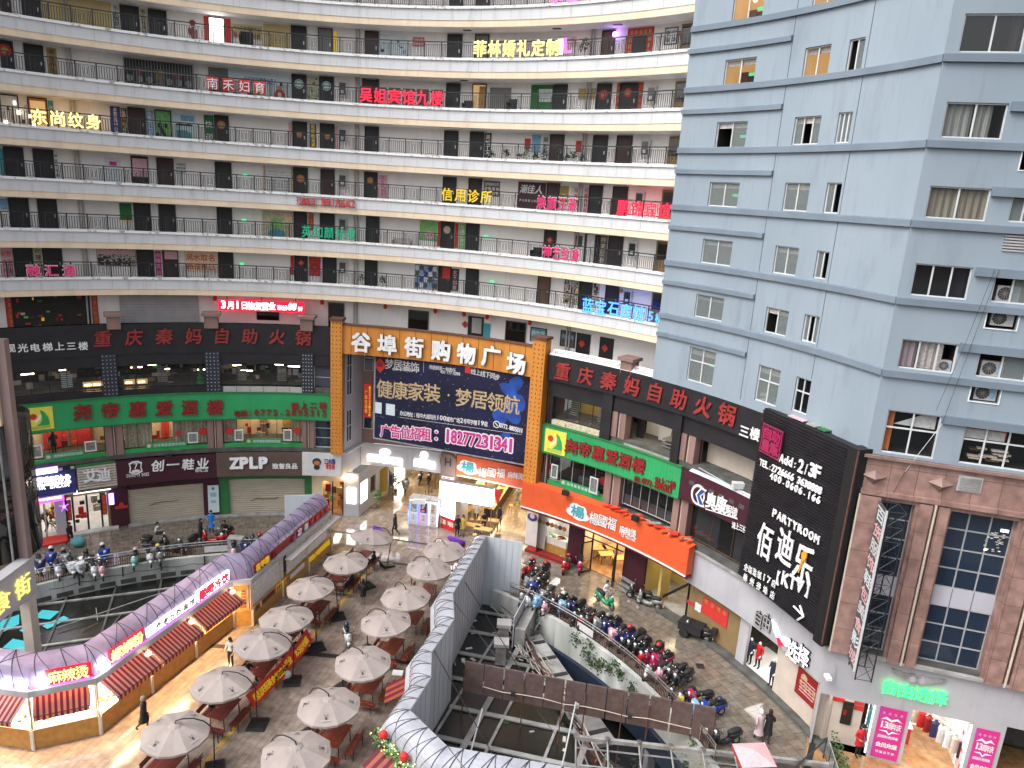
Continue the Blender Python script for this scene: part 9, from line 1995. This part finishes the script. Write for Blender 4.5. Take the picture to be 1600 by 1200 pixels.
# ================================================================ STALL AND MACHINES INSIDE THE GATE
t=thing('claw_machines',P(12,29.2,0),'row of three glowing gift machines under the medallion pier','vending machine');bpy.data.objects.remove(t)
A,B=at(638,818,0),at(684,825,0);d=(B-A).normalized();n=Vector((d.y,-d.x,0));n=n if n.y<0 else-n
for i,(m,g_,lb)in enumerate((('neon_blue','paper_blue','left gift machine with a blue lit edge, under the passage sign'),('neon_purple','paper_navy','middle gift machine with a violet lit edge'),('neon_white','paper_paleblue','right gift machine with a white and cyan lit edge'))):
 p,q=A.lerp(B,i/3+.01),A.lerp(B,(i+1)/3-.01);w2=(q-p).length;fm=flatmap(p+n*.0,d,(0,0,1),n);t=thing('gift_machine',(p+q)/2,lb,'vending machine','gift machines');b=MB();b.map(fm,0,w2,0,2.0,-.8,-.02,'letter_white');b.map(fm,0,w2,2.0,2.15,-.8,0,'panel_grey');b.map(fm,0,w2,.0,.25,-.02,0,'letter_grey');b.build('cabinet','letter_white',t)
 b=MB();b.map(fm,.12,w2-.12,1.05,1.85,-.02,.0,g_);g=random.Random(i)
 for k in range(14):u,v=g.uniform(.18,w2-.4),g.uniform(1.08,1.7);b.map(fm,u,u+.18,v,v+.12,.0,.015,g.choice(['letter_white','paper_red','paper_pink','char_yellow','paper_blue']))
 b.build('window',g_,t);b=MB();b.map(fm,.15,w2-.15,.35,.92,-.02,.02,['paper_paleblue','letter_grey','paper_white'][i]);b.map(fm,.3,w2-.35,.45,.82,.02,.04,'paper_red');b.map(fm,.36,w2-.41,.52,.76,.04,.05,'letter_white');b.build('dispenser','letter_grey',t)
 b=MB();b.map(fm,.0,.06,.1,2.0,-.02,.03,m);b.map(fm,w2-.06,w2,.1,2.0,-.02,.03,'neon_blue' if i==0 else m);b.map(fm,.06,w2-.06,1.92,2.0,-.02,.03,'neon_white');b.build('light_edge',m,t)
b=MB();p=at(655,786,2.2);b.box(p.x-.45,p.x+.45,p.y-.1,p.y+.1,2.15,2.5,'letter_white');b.build('small_sign','letter_white',label='small white sign standing on the gift machines',cat='sign')
t=thing('snack_stall',at(700,825,0),'snack stall with a huge white light box, glowing front and red panels below','stall');A,B=at(686,823,0),at(709,832,0);d=(B-A).normalized();n=Vector((d.y,-d.x,0));n=n if n.y<0 else-n;fm=flatmap(A,d,(0,0,1),n);W2=(B-A).length
b=MB();b.map(fm,0,W2,0,2.6,-1.6,-.05,'shop_white');b.build('cabinet','shop_white',t);b=MB();b.map(fm,.05,W2*.98,1.0,2.5,-.05,0,'box_bright');b.build('light_panel','box_bright',t);b=MB();b.map(fm,0,W2,0,1.0,-.05,0,'pure_red');
for k in range(2):letters(b,fm,['正新','鸡排'][k],.1+W2*.5*k,W2*.45+W2*.5*k,.35,.75,.01,'letter_white',.04);
b.build('red_panel','pure_red',t)
d2=Vector((cos(rad(-14)),sin(rad(-14)),0));A2=at(686,777,2.55);fm2=flatmap(Vector((A2.x,A2.y,0)),d2,(0,0,1),Vector((d2.y,-d2.x,0)));b=MB();b.map(fm2,0,4.1,2.5,3.85,-.4,0,'box_bright');b.build('light_box','box_bright',t);b=MB();b.map(fm2,-.04,4.14,2.44,2.5,-.42,.03,'steel_dull');b.map(fm2,-.04,4.14,3.85,3.9,-.42,.03,'steel_dull');b.build('frame','steel_dull',t)
for k,u in enumerate((.1,4.0)):b=MB();b.bar(fm2(u,0,-.2),fm2(u,2.5,-.2),.04,'steel');b.build('post','steel',t)
def stall_table(x,y,L,rz,lb,bar=False):
 c=at(x,y,.8);c.z=0.0;t=thing('stall_table',c,lb,'table');ex_=Vector((cos(rz),sin(rz),0));ey_=Vector((-sin(rz),cos(rz),0));b=MB();b.obox(c+Zv*.8,ex_*L/2,ey_*.3,Zv*.025,'table_wood');b.build('tabletop','table_wood',t)
 for sx in(-1,1):
  for sy in(-1,1):b=MB();q=c+ex_*(L/2-.08)*sx+ey_*.24*sy;b.bar(q,q+Zv*.78,.025,'black_iron');b.build('leg','black_iron',t)
stall_table(738,820,1.3,rad(-14),'left of two joined wooden tables in front of the snack stall');stall_table(755,826,1.3,rad(-14),'right of two joined wooden tables in front of the snack stall');stall_table(763,812,1.6,rad(-8),'wooden table behind the joined pair at the snack stall');stall_table(727,798,2.0,rad(60),'long wooden counter table beside the glowing stall front')
for i,(x,y)in enumerate(((737,812),(776,818),(779,834),(742,836),(722,826),(798,790))):
 c=at(x,y,.6);c.z=0;t=thing('bar_stool',c,['stool behind the joined stall tables','stool at the right end of the rear stall table','stool right of the joined stall tables','stool in front of the joined stall tables','stool left of the joined stall tables','low stool beside the food counter'][i],'stool','wooden stools at the snack stall');b=MB();b.lathe(c+Zv*.62,[(.17,0),(.17,.04)],'table_wood',12);b.build('seat','table_wood',t)
 for k in range(4):a=pi/4+pi*k/2;b=MB();b.bar(c+Vector((.17*cos(a),.17*sin(a),0)),c+Vector((.1*cos(a),.1*sin(a),.62)),.015,'black_iron');b.build('leg','black_iron',t)
# long food counter going into the passage
t=thing('food_counter',P(20.3,34,0),'long food counter with bright trays and a red pennant in the right passage','counter');A,B=at(768,815,0),at(802,762,0);d=(B-A).normalized();n=Vector((d.y,-d.x,0));L2=(B-A).length;b=MB();b.obox((A+B)/2-n*.3+Zv*.5,d*L2/2,n*.35,Zv*.5,'door_maroon');b.build('base','door_maroon',t);b=MB();b.obox((A+B)/2-n*.3+Zv*1.02,d*L2/2,n*.42,Zv*.03,'table_wood');b.build('worktop','table_wood',t);b=MB();g=random.Random(8)
for i in range(60):p=A.lerp(B,g.random())-n*g.uniform(.1,.6)+Zv*1.08;b.obox(p,(.14,0,0),(0,.12,0),(0,0,.05),g.choice(['char_yellow','wood_orange','paper_red','letter_white','leaf','paper_cream']))
b.build('food_trays','char_yellow',t);b=MB();b.obox((A+B)/2-n*1.6+Zv*1.3,d*L2/2,n*.05,Zv*1.3,'shop_cream');
for i in range(36):p=A.lerp(B,g.random())-n*1.5+Zv*g.uniform(1.0,2.5);b.obox(p,d*g.uniform(.1,.3),n*.03,Zv*g.uniform(.08,.2),g.choice(['neon_lemon' if i%9==0 else 'paper_red','pure_red','paper_green','letter_white','paper_gold']))
b.build('back_shelf','shop_cream',t);b=MB();b.obox((A+B)/2-n*.8+Zv*3.1,d*L2*.45,n*.25,Zv*.04,'lamp_soft');b.build('strip_lamp','lamp_soft',t)
b=MB();p=at(777,775,1.9);b.add([p+Vector((-.35,0,.6)),p+Vector((.4,0,.4)),p+Vector((.05,-.05,-.8))],[(0,1,2)],'pure_red');b.add([p+Vector((-.35,.03,.6)),p+Vector((.05,-.02,-.8)),p+Vector((.4,.03,.4))],[(0,1,2)],'pure_red');b.bar(p+Vector((-.4,.015,.62)),p+Vector((.45,.015,.42)),.02,'door_brown');b.build('pennant','pure_red',label='red triangular pennant hanging over the food counter',cat='flag')
person(G(807,790),rad(100),'walk','cloth_grey','cloth_grey','person in grey walking along the food counter in the right passage','cloth_grey');person(P(thx(745,.9,31.7),31.7,.01),rad(180),'stand','cloth_white','cloth_black','cook in white standing behind the stall tables','cloth_white');person(P(thx(763,.9,32.3),32.3,.01),rad(200),'stand','cloth_navy','cloth_black','person in dark blue standing at the food counter','cloth_navy');person(P(thx(781,.9,31.6),31.6,.01),rad(150),'stand','cloth_grey','cloth_black','person in a grey blue jacket by the corner of the food counter','cloth_navy');person(P(thx(757,.6,30.6),30.6,.12),rad(170),'sit','cloth_black','cloth_black','person in black seated at the rear stall table','cloth_black')
# passage walls, lights
b=MB();
fw3,L3=radial(2.1,29.3,5.4,39)
holed(b,fw3,0,L3,0,3.5,[[.35,1.5,.9,2.6],[2.0,2.9,1.1,2.5],[3.6,5.2,.05,2.5],[6.4,8.6,.05,2.5]],'wall_white',reveal=.1,depth=.9,rm=['box_bright','wall_brown','shop_yellow','box_white'])
b.arc(-1.9,2.15,29.35,29.6,0,3.5,'wall_white',9)if 0 else None
b.arc(T(537,1.5,29.3),2.15,29.3,29.5,0,3.5,'wall_white',9);b.build('passage_wall','wall_white',pod)
fw_l=arcmap(29.28);ua,ub=U(T(542,1.6,29.28),29.28),U(T(556,1.6,29.28),29.28);b=MB();b.map(fw_l,ua,ub,1.1,2.35,0,.06,'box_bright');b.build('light_box','box_bright',label='blank bright light box on the white corner wall left of the passage',cat='light box')
b=MB();u,z=onR(547,741,29.2);b.map(arcmap(29.2),u-.5,u+.35,3.05,3.3,-.3,.1,'lamp_warm');b.build('entrance_lamp','lamp_warm',label='glaring warm lamp above the white corner wall',cat='lamp')
b=MB();b.arc(1.5,30,31.3,46,3.5,3.7,'shop_white');b.arc(0,31,46,46.3,0,3.6,'shop_yellow');b.arc(27.6,28.2,31,46,0,3.6,'shop_cream');b.build('passage_ceiling','shop_white',pod);b=MB()
for R_ in(33,35.5,38,41):b.arc(5.5,8.5,R_,R_+.35,3.42,3.48,'lamp_soft',4);b.arc(16,25,R_,R_+.35,3.42,3.48,'lamp_soft',4)
b.build('strip_lamp','lamp_soft',pod)
b=MB();A,B=P(9.9,30.5,0),P(9.9,38,0);
for k in range(9):p=A.lerp(B,k/8);b.bar(p,p+Zv*1.1,.025,'black_iron')
b.bar(A+Zv*1.1,B+Zv*1.1,.03,'door_brown');b.bar(A+Zv*.3,B+Zv*.3,.02,'black_iron');b.build('stair_railing','black_iron',label='dark stair railing behind the gift machines in the left passage',cat='railing')
for x,y,lb in((590,794,'leafy pot plant at the passage entrance by the white corner shop'),(618,769,'leafy pot plant further inside the left passage')):p=G(x,y);o=bush('potted_plant',p,.42,1.3,lb,n=150,m='leaf')
b=MB();fd=flatmap(P(4.6,33.5,0),Vector((.5,-.85,0)));b.map(fd,0,.9,.05,2.3,-.02,.02,'glass_grey');b.map(fd,.2,.7,1.2,2.1,.02,.03,'paper_navy');b.map(fd,-.04,0,0,2.35,-.03,.03,'door_black');b.map(fd,.9,.94,0,2.35,-.03,.03,'door_black');b.build('open_door','glass_grey',label='open glass door with a navy poster in the left passage',cat='door')
b=MB();p=P(7.2,38,2.6);b.map(flatmap(p,(1,-.1,0)),-.5,.3,0,.6,0,.04,'pure_red');b.build('hanging_flag','pure_red',label='small red and white flag hanging deep in the left passage',cat='flag')
# clothes racks inside the lit shop on the right
sA,sB=onface(1440,1120)[0],onface(1500,1140)[0];g=random.Random(23)
for i in range(9):
 s_=sA+.35+.22*i;o_=-.6-.28*(8-i);t=thing('hanging_clothes',Tp(s_,o_,0),['white coat hanging at the far end of the clothes rack','cream coat hanging second from the far end of the clothes rack','crimson coat hanging in the rack beside the cream one','deep red coat hanging in the middle of the rack','violet coat hanging in the middle of the rack','pale grey coat hanging in the rack after the violet one','white fur coat hanging near the front of the rack','beige coat hanging second from the front of the rack','black and beige outfit at the front of the clothes rack'][i],'clothes','clothes hanging on the rack in the lit shop');b=MB();m=['cloth_white','paper_cream','cloth_red','dark_red','sc_navy','letter_grey','cloth_white','wall_beige','cloth_black'][i];c=Tp(s_,o_,1.55)
 v=[];n_=8
 for rx,z_ in((.2,-.85),(.19,-.4),(.2,-.1),(.08,.05)):v+=[c+Vector((rx*cos(2*pi*k/n_),rx*.6*sin(2*pi*k/n_),z_))for k in range(n_)]
 b.add(v,[(j*n_+k,j*n_+(k+1)%n_,(j+1)*n_+(k+1)%n_,(j+1)*n_+k)for j in range(3)for k in range(n_)],m);b.build('garment',m,t);b=MB();b.bar(c+Zv*.03,c+Zv*.2,.012,'steel');b.bar(c-DT*.18,c+DT*.18,.012,'steel');b.build('hanger','steel',t)
b=MB();b.bar(Tp(sA+.2,-3.0,1.75),Tp(sA+2.3,-.5,1.75),.02,'steel');b.bar(Tp(sA+2.3,-.5,0),Tp(sA+2.3,-.5,1.75),.02,'steel');b.bar(Tp(sA+.2,-3,0),Tp(sA+.2,-3,1.75),.02,'steel');b.build('clothes_rack','steel',label='steel clothes rack inside the lit shop at lower right',cat='rack')
b=MB();b.map(ff,sA-.2,sA+.25,0,.9,-2.2,-1.6,'pure_red');b.map(ff,sA-.2,sA+.3,.9,.95,-2.25,-1.55,'letter_white');b.build('red_counter','pure_red',label='red and white counter inside the lit shop at lower right',cat='counter')
# steel barrier by the food shop
t=thing('steel_barrier',P(T(988,.5,29.2),29.2,0),'stack of steel crowd barriers against the dark red pillar','barrier');b=MB();A,B=P(T(966,.5,29.2),29.2,0),P(T(992,.5,29.0),29.0,0);d=(B-A);nrm=Vector((d.y,-d.x,0)).normalized()
for s_ in range(3):
 o_=nrm*.12*s_
 for z_ in(.15,.5,.95):b.bar(A+o_+Zv*z_,B+o_+Zv*z_,.02,'steel')
 for k in range(9):q=A.lerp(B,k/8)+o_;b.bar(q,q+Zv*.97,.014,'steel')
b.build('bars','steel',t)
for x,y,m,lb in((1186,1003,'concrete',''),):pass
b=MB();b.box(-.22,.22,-.22,.22,.0,.012,'drain_dark');o=b.build('manhole_cover','drain_dark',label='small square dark manhole cover on the right walk',cat='manhole cover');o.location=at(1094,1041,0);o.location.z=.005
